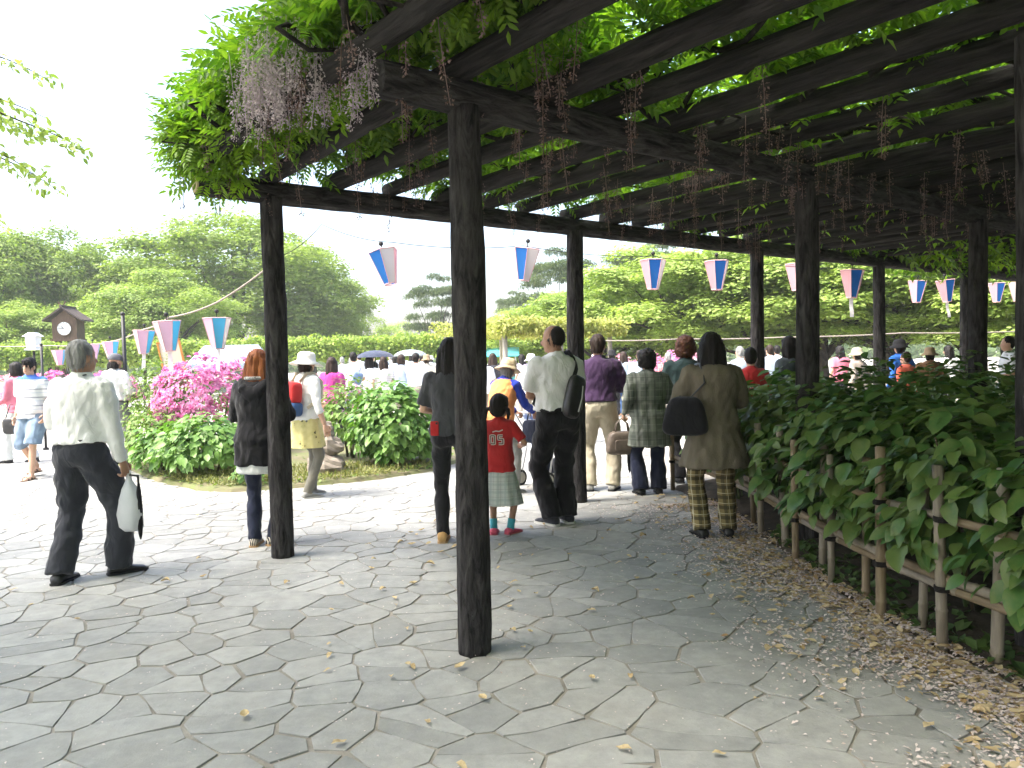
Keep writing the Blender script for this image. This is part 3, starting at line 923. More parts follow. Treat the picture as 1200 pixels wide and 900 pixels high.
# ================================================================== BAMBOO FENCE
BAMBOO = M('weathered_bamboo', (0.13, 0.095, 0.055), (0.26, 0.20, 0.125), 7, .6, .25, 30, stretch=(6, 6, .8))
BAMBOO2 = M('grey_bamboo', (0.16, 0.135, 0.10), (0.29, 0.25, 0.195), 7, .6, .25, 30, stretch=(6, 6, .8))
TWINE = M('black_twine', (0.012, 0.010, 0.009), rough=.9)
def bamboo_mesh(L, r, seed, name='post'):
    rr_ = random.Random(seed)
    zs, rs_ = [0.0], [r]
    z = rr_.uniform(.08, .22)
    while z < L - .03:
        for dz, k in ((-.012, 1.0), (-.003, 1.13), (.004, 1.10), (.010, .97)):
            zs.append(z + dz); rs_.append(r * k)
        z += rr_.uniform(.20, .28)
    zs.append(L); rs_.append(r * .96)
    return MB().tube([(0, 0, a) for a in zs], rs_, 10).mesh(name, True)
fence = tag(empty('bamboo_fence', (2.0, 4.8, 0)), 'low weathered bamboo fence tied with black twine along the hydrangea bed', 'fence')
FO = Vector((2.0, 4.8, 0))
LINE = [(2.52, 2.25), (2.27, 2.95), (2.09, 3.70), (2.01, 4.16), (1.985, 4.75), (1.965, 5.30), (1.985, 6.10), (1.95, 6.75), (1.87, 7.5), (1.74, 8.3)]
LINE2 = [(1.74, 8.3), (2.6, 8.95), (3.7, 9.8), (4.9, 10.7)]
ri = random.Random(8)
POSTS_ME = [bamboo_mesh(.84 + .04 * s, .022 + .002 * s, s) for s in range(4)]
def fpt(x, y, z): return Vector((x, y, z)) - FO
for i, (x, y) in enumerate(LINE + LINE2[1:]):
    link('post', POSTS_ME[i % 4], BAMBOO if i % 2 else BAMBOO2, fence, loc=fpt(x - .02, y, 0), rot=(R(ri.uniform(-1.5, 1.5)), R(ri.uniform(-1.5, 1.5)), ri.uniform(0, 6)))
    for z in (.32, .66):
        m_ = MB()
        for q in range(4): m_.add(*tube([(x - FO.x - .02 + .036 * math.cos(a), y - FO.y + .036 * math.sin(a), z + .007 * q - .01) for a in np.linspace(0, 6.28, 11)], .004, 4))
        m_.build('twine_knot', TWINE, fence)
for i in range(len(LINE) - 1):
    (x0, y0), (x1, y1) = LINE[i], LINE[i + 1]
    for k in ((.5,) if i > 1 else (.33, .7)):
        link('post', POSTS_ME[(i + 2) % 4], BAMBOO2 if i % 3 else BAMBOO, fence, loc=fpt(x0 + (x1 - x0) * k + .045, y0 + (y1 - y0) * k, -.02), rot=(R(ri.uniform(-2, 2)), R(ri.uniform(-2, 2)), ri.uniform(0, 6)))
    for z, n_ in ((.32, 2), (.66, 1)):
        for q in range(n_):
            L = math.hypot(x1 - x0, y1 - y0) + .12
            o = link('rail', bamboo_mesh(L, .021 + .003 * q, 30 + i * 2 + q, 'rail'), BAMBOO if (i + q) % 2 else BAMBOO2, fence)
            off = .012 + .028 * 0
            along(o, fpt(x0 + .012, y0, z + .042 * q + ri.uniform(-.006, .006)) - Vector((x1 - x0, y1 - y0, 0)).normalized() * .06, fpt(x1 + .012, y1, z + .042 * q + ri.uniform(-.006, .006)))
for i in range(len(LINE2) - 1):
    (x0, y0), (x1, y1) = LINE2[i], LINE2[i + 1]
    for z in (.32, .66, .9):
        o = link('rail', bamboo_mesh(math.hypot(x1 - x0, y1 - y0), .021, 60 + i, 'rail'), BAMBOO, fence)
        along(o, fpt(x0, y0 + .03, z), fpt(x1, y1 + .03, z))

# ================================================================== FALLEN LEAVES AND PETALS
DRY = leafmat('dry_leaf', [(0.26, 0.16, 0.07), (0.42, 0.30, 0.15), (0.56, 0.45, 0.27)], trans=.1, tint=(1, .9, .7), rough=.8, spec=.15, nscale=5)
FPET = leafmat('fallen_petal', [(0.38, 0.29, 0.25), (0.55, 0.45, 0.41), (0.68, 0.59, 0.56)], trans=.1, tint=(1, 1, 1), rough=.85, spec=.1, nscale=5)
DRY_ME = []
for s in range(5):
    tv, tf = leaf_template(.5 + .08 * (s % 3), -.1 + .06 * s, .15 + .12 * (s % 3), 4)
    tv = tv.copy(); tv[:, 2] += .08 * np.sin(tv[:, 1] * 6 + s * 2)
    tv[:, 2] -= tv[:, 2].min(); tv[:, 1] -= .5
    DRY_ME.append(np_mesh('fallen_leaf', tv, [tf], True))
def fence_x(y):
    ys = [p[1] for p in LINE]; xs = [p[0] for p in LINE]
    return float(np.interp(y, ys, xs))
rl = random.Random(77)
n1 = 0
while n1 < 290:
    if n1 < 195:
        y = rl.uniform(2.55, 6.4) if rl.random() < .8 else rl.uniform(6, 8)
        x = fence_x(y) + .12 - abs(rl.gauss(0, .42))
    elif n1 < 265:
        y = rl.uniform(2.7, 7); x = rl.uniform(-1.2, 1.5)
    else:
        y = rl.uniform(2.7, 8); x = rl.uniform(-3.5, 0)
    s = view_xy(x, y)
    if s is None or not (-10 < s[0] < 1210 and s[1] < 910): continue
    near_f = x > fence_x(y) - .75
    lab = 'dry brown leaf in the drift along the bamboo fence' if near_f else 'dry pale leaf lying alone on the paving'
    o = link('fallen_leaf', DRY_ME[rl.randrange(5)], DRY, loc=(x, y, .022 if x < fence_x(y) - .03 else .05), rot=(rl.uniform(-.12, .12), rl.uniform(-.12, .12), rl.uniform(0, 6.28)), scale=rl.uniform(.035, .072))
    tag(o, lab, 'leaf', 'fallen leaves along the fence' if near_f else 'fallen leaves strewn over the paving')
    n1 += 1
def litter(n, sd, size, tV, tF, spread, y0=2.4, y1=7.5):
    y = rng.uniform(0, 1, n) ** 1.6 * (y1 - y0) + y0
    fx = np.array([fence_x(v) for v in y])
    x = fx + .25 - np.abs(rng.normal(0, spread, n))
    k = np.array([noise.noise((a * 1.9, b * 1.9, 5.5)) for a, b in zip(x, y)]) + rng.uniform(-.35, .5, n) > -.05 + np.clip((fx - x) - .9, 0, 2) * .4
    x, y, fx = x[k], y[k], fx[k]
    P = np.stack([x, y, np.where(x < fx - .05, .021, .045)], 1)
    P[:, 2] += rng.uniform(0, .006, len(P))
    V, F = tile(tV, tF, rot_from(rvec(len(P), 3.0), rvec(len(P))), P, rng.uniform(.6, 1.3, len(P)) * size)
    return V, F
V, F = litter(34000, 1, .021, DIA_V, DIA_F, .46)
tag(link('petal_litter', np_mesh('petal_litter', V, [F]), FPET), 'fallen faded wisteria petals drifted along the path rim', 'petals', kind='stuff')
V, F = litter(6200, 1, .052, OVAL_V, OVAL_F, .36)
tag(link('leaf_litter', np_mesh('leaf_litter', V, [F]), DRY), 'drift of small broken brown leaves along the fence foot', 'leaf litter', kind='stuff')
# sparse grit and petals over the rest of the paving
n = 2600
P = np.stack([rng.uniform(-4, 2, n), rng.uniform(2.5, 9, n), np.full(n, .0225)], 1)
V, F = tile(DIA_V, DIA_F, rot_from(rvec(n, 3), rvec(n)), P, rng.uniform(.5, 1.4, n) * .012)
tag(link('petal_crumbs', np_mesh('petal_crumbs', V, [F]), FPET), 'tiny dry crumbs of blossom scattered over the paving', 'petals', kind='stuff')
# ================================================================== TREES
TBARK = bark_mat('tree_bark', (0.035, 0.028, 0.022), (0.11, 0.09, 0.07), stretch=(1, 1, .25), scale=9, dist=.04)
ZEL = leafmat('zelkova_leaf', [(0.105, 0.170, 0.030), (0.165, 0.245, 0.048), (0.25, 0.335, 0.078)], trans=.45, tint=(1.2, 1.3, .6), rough=.6, nscale=.45)
CHERRY = leafmat('cherry_leaf', [(0.15, 0.23, 0.045), (0.23, 0.325, 0.075), (0.32, 0.41, 0.12)], trans=.42, tint=(1.2, 1.3, .6), rough=.55, nscale=.7)
PINE = leafmat('pine_needle', [(0.055, 0.095, 0.038), (0.09, 0.14, 0.058), (0.14, 0.19, 0.085)], trans=.2, rough=.6, nscale=.8)
DIST = leafmat('distant_leaf', [(0.06, 0.12, 0.04), (0.10, 0.17, 0.06), (0.15, 0.22, 0.08)], trans=.3, rough=.7, nscale=.3)
FWIST = leafmat('far_wisteria_leaf', [(0.13, 0.22, 0.03), (0.20, 0.31, 0.045), (0.29, 0.38, 0.07)], trans=.4, rough=.6, nscale=.8)

def crown_mesh(seed, rx, rz, nclump, nleaf, lsize, flat=.55, clump_r=.28, tmpl=(DIA_V, DIA_F), layer=0.0, up=1.0):
    """leaf clumps through a crown's outer volume, around the crown centre"""
    r_ = np.random.default_rng(seed)
    c = []
    while len(c) < nclump:
        v = r_.normal(size=3); v /= np.linalg.norm(v)
        if v[2] < -.75: continue
        k = r_.uniform(.45, 1) ** .5
        w = 1 + .28 * noise.noise((v[0] * 1.7 + seed, v[1] * 1.7, v[2] * 1.7))
        p = v * k * w * np.array([rx, rx, rz])
        if layer: p[2] = round(p[2] / layer) * layer + r_.normal() * layer * .13
        c.append(p)
    c = np.array(c)
    cr = rx * clump_r * r_.uniform(.55, 1.25, nclump)
    per = (cr ** 2 / np.sum(cr ** 2) * nleaf).astype(int)
    idx = np.repeat(np.arange(nclump), per)
    n = len(idx)
    v = r_.normal(size=(n, 3)); v /= np.linalg.norm(v, axis=1, keepdims=True)
    v[:, 2] = np.where(v[:, 2] < -.3, -v[:, 2] * .6, v[:, 2])
    k = r_.uniform(.35, 1.08, n) ** .6
    lump = 1 + .3 * np.sin(v[:, 0] * 5 + idx) * np.cos(v[:, 1] * 5 + idx * 2)
    P = c[idx] + v * (k * lump * cr[idx])[:, None] * np.array([1, 1, flat])
    nr = v * .8 + r_.normal(size=(n, 3)) * .45 + np.array([0, 0, up]); hd = v + r_.normal(size=(n, 3)) * .7 + np.array([0, 0, -.3])
    V, F = tile(tmpl[0], tmpl[1], rot_from(nr, hd), P, r_.uniform(.6, 1.3, n) * lsize)
    return np_mesh('crown', V, [F]), c, cr

CROWN = {}
def tree(name, label, cat, loc, top, rx, bottom, kind, seed, mat, group=None, nlimb=9):
    """kind names a cached crown of radius 1 that is stretched to this tree"""
    root = tag(empty(name, loc), label, cat, group)
    me, c, cr = CROWN[kind]
    rz = (top - bottom) / 2; zc = (top + bottom) / 2
    q = random.Random(seed).uniform(0, 6.28)
    o = link('crown', me, mat, root, loc=(0, 0, zc), rot=(0, 0, q), scale=(rx, rx, rz))
    tr = max(.09, rx * .045)
    hb = max(bottom, .25 * top)
    r_ = random.Random(seed)
    trunk = MB()
    pts_ = [(r_.uniform(-.1, .1) * rx * .2 * (i > 0), r_.uniform(-.1, .1) * rx * .2 * (i > 0), hb * i / 4) for i in range(4)] + [(0, 0, zc)]
    trunk.tube(pts_, [tr * 1.35, tr * 1.05, tr * .95, tr * .85, tr * .45], 9)
    to = trunk.build('trunk', TBARK, root, smooth=True)
    rotm = Matrix.Rotation(q, 3, 'Z')
    for i in range(nlimb):
        p = c[(i * 7 + seed) % len(c)]
        e = rotm @ Vector((p[0] * rx * .9, p[1] * rx * .9, p[2] * rz * .9)) + Vector((0, 0, zc))
        z0 = hb * r_.uniform(.75, 1.0)
        s0 = Vector((0, 0, z0))
        mid = s0.lerp(e, .5) + Vector((0, 0, r_.uniform(-.05, .12) * rx))
        MB().tube([s0, s0.lerp(mid, .6), mid, mid.lerp(e, .6), e], [tr * .5, tr * .4, tr * .3, tr * .2, tr * .08], 6).build('limb', TBARK, root, smooth=True)
    return root
CROWN['round'] = crown_mesh(1, 1, 1, 130, 60000, .040, 1.15, .22, up=.45)
CROWN['round2'] = crown_mesh(2, 1, 1, 110, 44000, .048, 1.1, .25, up=.45)
CROWN['layered'] = crown_mesh(3, 1, 1, 130, 44000, .044, .75, .23, up=1.1)
CROWN['layered2'] = crown_mesh(4, 1, 1, 120, 40000, .046, .7, .25, up=1.1)
NEEDLE = (DIA_V * np.array([.22, 1, 1]), DIA_F)
CROWN['pine'] = crown_mesh(5, 1, 1, 46, 15000, .10, .32, .30, NEEDLE, layer=.3, up=.3)
CROWN['small'] = crown_mesh(6, 1, 1, 40, 9000, .06, .7, .33)

def at(px, d): p = D(px, 420, d); return (p.x, p.y, 0)
tree('zelkova_tree', 'huge round-topped tree rising highest behind the lanterns', 'tree', at(278, 54), 10.9, 8.2, 1.6, 'round', 1, ZEL)
tree('zelkova_tree', 'broad dark tree right behind the wooden clock tower', 'tree', at(75, 50), 9.6, 5.4, 1.3, 'round', 2, ZEL)
tree('zelkova_tree', 'broad tree at the end of the wood beyond the striped-shirt man', 'tree', at(-25, 46), 9.6, 5.0, 1.3, 'round2', 3, ZEL)
tree('maple_tree', 'lower pale green tree with spread sprays in front of the huge round-topped tree', 'tree', at(190, 42), 6.4, 3.9, .9, 'layered', 4, CHERRY)
tree('zelkova_tree', 'tree filling the dip between the clock tower tree and the highest tree', 'tree', at(140, 60), 9.2, 5.0, 1.3, 'round2', 5, ZEL)
tree('maple_tree', 'small pale tree low at the end of the wood below the broad tree', 'tree', at(15, 40), 4.9, 3.2, .7, 'layered2', 6, CHERRY)
tree('zelkova_tree', 'dark tree on the downward slope of the wood toward the gap of sky', 'tree', at(368, 55), 7.8, 4.2, 1.2, 'round', 7, ZEL)
tree('small_tree', 'small round tree standing alone in the sky gap by the wood', 'tree', at(428, 62), 4.9, 2.2, .8, 'small', 8, ZEL)
tree('small_tree', 'paler small round tree next to the lone round one in the sky gap', 'tree', at(466, 66), 4.6, 2.0, .8, 'small', 9, CHERRY)
tree('pine_tree', 'dark slender pine half hidden by the free-standing trellis post', 'tree', at(512, 50), 6.9, 1.9, 1.6, 'pine', 10, PINE)
tree('pine_tree', 'tall pine standing up over the yellowish wisteria arbour', 'tree', at(653, 46), 7.8, 2.4, 2.2, 'pine', 11, PINE)
tree('pine_tree', 'small distant pine in the open sky over the straw-hatted woman', 'tree', at(603, 56), 6.2, 1.5, 2.5, 'pine', 12, PINE)
tree('pine_tree', 'wide pine whose dark sprays rise above the cherry trees behind a lantern', 'tree', at(772, 44), 7.7, 3.3, 3.0, 'pine', 13, PINE)
spots = [(640, 34, 3.5, 3.4, .8), (712, 31, 4.4, 3.6, .8), (800, 28, 5.2, 3.9, .9), (885, 27, 5.4, 3.9, .9), (968, 26, 5.4, 3.9, .9), (1050, 25, 5.2, 3.7, .9), (1130, 24, 5.2, 3.7, .9), (1215, 23, 5.2, 3.7, .9),
         (770, 40, 5.4, 4.2, 1.4), (900, 38, 6.6, 4.8, 1.4), (1040, 36, 6.8, 4.8, 1.4), (1180, 34, 6.8, 4.8, 1.4), (1320, 28, 6.5, 4.6, 1.4)]
for i, (px, d, top, rx, bot) in enumerate(spots):
    tree('cherry_tree', (['first', 'second', 'third', 'fourth', 'fifth', 'sixth', 'seventh', 'eighth'][i] + ' spreading cherry tree of the front row counted from the small arbour') if i < 8 else 'taller cherry tree in the second row behind the spreading ones', 'tree', at(px, d), top, rx, bot,
         'layered' if i % 2 else 'layered2', 20 + i, CHERRY, 'cherry trees beyond the crowd' if i < 8 else 'second row of cherry trees')

# unseen trees added behind the viewer and beside the trellis to block sky light
for i, (x, y, top_, rx) in enumerate([(-4.5, -9, 9.5, 4.5), (4.0, -8, 9.5, 4.8), (11.5, -5, 9, 4.6), (15, 3, 9, 4.5)]):
    tree('zelkova_tree', 'unseen large tree added outside the view to block sky light', 'tree', (x, y, 0), top_, rx, 1.8, 'round2', 50 + i, ZEL, 'unseen trees added to block sky light')
# far wood closing the view
n = 26000
q = rng.uniform(-1.2, 1.25, n)
Rr = rng.uniform(110, 125, n)
hh = np.array([3.0 + 1.6 * noise.noise((a * 9, 1, 0)) + 1.0 * noise.noise((a * 30, 2, 0)) for a in q])
P = np.stack([np.sin(q) * Rr, np.cos(q) * Rr, rng.uniform(0, 1, n) * hh], 1)
V, F = tile(DIA_V, DIA_F, rot_from(rvec(n, .6), rvec(n)), P, rng.uniform(.5, 1.1, n) * 1.3)
tag(link('distant_wood', np_mesh('distant_wood', V, [F]), DIST), 'far-off line of trees along the horizon', 'wood', kind='stuff')

# cherry tree beside the camera: leafy twig ends droop into the open sky
ch = tag(empty('cherry_tree', (-8.2, 5.2, 0)), 'cherry tree standing by the path with drooping leafy twigs against the white sky', 'tree')
CO = Vector((-8.2, 5.2, 0))
MB().tube([(0, 0, 0), (.05, 0, .8), (-.05, .05, 1.7), (.1, 0, 2.6), (.2, -.1, 3.6)], [.24, .19, .17, .15, .11], 12).build('trunk', TBARK, ch, smooth=True)
leafP, leafH, leafN = [], [], []
def twig(p, e, n, droop, r0, spread=.1, size=1.0):
    """a drooping leafy twig; returns nothing, adds to the tree"""
    p, e = Vector(p), Vector(e)
    pts_ = []
    for i in range(9):
        t = i / 8
        q = p.lerp(e, t) + Vector((0, 0, droop * (t - t * t * 1.6)))
        q += noise.noise_vector(q * 1.3) * .06
        pts_.append(q)
    MB().tube([v - CO for v in pts_], [r0 * (1 - .8 * i / 8) for i in range(9)], 5).build('limb', TBARK, ch, smooth=True)
    for i in range(n):
        t = rl.uniform(.25, 1.02) ** .8
        k = min(7.99, t * 8); a = int(k); q = pts_[a].lerp(pts_[min(a + 1, 8)], k - a)
        leafP.append(tuple(q - CO + Vector((rl.gauss(0, spread), rl.gauss(0, spread), rl.gauss(-.02, spread * .55)))))
        leafH.append((rl.gauss(.5, .5), rl.gauss(0, .6), -.9 + rl.gauss(0, .3)))
        leafN.append((rl.gauss(0, .5), rl.gauss(-.4, .5), rl.gauss(.5, .5)))
top = Vector((-8.0, 5.1, 3.4))
for (px, py, d, n, dr, px0, py0, d0) in [(60, 78, 7.6, 90, .25, -150, 40, 7), (50, 122, 7.9, 70, .2, -150, 95, 7), (98, 158, 7.4, 210, .25, -150, 95, 7), (70, 206, 7.8, 130, .22, -150, 140, 7), (8, 255, 8.2, 40, .2, -130, 190, 7), (30, 140, 7.6, 120, .2, -160, 90, 7), (38, 190, 7.3, 110, .2, -160, 120, 7)]:
    e = D(px, py, d); m_ = D(px0, py0, d0)
    twig(m_, e, n, dr, .016, .06)
    MB().tube([top - CO, top.lerp(m_, .5) - CO + Vector((0, 0, .25)), m_ - CO], [.07, .045, .018], 6).build('limb', TBARK, ch, smooth=True)
# the unseen bulk of its crown, laid over the path to shade the near paving
lumps = []
for k in range(80):
    e = Vector((rl.gauss(-4.2, 2.6), rl.gauss(1.0, 2.4), rl.uniform(4.5, 6.6)))
    v_ = view_xy(*e)
    if v_ and -150 < v_[0] < 1300 and v_[1] > -190: continue
    lumps.append((e, rl.uniform(.6, 1.0)))
for k, (e, r_) in enumerate(lumps[::5]):
    MB().tube([top - CO, top.lerp(e, .4) - CO + Vector((0, 0, .7)), e - CO], [.08, .05, .012], 6).build('limb', TBARK, ch, smooth=True)
LP = []
for e, r_ in lumps:
    v = rvec(260) * (rng.uniform(.3, 1, (260, 1)) ** .5) * np.array([r_, r_, r_ * .5])
    LP.append(v + np.array(e - CO))
LP = np.concatenate(LP)
V, F = tile(DIA_V, DIA_F, rot_from(rvec(len(LP), 1.0), rvec(len(LP), -.3)), LP, rng.uniform(.12, .2, len(LP)))
tag(link('upper_crown', np_mesh('upper_crown', V, [F]), CHERRY, ch), kind='stuff')
P = np.array(leafP); n = len(P)
V, F = tile(OVAL_V, OVAL_F, rot_from(np.array(leafN), np.array(leafH)), P, rng.uniform(.055, .095, n))
tag(link('crown', np_mesh('crown', V, [F]), CHERRY, ch), kind='stuff')

# ================================================================== FAR TRELLISES
GREYPOST = M('grey_concrete_post', (0.28, 0.26, 0.22), (0.40, 0.37, 0.31), 5, .9)
DARKPOST = M('dark_timber', (0.03, 0.027, 0.024), (0.07, 0.06, 0.05), 6, .9)
def far_trellis(label, x0, y0, x1, y1, depth, top, thick, postmat, nl, step, lsize, mat, name='wisteria_arbour'):
    L = math.hypot(x1 - x0, y1 - y0); ux, uy = (x1 - x0) / L, (y1 - y0) / L; vx, vy = -uy, ux
    root = tag(empty(name, (x0, y0, 0)), label, 'trellis')
    k = int(L / step) + 1
    for i in range(k + 1):
        for s in (0, 1):
            a = L * i / k
            MB().tube([(ux * a + vx * depth * s, uy * a + vy * depth * s, 0), (ux * a + vx * depth * s, uy * a + vy * depth * s, top - thick)], .075, 7).build('post', postmat, root, smooth=True)
    for s in (0, 1):
        MB().tube([(vx * depth * s, vy * depth * s, top - thick), (ux * L + vx * depth * s, uy * L + vy * depth * s, top - thick)], .06, 6).build('beam', postmat, root)
    a = rng.uniform(-.4, L + .4, nl); b = rng.uniform(-.4, depth + .4, nl)
    hz = np.array([noise.noise((u * .9 + x0, w * .9, 3)) for u, w in zip(a, b)])
    z = top - thick * 1.15 + rng.uniform(0, 1, nl) * thick * (1.15 + .5 * hz)
    front = rng.uniform(0, 1, nl) < .35      # curtain of shoots along the near edge
    b = np.where(front, rng.normal(-.2, .15, nl), b)
    P = np.stack([ux * a + vx * b, uy * a + vy * b, z], 1)
    V, F = tile(DIA_V, DIA_F, rot_from(rvec(nl, 1.0) + np.array([0, -.4, 0]), rvec(nl, -.3)), P, rng.uniform(.5, 1.2, nl) * lsize)
    tag(link('foliage', np_mesh('foliage', V, [F]), mat, root), kind='stuff')
    return root
p = D(-30, 420, 33); q = D(540, 420, 36)
far_trellis('long low wisteria trellis with yellow-green top running behind the white-shirted crowd', p.x, p.y, q.x, q.y, 3.0, 2.55, .85, DARKPOST, 34000, 3.0, .20, FWIST)
p = D(555, 420, 38); q = D(700, 420, 40)
far_trellis('low wisteria trellis beyond the teal stall', p.x, p.y, q.x, q.y, 3.0, 2.0, .6, DARKPOST, 8000, 3.0, .2, FWIST)
FWIST2 = leafmat('yellow_wisteria_leaf', [(0.22, 0.27, 0.05), (0.30, 0.34, 0.08), (0.40, 0.41, 0.13)], trans=.4, rough=.6, nscale=.8)
p = D(592, 420, 21); q = D(715, 420, 24)
far_trellis('small yellowish wisteria arbour on pale posts behind the balding man', p.x, p.y, q.x, q.y, 2.6, 2.55, .40, GREYPOST, 9000, 2.8, .14, FWIST2)
# ================================================================== PEOPLE
from mathutils.bvhtree import BVHTree
tmp_scene = bpy.data.scenes.new('work')
def remesh(mb, voxel, smooth=4, name='mesh', fold=0.0, fs=(11, 11, 5), seed=0, dec=0):
    """grow one continuous skin round overlapping shapes"""
    me0 = mb.mesh('work')
    o = bpy.data.objects.new('work', me0)
    tmp_scene.collection.objects.link(o)
    m = o.modifiers.new('r', 'REMESH'); m.mode = 'VOXEL'; m.voxel_size = voxel
    m2 = o.modifiers.new('s', 'SMOOTH'); m2.factor = .5; m2.iterations = smooth
    vl = tmp_scene.view_layers[0]
    vl.update()
    dg = vl.depsgraph
    me = bpy.data.meshes.new_from_object(o.evaluated_get(dg))
    tmp_scene.collection.objects.unlink(o)
    bpy.data.objects.remove(o); bpy.data.meshes.remove(me0)
    me.name = name
    if fold:
        n = len(me.vertices)
        co = np.empty(n * 3, np.float32); me.vertices.foreach_get('co', co); co = co.reshape(-1, 3)
        no = np.empty(n * 3, np.float32); me.vertex_normals.foreach_get('vector', no); no = no.reshape(-1, 3)
        d = np.array([noise.noise((x * fs[0] + z * 5 + seed, y * fs[1] - z * 3, z * fs[2])) + .5 * noise.noise((x * 24 - z * 9 + seed, y * 24, z * 13)) for x, y, z in co.tolist()])
        d = np.where(d > 0, d, d * 1.4)
        me.vertices.foreach_set('co', (co + no * (d * fold)[:, None]).astype(np.float32).ravel())
    me.polygons.foreach_set('use_smooth', np.ones(len(me.polygons), dtype=bool))
    me.update()
    return me

def ik(a, b, l1, l2, hint):
    """joint between a and b"""
    a, b = Vector(a), Vector(b)
    d = b - a; L = min(d.length, (l1 + l2) * .999)
    dn = d.normalized()
    x = (l1 * l1 - l2 * l2 + L * L) / (2 * L)
    h = math.sqrt(max(0.0, l1 * l1 - x * x))
    hv = Vector(hint); hv = (hv - dn * hv.dot(dn)).normalized()
    return a + dn * x + hv * h, a + dn * L

def hand(mb, w, d, palm, curl=.5, size=1.0, side=1):
    """w wrist, d direction of the hand, palm = direction the palm faces; five fingers"""
    d = Vector(d).normalized(); palm = Vector(palm); palm = (palm - d * palm.dot(d)).normalized()
    s = d.cross(palm) * side                    # thumb side
    w = Vector(w)
    k = size
    mb.tube([w - d * .01 * k, w + d * .03 * k, w + d * .065 * k, w + d * .088 * k], [(.024 * k, .020 * k), (.036 * k, .017 * k), (.040 * k, .015 * k), (.036 * k, .012 * k)], 10) if False else None
    # palm as a flattened loft with its width along s
    V, F = [], []
    for t, hw, th in ((-.012, .022, .018), (.02, .032, .016), (.06, .039, .014), (.088, .036, .011)):
        c = w + d * t * k
        for q in range(10):
            a = 2 * math.pi * q / 10
            V.append(c + s * (math.cos(a) * hw * k) + palm * (math.sin(a) * th * k))
    for i in range(3):
        for q in range(10): F.append((i * 10 + q, i * 10 + (q + 1) % 10, (i + 1) * 10 + (q + 1) % 10, (i + 1) * 10 + q))
    F.append(tuple(range(9, -1, -1))); F.append(tuple(30 + q for q in range(10)))
    mb.add(V, F)
    for i, (off, L) in enumerate(((.029, .070), (.010, .079), (-.010, .074), (-.028, .058))):
        b = w + d * .080 * k + s * off * k
        dd = d.copy(); p = [b]; seg = [L * .45, L * .32, L * .25]
        for j in range(3):
            a = curl * (.55 if j == 0 else .75) + .08 * i
            dd = (dd * math.cos(a) + palm.lerp(palm, 0) * math.sin(a)).normalized() if j == 0 else (dd * math.cos(a) + (palm - d * .9 * curl).normalized() * math.sin(a)).normalized()
            p.append(p[-1] + dd * seg[j] * k)
        mb.tube(p, [.0092 * k, .0088 * k, .0080 * k, .0058 * k], 7)
    b = w + d * .022 * k + s * .028 * k
    t1 = b + (d * .6 + s * .75 + palm * .25).normalized() * .036 * k
    t2 = t1 + (d * .85 + s * .15 + palm * .45).normalized() * .030 * k
    t3 = t2 + (d * .8 - s * .15 + palm * .5).normalized() * .022 * k
    mb.tube([b, t1, t2, t3], [.0125 * k, .0108 * k, .0098 * k, .0065 * k], 7)

SKIN = M('skin', (0.52, 0.31, 0.21), (0.60, 0.37, 0.26), 9, .5, .1, 60, spec=.35)
SKIN2 = M('tanned_skin', (0.33, 0.18, 0.115), (0.42, 0.235, 0.15), 9, .5, .1, 60, spec=.35)
DEF = dict(h=1.7, feet=((-.10, 0, 8), (.10, 0, -8)), lean=.03, sway=(0, 0), twist=0.0, head=(0, 0), lh=None, rh=None, lcurl=.5, rcurl=.5, build=1.0, chin=True,
           lhd=None, rhd=None, lpalm=None, rpalm=None, lift=(0, 0))

class Fig:
    pass
def skeleton(**kw):
    p = dict(DEF); p.update(kw)
    f = Fig(); f.p = p
    P = Vector((p['sway'][0], p['sway'][1], .93)); f.P = P
    # torso frame
    Rt = Matrix.Rotation(-p['lean'], 3, 'X') @ Matrix.Rotation(p['twist'], 3, 'Z'); f.Rt = Rt
    def T(x, y, z): 
        k = max(0.0, min(1.0, (z - .93) / .4))
        Rk = Matrix.Rotation(-p['lean'] * (.35 + .65 * k), 3, 'X') @ Matrix.Rotation(p['twist'] * k, 3, 'Z')
        return P + Rk @ Vector((x, y, z - .93))
    f.T = T
    f.hip = [P + Vector((-.088, 0, -.03)), P + Vector((.088, 0, -.03))]
    f.ank, f.knee = [], []
    for i in (0, 1):
        fx, fy, tr = p['feet'][i]
        a = Vector((fx, fy, .085 + p['lift'][i]))
        hint = Vector((math.sin(R(-tr)) , math.cos(R(tr)), 0)) + Vector((.12 * (-1, 1)[i], 0, 0))
        k, e = ik(f.hip[i], a, .43, .425, hint)
        f.knee.append(k); f.ank.append(e)
    b = p['build']
    f.sh = [T(-.168 * b, -.005, 1.378), T(.168 * b, -.005, 1.378)]
    f.elb, f.wr = [], []
    for i, (key, sgn) in enumerate((('lh', -1), ('rh', 1))):
        t = p[key]
        if t is None: t = (sgn * .25 * b, .03, .86)
        t = Vector(t)
        hint = p.get('lhint' if i == 0 else 'rhint') or (sgn * .45, -1, -.25)
        hint = Vector(hint) + Vector((0, -.1, -.75))
        e, w = ik(f.sh[i], t, .285, .26, hint)
        f.elb.append(e); f.wr.append(w)
    f.neck = T(0, .0, 1.44)
    hy, hp = p['head']
    f.Rh = Matrix.Rotation(hy, 3, 'Z') @ Matrix.Rotation(hp, 3, 'X')
    f.headc = T(0, .005, 1.475) + f.Rh @ Vector((0, .018, .108))
    hk = p.get('headk', 1.0)
    def H(x, y, z): return f.headc + f.Rh @ Vector((x * hk, y * hk, z * hk + (hk - 1) * .06))
    f.H = H
    return f

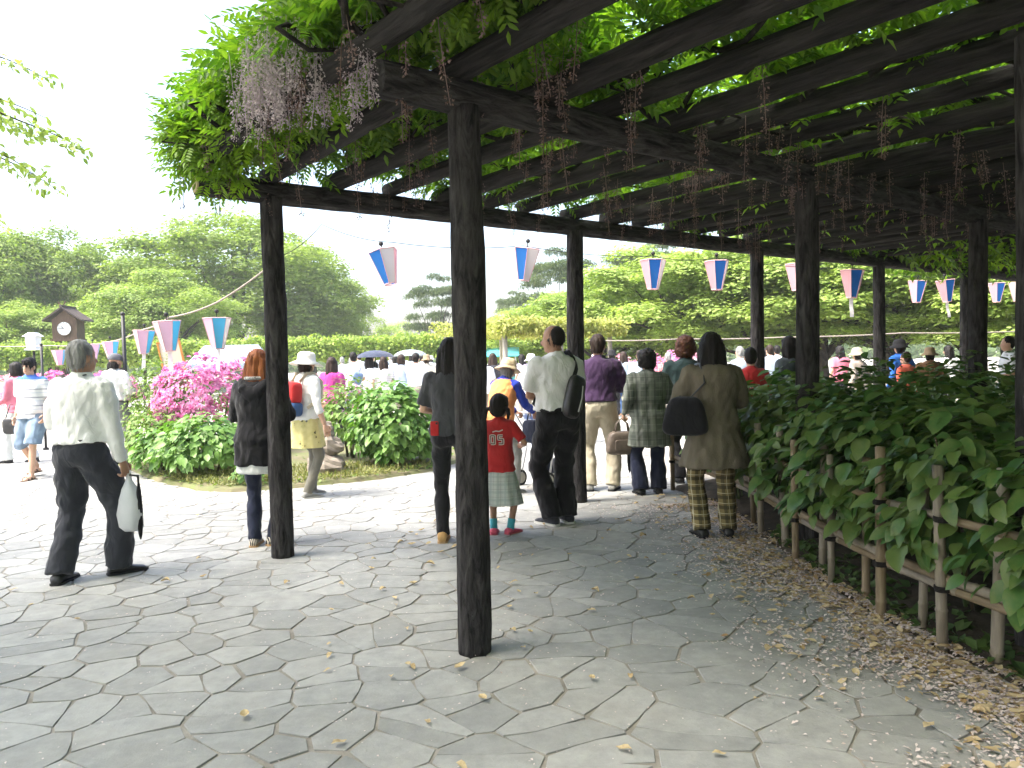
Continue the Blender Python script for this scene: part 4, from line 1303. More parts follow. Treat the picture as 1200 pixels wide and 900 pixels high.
def rings(mb, pts, segs=16):
    """loft through (centre, rx, ry, axis_x, axis_y)"""
    V, F = [], []
    n = len(pts)
    for c, rx, ry, ax, ay in pts:
        for q in range(segs):
            a = 2 * math.pi * q / segs
            ca, sa = math.cos(a), math.sin(a)
            V.append(c + ax * (math.copysign(abs(ca) ** .85, ca) * rx) + ay * (math.copysign(abs(sa) ** .85, sa) * ry))
    for i in range(n - 1):
        for q in range(segs): F.append((i * segs + q, i * segs + (q + 1) % segs, (i + 1) * segs + (q + 1) % segs, (i + 1) * segs + q))
    F.append(tuple(range(segs - 1, -1, -1))); F.append(tuple((n - 1) * segs + q for q in range(segs)))
    mb.add(V, F)

TORSO = [(.83, .10, .085, 0), (.88, .150, .112, -.008), (.95, .165, .122, -.012), (1.02, .150, .108, -.002), (1.09, .138, .098, .004), (1.17, .146, .104, .006), (1.26, .160, .112, .008), (1.34, .164, .104, .0), (1.385, .148, .086, -.005), (1.425, .10, .068, -.005), (1.46, .06, .058, .0)]
TZ = [r[0] for r in TORSO]
def tring(z): return [float(np.interp(z, TZ, [r[k] for r in TORSO])) for k in (1, 2, 3)]
def torso(mb, f, grow=0.0, z0=.83, z1=1.46, belly=0.0, flare=0.0, hem=None):
    b = f.p['build']
    out = []
    def ring(z, rx, ry, yo):
        ax = (f.T(1, 0, z) - f.T(0, 0, z)).normalized(); ay = (f.T(0, 1, z) - f.T(0, 0, z)).normalized()
        return (f.T(0, yo, z), rx * b + grow, ry * b + grow, ax, ay)
    lo = z0
    if hem is not None:
        lo = max(hem, .90)
        if hem < .90:
            for i in range(6):
                z = hem + (.90 - hem) * i / 6
                k = (.90 - z) / max(.05, .90 - hem)
                out.append(ring(z, .160 + flare * k, .122 + flare * .85 * k, -.008))
    zs = sorted(set([lo, z1] + [z for z in TZ if lo < z < z1]))
    for z in zs:
        rx, ry, yo = tring(z)
        bl = belly * math.exp(-((z - 1.03) / .12) ** 2)
        out.append(ring(z, rx + bl * .4, ry + bl * .6, yo + bl * .5))
    rings(mb, out)

def limb(mb, pts, rad, segs=12):
    """smooth tube with intermediate points"""
    mb.tube(pts, rad, segs)
def legpts(f, i, r):
    h, k, a = f.hip[i], f.knee[i], f.ank[i]
    return [h + Vector((0, 0, .05)), h, h.lerp(k, .5), k, k.lerp(a, .35), a], r
def armpts(f, i): 
    s, e, w = f.sh[i], f.elb[i], f.wr[i]
    return [s.lerp(f.neck, .28), s, s.lerp(e, .5), e, e.lerp(w, .4), w]

def body_mesh(f, voxel, hands=True, feet=True, st=0.0, sl=1.0, sa=1.0):
    mb = MB()
    torso(mb, f, -st)
    b = f.p['build']
    mb.tube([f.T(0, 0, 1.40), f.T(0, .004, 1.47), f.H(0, -.012, -.05)], [.062 * b, .053 * b, .052], 12)
    # head: skull, jaw, nose, ears
    V, F = ball((0, 0, 0), (.074, .092, .105), 18, 14)
    mb.add([f.H(v.x, v.y - .006, v.z + .016) for v in V], F)
    V, F = ball((0, 0, 0), (.055, .062, .064), 14, 10)
    mb.add([f.H(v.x, v.y + .026, v.z - .052) for v in V], F)
    V, F = ball((0, 0, 0), (.022, .016, .016), 8, 6)
    mb.add([f.H(v.x, v.y + .074, v.z - .092) for v in V], F)
    mb.tube([f.H(0, .082, .012), f.H(0, .098, -.014), f.H(0, .106, -.030), f.H(0, .090, -.040)], [.008, .012, .016, .013], 8)
    for s in (-1, 1):
        V, F = ball((0, 0, 0), (.013, .022, .034), 8, 8)
        mb.add([f.H(v.x + s * .076, v.y - .008, v.z - .012) for v in V], F)
    for i in (0, 1):
        pts_, r = legpts(f, i, [.088 * b * sl, .090 * b * sl, .076 * b * sl, .055 * sl, .054 * sl, .037])
        limb(mb, pts_, r)
        limb(mb, armpts(f, i), [.048 * b * sa, .050 * b * sa, .044 * b * sa, .038 * sa, .040 * sa, .026])
        if feet:
            a = f.ank[i]; tr = R(f.p['feet'][i][2]); fd = Vector((-math.sin(tr), math.cos(tr), 0))
            g = Vector((a.x, a.y, a.z - .085))
            mb.tube([g - fd * .055 + Vector((0, 0, .03)), g + Vector((0, 0, .05)), g + fd * .08 + Vector((0, 0, .035)), g + fd * .15 + Vector((0, 0, .022)), g + fd * .185 + Vector((0, 0, .018))], [.03, .036, .036, .038, .02], 10)
    me = remesh(mb, voxel, 3, 'body')
    if hands:
        hm = MB()
        for i, sg in ((0, -1), (1, 1)):
            w = f.wr[i]; d = (w - f.elb[i]).normalized()
            hd = f.p['lhd' if i == 0 else 'rhd'] or d
            pl = f.p['lpalm' if i == 0 else 'rpalm'] or (-sg * 1.0, .15, 0)
            hand(hm, w, hd, pl, f.p['lcurl' if i == 0 else 'rcurl'], 1.0, sg)
        nv = len(me.vertices)
        V0 = [tuple(v.co) for v in me.vertices]; F0 = [tuple(p_.vertices) for p_ in me.polygons]
        nm = bpy.data.meshes.new('body')
        nm.from_pydata(V0 + hm.V, [], F0 + [tuple(i + nv for i in q) for q in hm.F])
        nm.polygons.foreach_set('use_smooth', [True] * len(nm.polygons)); nm.update()
        bpy.data.meshes.remove(me); me = nm
    return me

def top_mesh(f, voxel, sleeve='long', hem=.9, grow=.018, flare=.03, cuff=.036, belly=.02, collar=True, fold=.011, seed=1, loose=1.0, upper=1.44):
    mb = MB()
    torso(mb, f, grow, z1=upper, belly=belly, hem=hem, flare=flare)
    b = f.p['build']
    if collar:
        mb.tube([f.T(0, -.006, 1.415), f.T(0, -.002, 1.455), f.T(0, .002, 1.478)], [.090 * b, .072 * b, .070 * b], 14)
    for i in (0, 1):
        pts_ = armpts(f, i)
        s, e, w = f.sh[i], f.elb[i], f.wr[i]
        if sleeve == 'long':
            limb(mb, pts_, [.052 * b + grow * .3, .058 * b + grow * .35, .054 * loose * b + grow * .2, .050 * loose + grow * .15, .046 * loose + grow * .1, cuff])
        elif sleeve == '3q':
            q = e.lerp(w, .45)
            limb(mb, [pts_[0], s, s.lerp(e, .5), e, q], [.052 * b + grow * .3, .058 * b + grow * .35, .054 * loose * b + grow * .2, .049 * loose, .047 * loose])
        elif sleeve == 'short':
            q = s.lerp(e, .82)
            limb(mb, [pts_[0], s, s.lerp(e, .45), q], [.052 * b + grow * .3, .058 * b + grow * .35, .057 * loose * b + grow * .3, .059 * loose * b + grow * .3])
        else:
            limb(mb, [pts_[0], s.lerp(pts_[0], .3)], [.062 * b, .062 * b])
    return remesh(mb, voxel, 3, 'shirt', fold, seed=seed)

def trouser_mesh(f, voxel, length=1.0, hemr=.078, thigh=.100, knee=.080, waist=1.0, fold=.010, seed=2, grow=.012):
    mb = MB()
    torso(mb, f, grow, z0=.82, z1=waist)
    for sx in (-.075, .075):
        V, F = ball(f.T(sx, -.045, .895), (.088, .085, .095), 14, 10); mb.add(V, F)
    b = f.p['build']
    for i in (0, 1):
        h, k, a = f.hip[i], f.knee[i], f.ank[i]
        a2 = a + (a - k).normalized() * .022
        if length >= 1.0:
            limb(mb, [h + Vector((0, 0, .06)), h, h.lerp(k, .5), k, k.lerp(a, .5), a, a2], [.096 * b, thigh * b, (thigh + knee) / 2 * b * .98, knee, (knee + hemr) / 2, hemr, hemr * 1.04])
        else:
            kk = k.lerp(a, length)
            limb(mb, [h + Vector((0, 0, .06)), h, h.lerp(k, .5), k, kk], [.096 * b, thigh * b, thigh * b, knee, hemr])
    return remesh(mb, voxel, 3, 'trousers', fold, (7, 7, 9), seed)

def shoe(f, i, mat, sole, root, L=.265, W=.047, H=.085, high=0.0, band=None, s=1.0, name='shoe'):
    a = f.ank[i]; tr = R(f.p['feet'][i][2]); fd = Vector((-math.sin(tr), math.cos(tr), 0)); sd_ = Vector((math.cos(tr), math.sin(tr), 0)); up = Vector((0, 0, 1))
    if f.p['lift'][i] > .02:
        pit = Matrix.Rotation(-.5, 3, sd_); fd = pit @ fd; up = pit @ up
    g = a - up * .085
    V, F = [], []
    prof = [(-.075, .6, .055), (-.062, .85, .085 + high * .3), (-.02, .92, .098 + high), (.03, .9, .092 + high * .6), (.08, .96, .066), (.13, 1.05, .052), (.165, .95, .045), (.188, .55, .030)]
    k = L / .265
    seg = 12
    for y, w, hh in prof:
        for q in range(seg):
            an = 2 * math.pi * q / seg
            c, sn = math.cos(an), math.sin(an)
            z = (.012 + (hh - .012) * (sn * .5 + .5) ** .8) if True else 0
            V.append(((g + fd * y * k + sd_ * (c * W * w) + up * z)) * 1.0)
    n = len(prof)
    for j in range(n - 1):
        for q in range(seg): F.append((j * seg + q, j * seg + (q + 1) % seg, (j + 1) * seg + (q + 1) % seg, (j + 1) * seg + q))
    F.append(tuple(range(seg - 1, -1, -1))); F.append(tuple((n - 1) * seg + q for q in range(seg)))
    V = [v * s for v in V]
    o = MB().add(V, F).build(name, mat, root, smooth=True)
    # sole
    V, F = [], []
    out = [(-.080, .5), (-.066, .86), (-.02, .95), (.04, .93), (.09, 1.04), (.135, 1.12), (.17, 1.0), (.194, .5)]
    loop = [(y, w) for y, w in out] + [(y, -w) for y, w in reversed(out)]
    for z in (.001, .026):
        for y, w in loop: V.append((g + fd * y * k + sd_ * (w * W) + up * z) * s)
    m_ = len(loop)
    for j in range(m_): F.append((j, (j + 1) % m_, m_ + (j + 1) % m_, m_ + j))
    F.append(tuple(range(m_ - 1, -1, -1))); F.append(tuple(m_ + j for j in range(m_)))
    MB().add(V, F).build('sole', sole, o)
    return o

def strands(me, f, amt, freq=26, seed=0, s=1.0):
    n = len(me.vertices)
    co = np.empty(n * 3, np.float32); me.vertices.foreach_get('co', co); co = co.reshape(-1, 3)
    no = np.empty(n * 3, np.float32); me.vertex_normals.foreach_get('vector', no); no = no.reshape(-1, 3)
    c = f.headc
    out = []
    for (x, y, z) in co.tolist():
        a = math.atan2(y - c.y, x - c.x)
        out.append(noise.noise((math.cos(a) * freq * .3 + seed, math.sin(a) * freq * .3, z * 3.0)) + .6 * noise.noise((math.cos(a) * freq * .8, math.sin(a) * freq * .8 + seed, z * 5)))
    me.vertices.foreach_set('co', (co + no * (np.array(out) * amt)[:, None]).astype(np.float32).ravel()); me.update()

def hair_mesh(f, style, voxel=.009, seed=0):
    mb = MB()
    def hb(c, r):
        V, F = ball((0, 0, 0), r, 18, 12)
        mb.add([f.H(v.x + c[0], v.y + c[1], v.z + c[2]) for v in V], F)
    if style == 'under':           # what shows below a hat
        hb((0, -.030, -.035), (.082, .074, .062)); hb((0, -.035, -.085), (.074, .055, .05))
    elif style == 'short':
        hb((0, -.020, .030), (.082, .092, .100)); hb((0, -.045, -.02), (.070, .060, .070))
    elif style == 'mop':
        hb((0, -.012, .035), (.088, .098, .102)); hb((0, -.045, -.025), (.074, .060, .072)); hb((0, .055, .075), (.066, .045, .036))
    elif style == 'fringe':        # horseshoe of hair round a bald crown
        hb((0, -.032, .020), (.0805, .078, .092)); hb((.055, -.02, -.005), (.028, .055, .04)); hb((-.055, -.02, -.005), (.028, .055, .04))
    elif style == 'bob':
        hb((0, -.014, .030), (.094, .104, .108)); hb((0, -.035, -.05), (.092, .075, .085)); hb((.062, 0, -.04), (.035, .055, .085)); hb((-.062, 0, -.04), (.035, .055, .085)); hb((0, .05, .07), (.07, .045, .04))
    elif style == 'perm':
        hb((0, -.014, .028), (.105, .112, .112)); hb((0, -.045, -.045), (.095, .075, .075)); hb((.07, -.01, -.02), (.045, .06, .07)); hb((-.07, -.01, -.02), (.045, .06, .07)); hb((0, .04, .08), (.08, .05, .045))
    elif style in ('shoulder', 'long'):
        z1 = -.24 if style == 'shoulder' else -.47
        hb((0, -.014, .030), (.090, .102, .106)); hb((0, .05, .068), (.068, .042, .04))
        dn = Vector((0, -.02, z1))
        for sx, w in ((-.055, .045), (0, .062), (.055, .045)):
            p = [f.H(sx, -.045, .03), f.H(sx * 1.1, -.06, -.06), f.H(sx * 1.2, -.060, -.06) + Vector((0, -.025, z1 * .35)), f.H(sx * 1.15, -.06, -.06) + Vector((0, -.04, z1 * .7)), f.H(sx * .9, -.06, -.06) + Vector((0, -.035, z1))]
            mb.tube(p, [w, w * 1.05, (w * 1.05, w * .7), (w, w * .62), (w * .45, w * .35)], 10)
        for sx in (-1, 1):
            mb.tube([f.H(sx * .062, .0, .04), f.H(sx * .080, .005, -.04), f.H(sx * .085, -.01, -.12), f.H(sx * .082, -.03, -.19)], [.03, .034, .030, .016], 8)
    elif style == 'pigtails':
        hb((0, -.014, .028), (.090, .102, .104)); hb((0, -.045, -.03), (.08, .06, .07)); hb((0, .05, .07), (.068, .042, .04))
        for sx in (-1, 1):
            mb.tube([f.H(sx * .07, -.04, -.01), f.H(sx * .115, -.05, -.02), f.H(sx * .125, -.055, -.07), f.H(sx * .115, -.055, -.12)], [.022, .030, .030, .012], 8)
    me = remesh(mb, voxel, 2, 'hair')
    if style == 'perm':
        n = len(me.vertices); co = np.empty(n * 3, np.float32); me.vertices.foreach_get('co', co); co = co.reshape(-1, 3)
        no = np.empty(n * 3, np.float32); me.vertex_normals.foreach_get('vector', no); no = no.reshape(-1, 3)
        d = np.array([noise.noise((x * 38, y * 38, z * 38)) for x, y, z in co.tolist()])
        me.vertices.foreach_set('co', (co + no * (d * .012)[:, None]).astype(np.float32).ravel()); me.update()
    else:
        strands(me, f, .008 if style not in ('fringe',) else .003, seed=seed)
    return me

def loose_strands(f, me, style):
    """fine locks lying over the hair and lifting off it at their ends"""
    n = len(me.vertices)
    co = np.empty(n * 3, np.float32); me.vertices.foreach_get('co', co); co = co.reshape(-1, 3)
    no = np.empty(n * 3, np.float32); me.vertex_normals.foreach_get('vector', no); no = no.reshape(-1, 3)
    k = 420; r_ = np.random.default_rng(len(PEOPLE) + 5)
    idx = r_.integers(0, n, k)
    L = {'short': .045, 'mop': .055, 'fringe': .02, 'perm': .045}.get(style, .085)
    P = co[idx].astype(float); N = no[idx].astype(float)
    top = np.array(f.H(0, -.02, .12))
    dn = P - top; dn[:, 2] -= .06
    if style == 'perm': dn = r_.normal(size=(k, 3))
    dn += r_.normal(size=(k, 3)) * .02
    dn -= N * np.sum(dn * N, 1, keepdims=True); dn /= np.linalg.norm(dn, axis=1, keepdims=True) + 1e-9
    sd_ = np.cross(dn, N)
    Ls = L * r_.uniform(.5, 1.3, k)
    lift = r_.uniform(.002, .010, k) * (2.0 if style in ('perm', 'mop') else 1.0)
    V = []
    for t in (0, .35, .7, 1.0):
        c = P + dn * (Ls * t)[:, None] + N * (.0015 + lift * t * t)[:, None] + np.array([0, 0, -.012]) * t * t
        w = .0034 * (1 - .85 * t)
        V += [c - sd_ * w, c + sd_ * w]
    V = np.stack(V, 1).reshape(-1, 3)
    F = (np.array([(0, 1, 3, 2), (2, 3, 5, 4), (4, 5, 7, 6)])[None] + (np.arange(k) * 8)[:, None, None]).reshape(-1, 4)
    return np_mesh('loose_strands', V, [F], True)
def hairmat(name, c1, c2): return M(name, c1, c2, 9, .55, .8, 45, stretch=(3, 3, .5), spec=.22, bdist=.006)
BLACKH = hairmat('black_hair', (0.006, 0.005, 0.005), (0.018, 0.015, 0.014))
BROWNH = hairmat('dark_brown_hair', (0.018, 0.011, 0.008), (0.045, 0.028, 0.02))
ORANGEH = hairmat('ginger_hair', (0.13, 0.038, 0.012), (0.30, 0.10, 0.03))
AUBURNH = hairmat('auburn_hair', (0.035, 0.013, 0.008), (0.10, 0.036, 0.017))
GREYH = hairmat('grey_hair', (0.12, 0.12, 0.12), (0.36, 0.36, 0.35))

def cloth(name, c, c2=None, rough=.9, bump=.35, scale=5):
    c2 = c2 or tuple(min(1, v * 1.18 + .004) for v in c)
    new = name not in _m
    m = M(name, c, c2, scale, rough, bump, 150, spec=.15, bdist=.003, sheen=.15)
    if new:      # soft creases under the weave
        n, l = m.node_tree.nodes, m.node_tree.links
        wv = n.new('ShaderNodeTexNoise'); wv.inputs['Scale'].default_value = 6.5; wv.inputs['Detail'].default_value = 2.5; wv.inputs['Distortion'].default_value = 1.6
        tc = [x for x in n if x.type == 'TEX_COORD'][0]; b0 = [x for x in n if x.type == 'BUMP'][0]
        mp = n.new('ShaderNodeMapping'); mp.inputs['Scale'].default_value = (1.6, 1.6, .8); mp.inputs['Rotation'].default_value = (.3, .5, 0)
        l.new(tc.outputs['Object'], mp.inputs['Vector']); l.new(mp.outputs[0], wv.inputs['Vector'])
        b1 = n.new('ShaderNodeBump'); b1.inputs['Strength'].default_value = .5; b1.inputs['Distance'].default_value = .03
        l.new(wv.outputs['Fac'], b1.inputs['Height']); l.new(b1.outputs[0], b0.inputs['Normal'])
    return m
def pattern(name, base, layers, rough=.9):
    """layers: (axis, frequency per metre, duty, offset, colour, opacity) lines laid over the base colour"""
    if name in _m: return _m[name]
    m, t, n, l, p = nt(name)
    tc = n.new('ShaderNodeTexCoord'); sp = n.new('ShaderNodeSeparateXYZ'); l.new(tc.outputs['Object'], sp.inputs[0])
    cur = n.new('ShaderNodeRGB'); cur.outputs[0].default_value = col4(base); cur = cur.outputs[0]
    for ax, fq, duty, off, c, op in layers:
        if ax == 'T':      # around the body
            a_ = n.new('ShaderNodeMath'); a_.operation = 'ADD'; l.new(sp.outputs['X'], a_.inputs[0]); l.new(sp.outputs['Y'], a_.inputs[1]); src = a_.outputs[0]
        else: src = sp.outputs[ax]
        a = n.new('ShaderNodeMath'); a.operation = 'MULTIPLY_ADD'; a.inputs[1].default_value = fq; a.inputs[2].default_value = off; l.new(src, a.inputs[0])
        b = n.new('ShaderNodeMath'); b.operation = 'FRACT'; l.new(a.outputs[0], b.inputs[0])
        c_ = n.new('ShaderNodeMath'); c_.operation = 'LESS_THAN'; c_.inputs[1].default_value = duty; l.new(b.outputs[0], c_.inputs[0])
        d = n.new('ShaderNodeMath'); d.operation = 'MULTIPLY'; d.inputs[1].default_value = op; l.new(c_.outputs[0], d.inputs[0])
        mx = n.new('ShaderNodeMix'); mx.data_type = 'RGBA'; l.new(d.outputs[0], mx.inputs['Factor']); l.new(cur, mx.inputs[6]); mx.inputs[7].default_value = col4(c)
        cur = mx.outputs[2]
    l.new(cur, p.inputs['Base Color'])
    p.inputs['Roughness'].default_value = rough; p.inputs['Specular IOR Level'].default_value = .15
    nb = n.new('ShaderNodeTexNoise'); nb.inputs['Scale'].default_value = 140; l.new(tc.outputs['Object'], nb.inputs['Vector'])
    bp = n.new('ShaderNodeBump'); bp.inputs['Strength'].default_value = .3; bp.inputs['Distance'].default_value = .003; l.new(nb.outputs['Fac'], bp.inputs['Height']); l.new(bp.outputs[0], p.inputs['Normal'])
    _m[name] = m
    return m

WHITEC = cloth('white_cotton', (0.70, 0.71, 0.69), (0.78, 0.79, 0.77))
BLACKC = cloth('black_cloth', (0.010, 0.010, 0.012), (0.018, 0.018, 0.021))
CHAR = cloth('charcoal_cloth', (0.028, 0.030, 0.038), (0.042, 0.045, 0.055))
NAVYD = cloth('dark_denim', (0.010, 0.014, 0.032), (0.022, 0.028, 0.055))
GREYC = cloth('grey_cloth', (0.22, 0.225, 0.225), (0.30, 0.305, 0.30))
KHAKI = cloth('khaki_cloth', (0.42, 0.37, 0.27), (0.52, 0.47, 0.36))
DENIM = cloth('faded_denim', (0.13, 0.19, 0.27), (0.22, 0.29, 0.37))
BLACKL = M('black_leather', (0.010, 0.010, 0.011), (0.02, 0.02, 0.021), 20, .4, .2, 60, spec=.5)
RUBBER = M('dark_rubber', (0.02, 0.02, 0.021), rough=.8)
WHITER = M('white_rubber', (0.62, 0.61, 0.57), rough=.6)
GREYR = M('grey_rubber', (0.25, 0.25, 0.24), rough=.7)

def tris(f, s): return None
def scale_me(me, s):
    if abs(s - 1) > 1e-4: me.transform(Matrix.Scale(s, 4))
    return me
PEOPLE = []
def person(label, loc, yaw, h, pose, top=None, bottom=None, hair=None, shoes=None, skin=SKIN, voxel=.0152, cat='person', group=None, face=False, hands=True):
    """top=(material, kwargs), bottom=(material, kwargs), hair=(style, material), shoes=(material, sole, kwargs)"""
    f = skeleton(**pose)
    s = h / 1.70
    root = tag(empty('person', loc, yaw), label, cat, group)
    f.root, f.s = root, s
    f.body = link('body', scale_me(body_mesh(f, voxel, hands, feet=not shoes, st=.03 if top else 0, sl=.72 if bottom and bottom[1].get('length', 1) >= 1 else .9, sa=.85 if top and top[1].get('sleeve', 'long') == 'long' else .97), s), skin, root)
    if bottom: f.bottom = link(bottom[2] if len(bottom) > 2 else 'trousers', scale_me(trouser_mesh(f, voxel, **bottom[1]), s), bottom[0], root)
    if top:
        me = top_mesh(f, voxel, **top[1])
        f.bvh = BVHTree.FromPolygons([v.co.copy() for v in me.vertices], [tuple(p_.vertices) for p_ in me.polygons])
        f.top = link(top[2] if len(top) > 2 else 'shirt', scale_me(me, s), top[0], root)
    if hair:
        hm = hair_mesh(f, hair[0], max(.010, voxel * .75), seed=len(PEOPLE))
        if voxel < .0156:
            sm = loose_strands(f, hm, hair[0]); 
            so = link('loose_strands', scale_me(sm, s), hair[1], root); so['kind'] = 'stuff'
        f.hair = link('hair', scale_me(hm, s), hair[1], root)
        if voxel < .0156: so.parent = f.hair
    if shoes:
        for i in (0, 1): shoe(f, i, shoes[0], shoes[1], root, s=s, **(shoes[2] if len(shoes) > 2 else {}))
    if face:
        EYE = M('dark_eye', (0.01, 0.008, 0.007), rough=.2); LIP = M('lip', (0.36, 0.14, 0.11), rough=.5)
        for sx in (-1, 1):
            V, F = ball((0, 0, 0), (.011, .006, .006), 8, 6)
            MB().add([f.H(v.x + sx * .030, v.y + .0815, v.z + .002) * s for v in V], F).build('eye', EYE, root, smooth=True)
            MB().add(*tube([f.H(sx * .016, .086, .018) * s, f.H(sx * .032, .084, .023) * s, f.H(sx * .048, .072, .018) * s], [.003, .004, .0025], 5)).build('eyebrow', BLACKH, root)
        MB().add(*tube([f.H(-.022, .078, -.064) * s, f.H(0, .090, -.062) * s, f.H(.022, .078, -.064) * s], [.003, .0055, .003], 6)).build('mouth', LIP, root)
    PEOPLE.append(f)
    return f

def surf(f, ang, z, off=.006):
    """point on the outside of the top at an angle (0 = +X, 90 = front) and height, figure units"""
    c = f.T(0, 0, z)
    d = Vector((math.cos(R(ang)), math.sin(R(ang)), 0))
    hit = f.bvh.ray_cast(c + d * 1.0, -d)
    q = hit[0] if hit[0] is not None else c + d * .15
    return q + d * off
def strap(f, pts, w, mat, name='strap', parent=None, thick=.004, off=.008):
    """flat band following the clothes through (angle, z) points"""
    P = [surf(f, a, z, off) if not isinstance(a, Vector) else a for a, z in pts]
    # resample
    Q = []
    for i in range(len(P) - 1):
        for k in range(4):
            t = k / 4
            a0, z0 = pts[i]; a1, z1 = pts[i + 1]
            if isinstance(a0, Vector) or isinstance(a1, Vector): Q.append(P[i].lerp(P[i + 1], t))
            else: Q.append(surf(f, a0 + (a1 - a0) * t, z0 + (z1 - z0) * t, off))
    Q.append(P[-1])
    V, F = [], []
    for i, q in enumerate(Q):
        t = (Q[min(i + 1, len(Q) - 1)] - Q[max(i - 1, 0)]).normalized()
        c = f.T(0, 0, q.z); o = (q - c); o.z = 0; o = o.normalized() if o.length > 1e-6 else Vector((0, 1, 0))
        sd_ = t.cross(o).normalized() * (w / 2)
        for k in (q - sd_, q + sd_, q + sd_ + o * thick, q - sd_ + o * thick): V.append(k * f.s)
    n = len(Q)
    for i in range(n - 1):
        for k in range(4): F.append((i * 4 + k, i * 4 + (k + 1) % 4, (i + 1) * 4 + (k + 1) % 4, (i + 1) * 4 + k))
    F.append((3, 2, 1, 0)); F.append(tuple((n - 1) * 4 + k for k in range(4)))
    return MB().add(V, F).build(name, mat, parent or f.root)
def world_pt(f, v):
    """figure units to world"""
    return Matrix.Translation(f.root.location) @ Matrix.Rotation(f.root.rotation_euler.z, 4, 'Z') @ (Vector(v) * f.s)

def revolve(prof, seg=24, wob=0.0, seed=0, sx=1.0, sy=1.0):
    V, F = [], []
    for i, (r, z) in enumerate(prof):
        for q in range(seg):
            a = 2 * math.pi * q / seg
            k = 1 + wob * noise.noise((math.cos(a) * 1.5 + seed, math.sin(a) * 1.5, i * .2))
            V.append(Vector((math.cos(a) * r * k * sx, math.sin(a) * r * k * sy, z + wob * .08 * math.sin(a * 3 + seed) * (r > .1))))
    n = len(prof)
    for i in range(n - 1):
        for q in range(seg): F.append((i * seg + q, i * seg + (q + 1) % seg, (i + 1) * seg + (q + 1) % seg, (i + 1) * seg + q))
    F.append(tuple((n - 1) * seg + q for q in range(seg)))
    return V, F
def hat(f, mat, kind='bucket', band=None, brim=.16):
    if kind == 'bucket':
        prof = [(.092, .012), (brim, -.030), (brim + .004, -.026), (.100, .022), (.096, .06), (.090, .100), (.070, .122), (.03, .130)]
    elif kind == 'cap':
        prof = [(.096, .020), (.100, .028), (.098, .06), (.085, .098), (.05, .122), (.015, .128)]
    V, F = revolve(prof, 28, .10 if kind == 'bucket' else .02, seed=len(PEOPLE), sx=.95, sy=1.12)
    tilt = Matrix.Rotation(-.12, 3, 'X')
    o = MB().add([f.H(*(tilt @ Vector((v.x, v.y - .008, v.z + .0)))) * f.s for v in V], F).build('hat' if kind == 'bucket' else 'cap', mat, f.root, smooth=True)
    if kind == 'cap':
        V, F = [], []
        for i in range(9):
            a = R(30 + 15 * i)
            for r, z in ((.092, .030), (.165, .008), (.165, .004), (.092, .024)):
                rr_ = r if r < .1 else .10 + .075 * math.sin(a) ** 1.5
                V.append(f.H(math.cos(a) * rr_, math.sin(a) * rr_ * 1.1, z) * f.s)
        for i in range(8):
            for k in range(4): F.append((i * 4 + k, i * 4 + (k + 1) % 4, (i + 1) * 4 + (k + 1) % 4, (i + 1) * 4 + k))
        MB().add(V, F).build('visor', mat, o, smooth=True)
    if band:
        V, F = revolve([(.1015, .024), (.1005, .045)], 28, .02, seed=3, sx=.96, sy=1.13)
        MB().add([f.H(*(tilt @ Vector((v.x, v.y - .008, v.z)))) * f.s for v in V], F[:-1]).build('band', band, o)
    return o
def skirt_mesh(f, voxel, z0, z1, r0, r1, pleat=.012, seed=0):
    """skirt from waist z1 down to z0"""
    V, F = [], []
    seg, nn = 48, 12
    for i in range(nn + 1):
        t = i / nn
        z = z1 + (z0 - z1) * t
        c = f.T(0, 0, max(z, .8)); c.z = z + (f.P.z - .93)
        r = r0 + (r1 - r0) * t ** .8
        for q in range(seg):
            a = 2 * math.pi * q / seg
            k = 1 + pleat / r * t * (math.sin(a * 11 + seed) + .6 * math.sin(a * 7 + 2 + seed))
            V.append(Vector((c.x + math.cos(a) * r * k, c.y + math.sin(a) * r * k * .8, z)))
    for i in range(nn):
        for q in range(seg): F.append((i * seg + q, i * seg + (q + 1) % seg, (i + 1) * seg + (q + 1) % seg, (i + 1) * seg + q))
    F.append(tuple(range(seg))); 
    return MB().add(V, F)
def Y(d): return R(d)
def part(f, mb, name, mat, smooth=True, parent=None, **k):
    """a piece in figure units attached to the figure"""
    mb.V = [tuple(Vector(v) * f.s) for v in mb.V]
    return mb.build(name, mat, parent or f.root, smooth=smooth, **k)
def held(f, name, label, cat, v):
    """a thing carried by a figure: an Empty at v (figure units) turned like the figure"""
    return tag(empty(name, world_pt(f, v), f.root.rotation_euler.z), label, cat)
def hpart(f, root, v, mb, name, mat, smooth=True, parent=None, bevel=0.0):
    v = Vector(v)
    mb.V = [tuple((Vector(q) - v) * f.s) for q in mb.V]
    return mb.build(name, mat, parent or root, smooth=smooth, bevel=bevel)
def hstrap(f, root, v, pts, w, mat, name='strap', off=.008):
    o = strap(f, pts, w, mat, name, root, off=off)
    o.location = -Vector(v) * f.s
    return o
def belt(f, z, mat, w=.035):
    mb = MB(); P = []
    for a in range(0, 361, 15):
        c = f.T(0, 0, z); b = f.p['build']
        ca, sa = math.cos(R(a)), math.sin(R(a))
        P.append(c + Vector((math.copysign(abs(ca) ** .85, ca) * (.155 * b + .020), math.copysign(abs(sa) ** .85, sa) * (.112 * b + .021) - .006, 0)))
    V, F = [], []
    for q in P: V += [q - Vector((0, 0, w / 2)), q + Vector((0, 0, w / 2))]
    for i in range(len(P) - 1): F.append((2 * i, 2 * i + 2, 2 * i + 3, 2 * i + 1))
    mb.add(V, F)
    return part(f, mb, 'belt', mat)
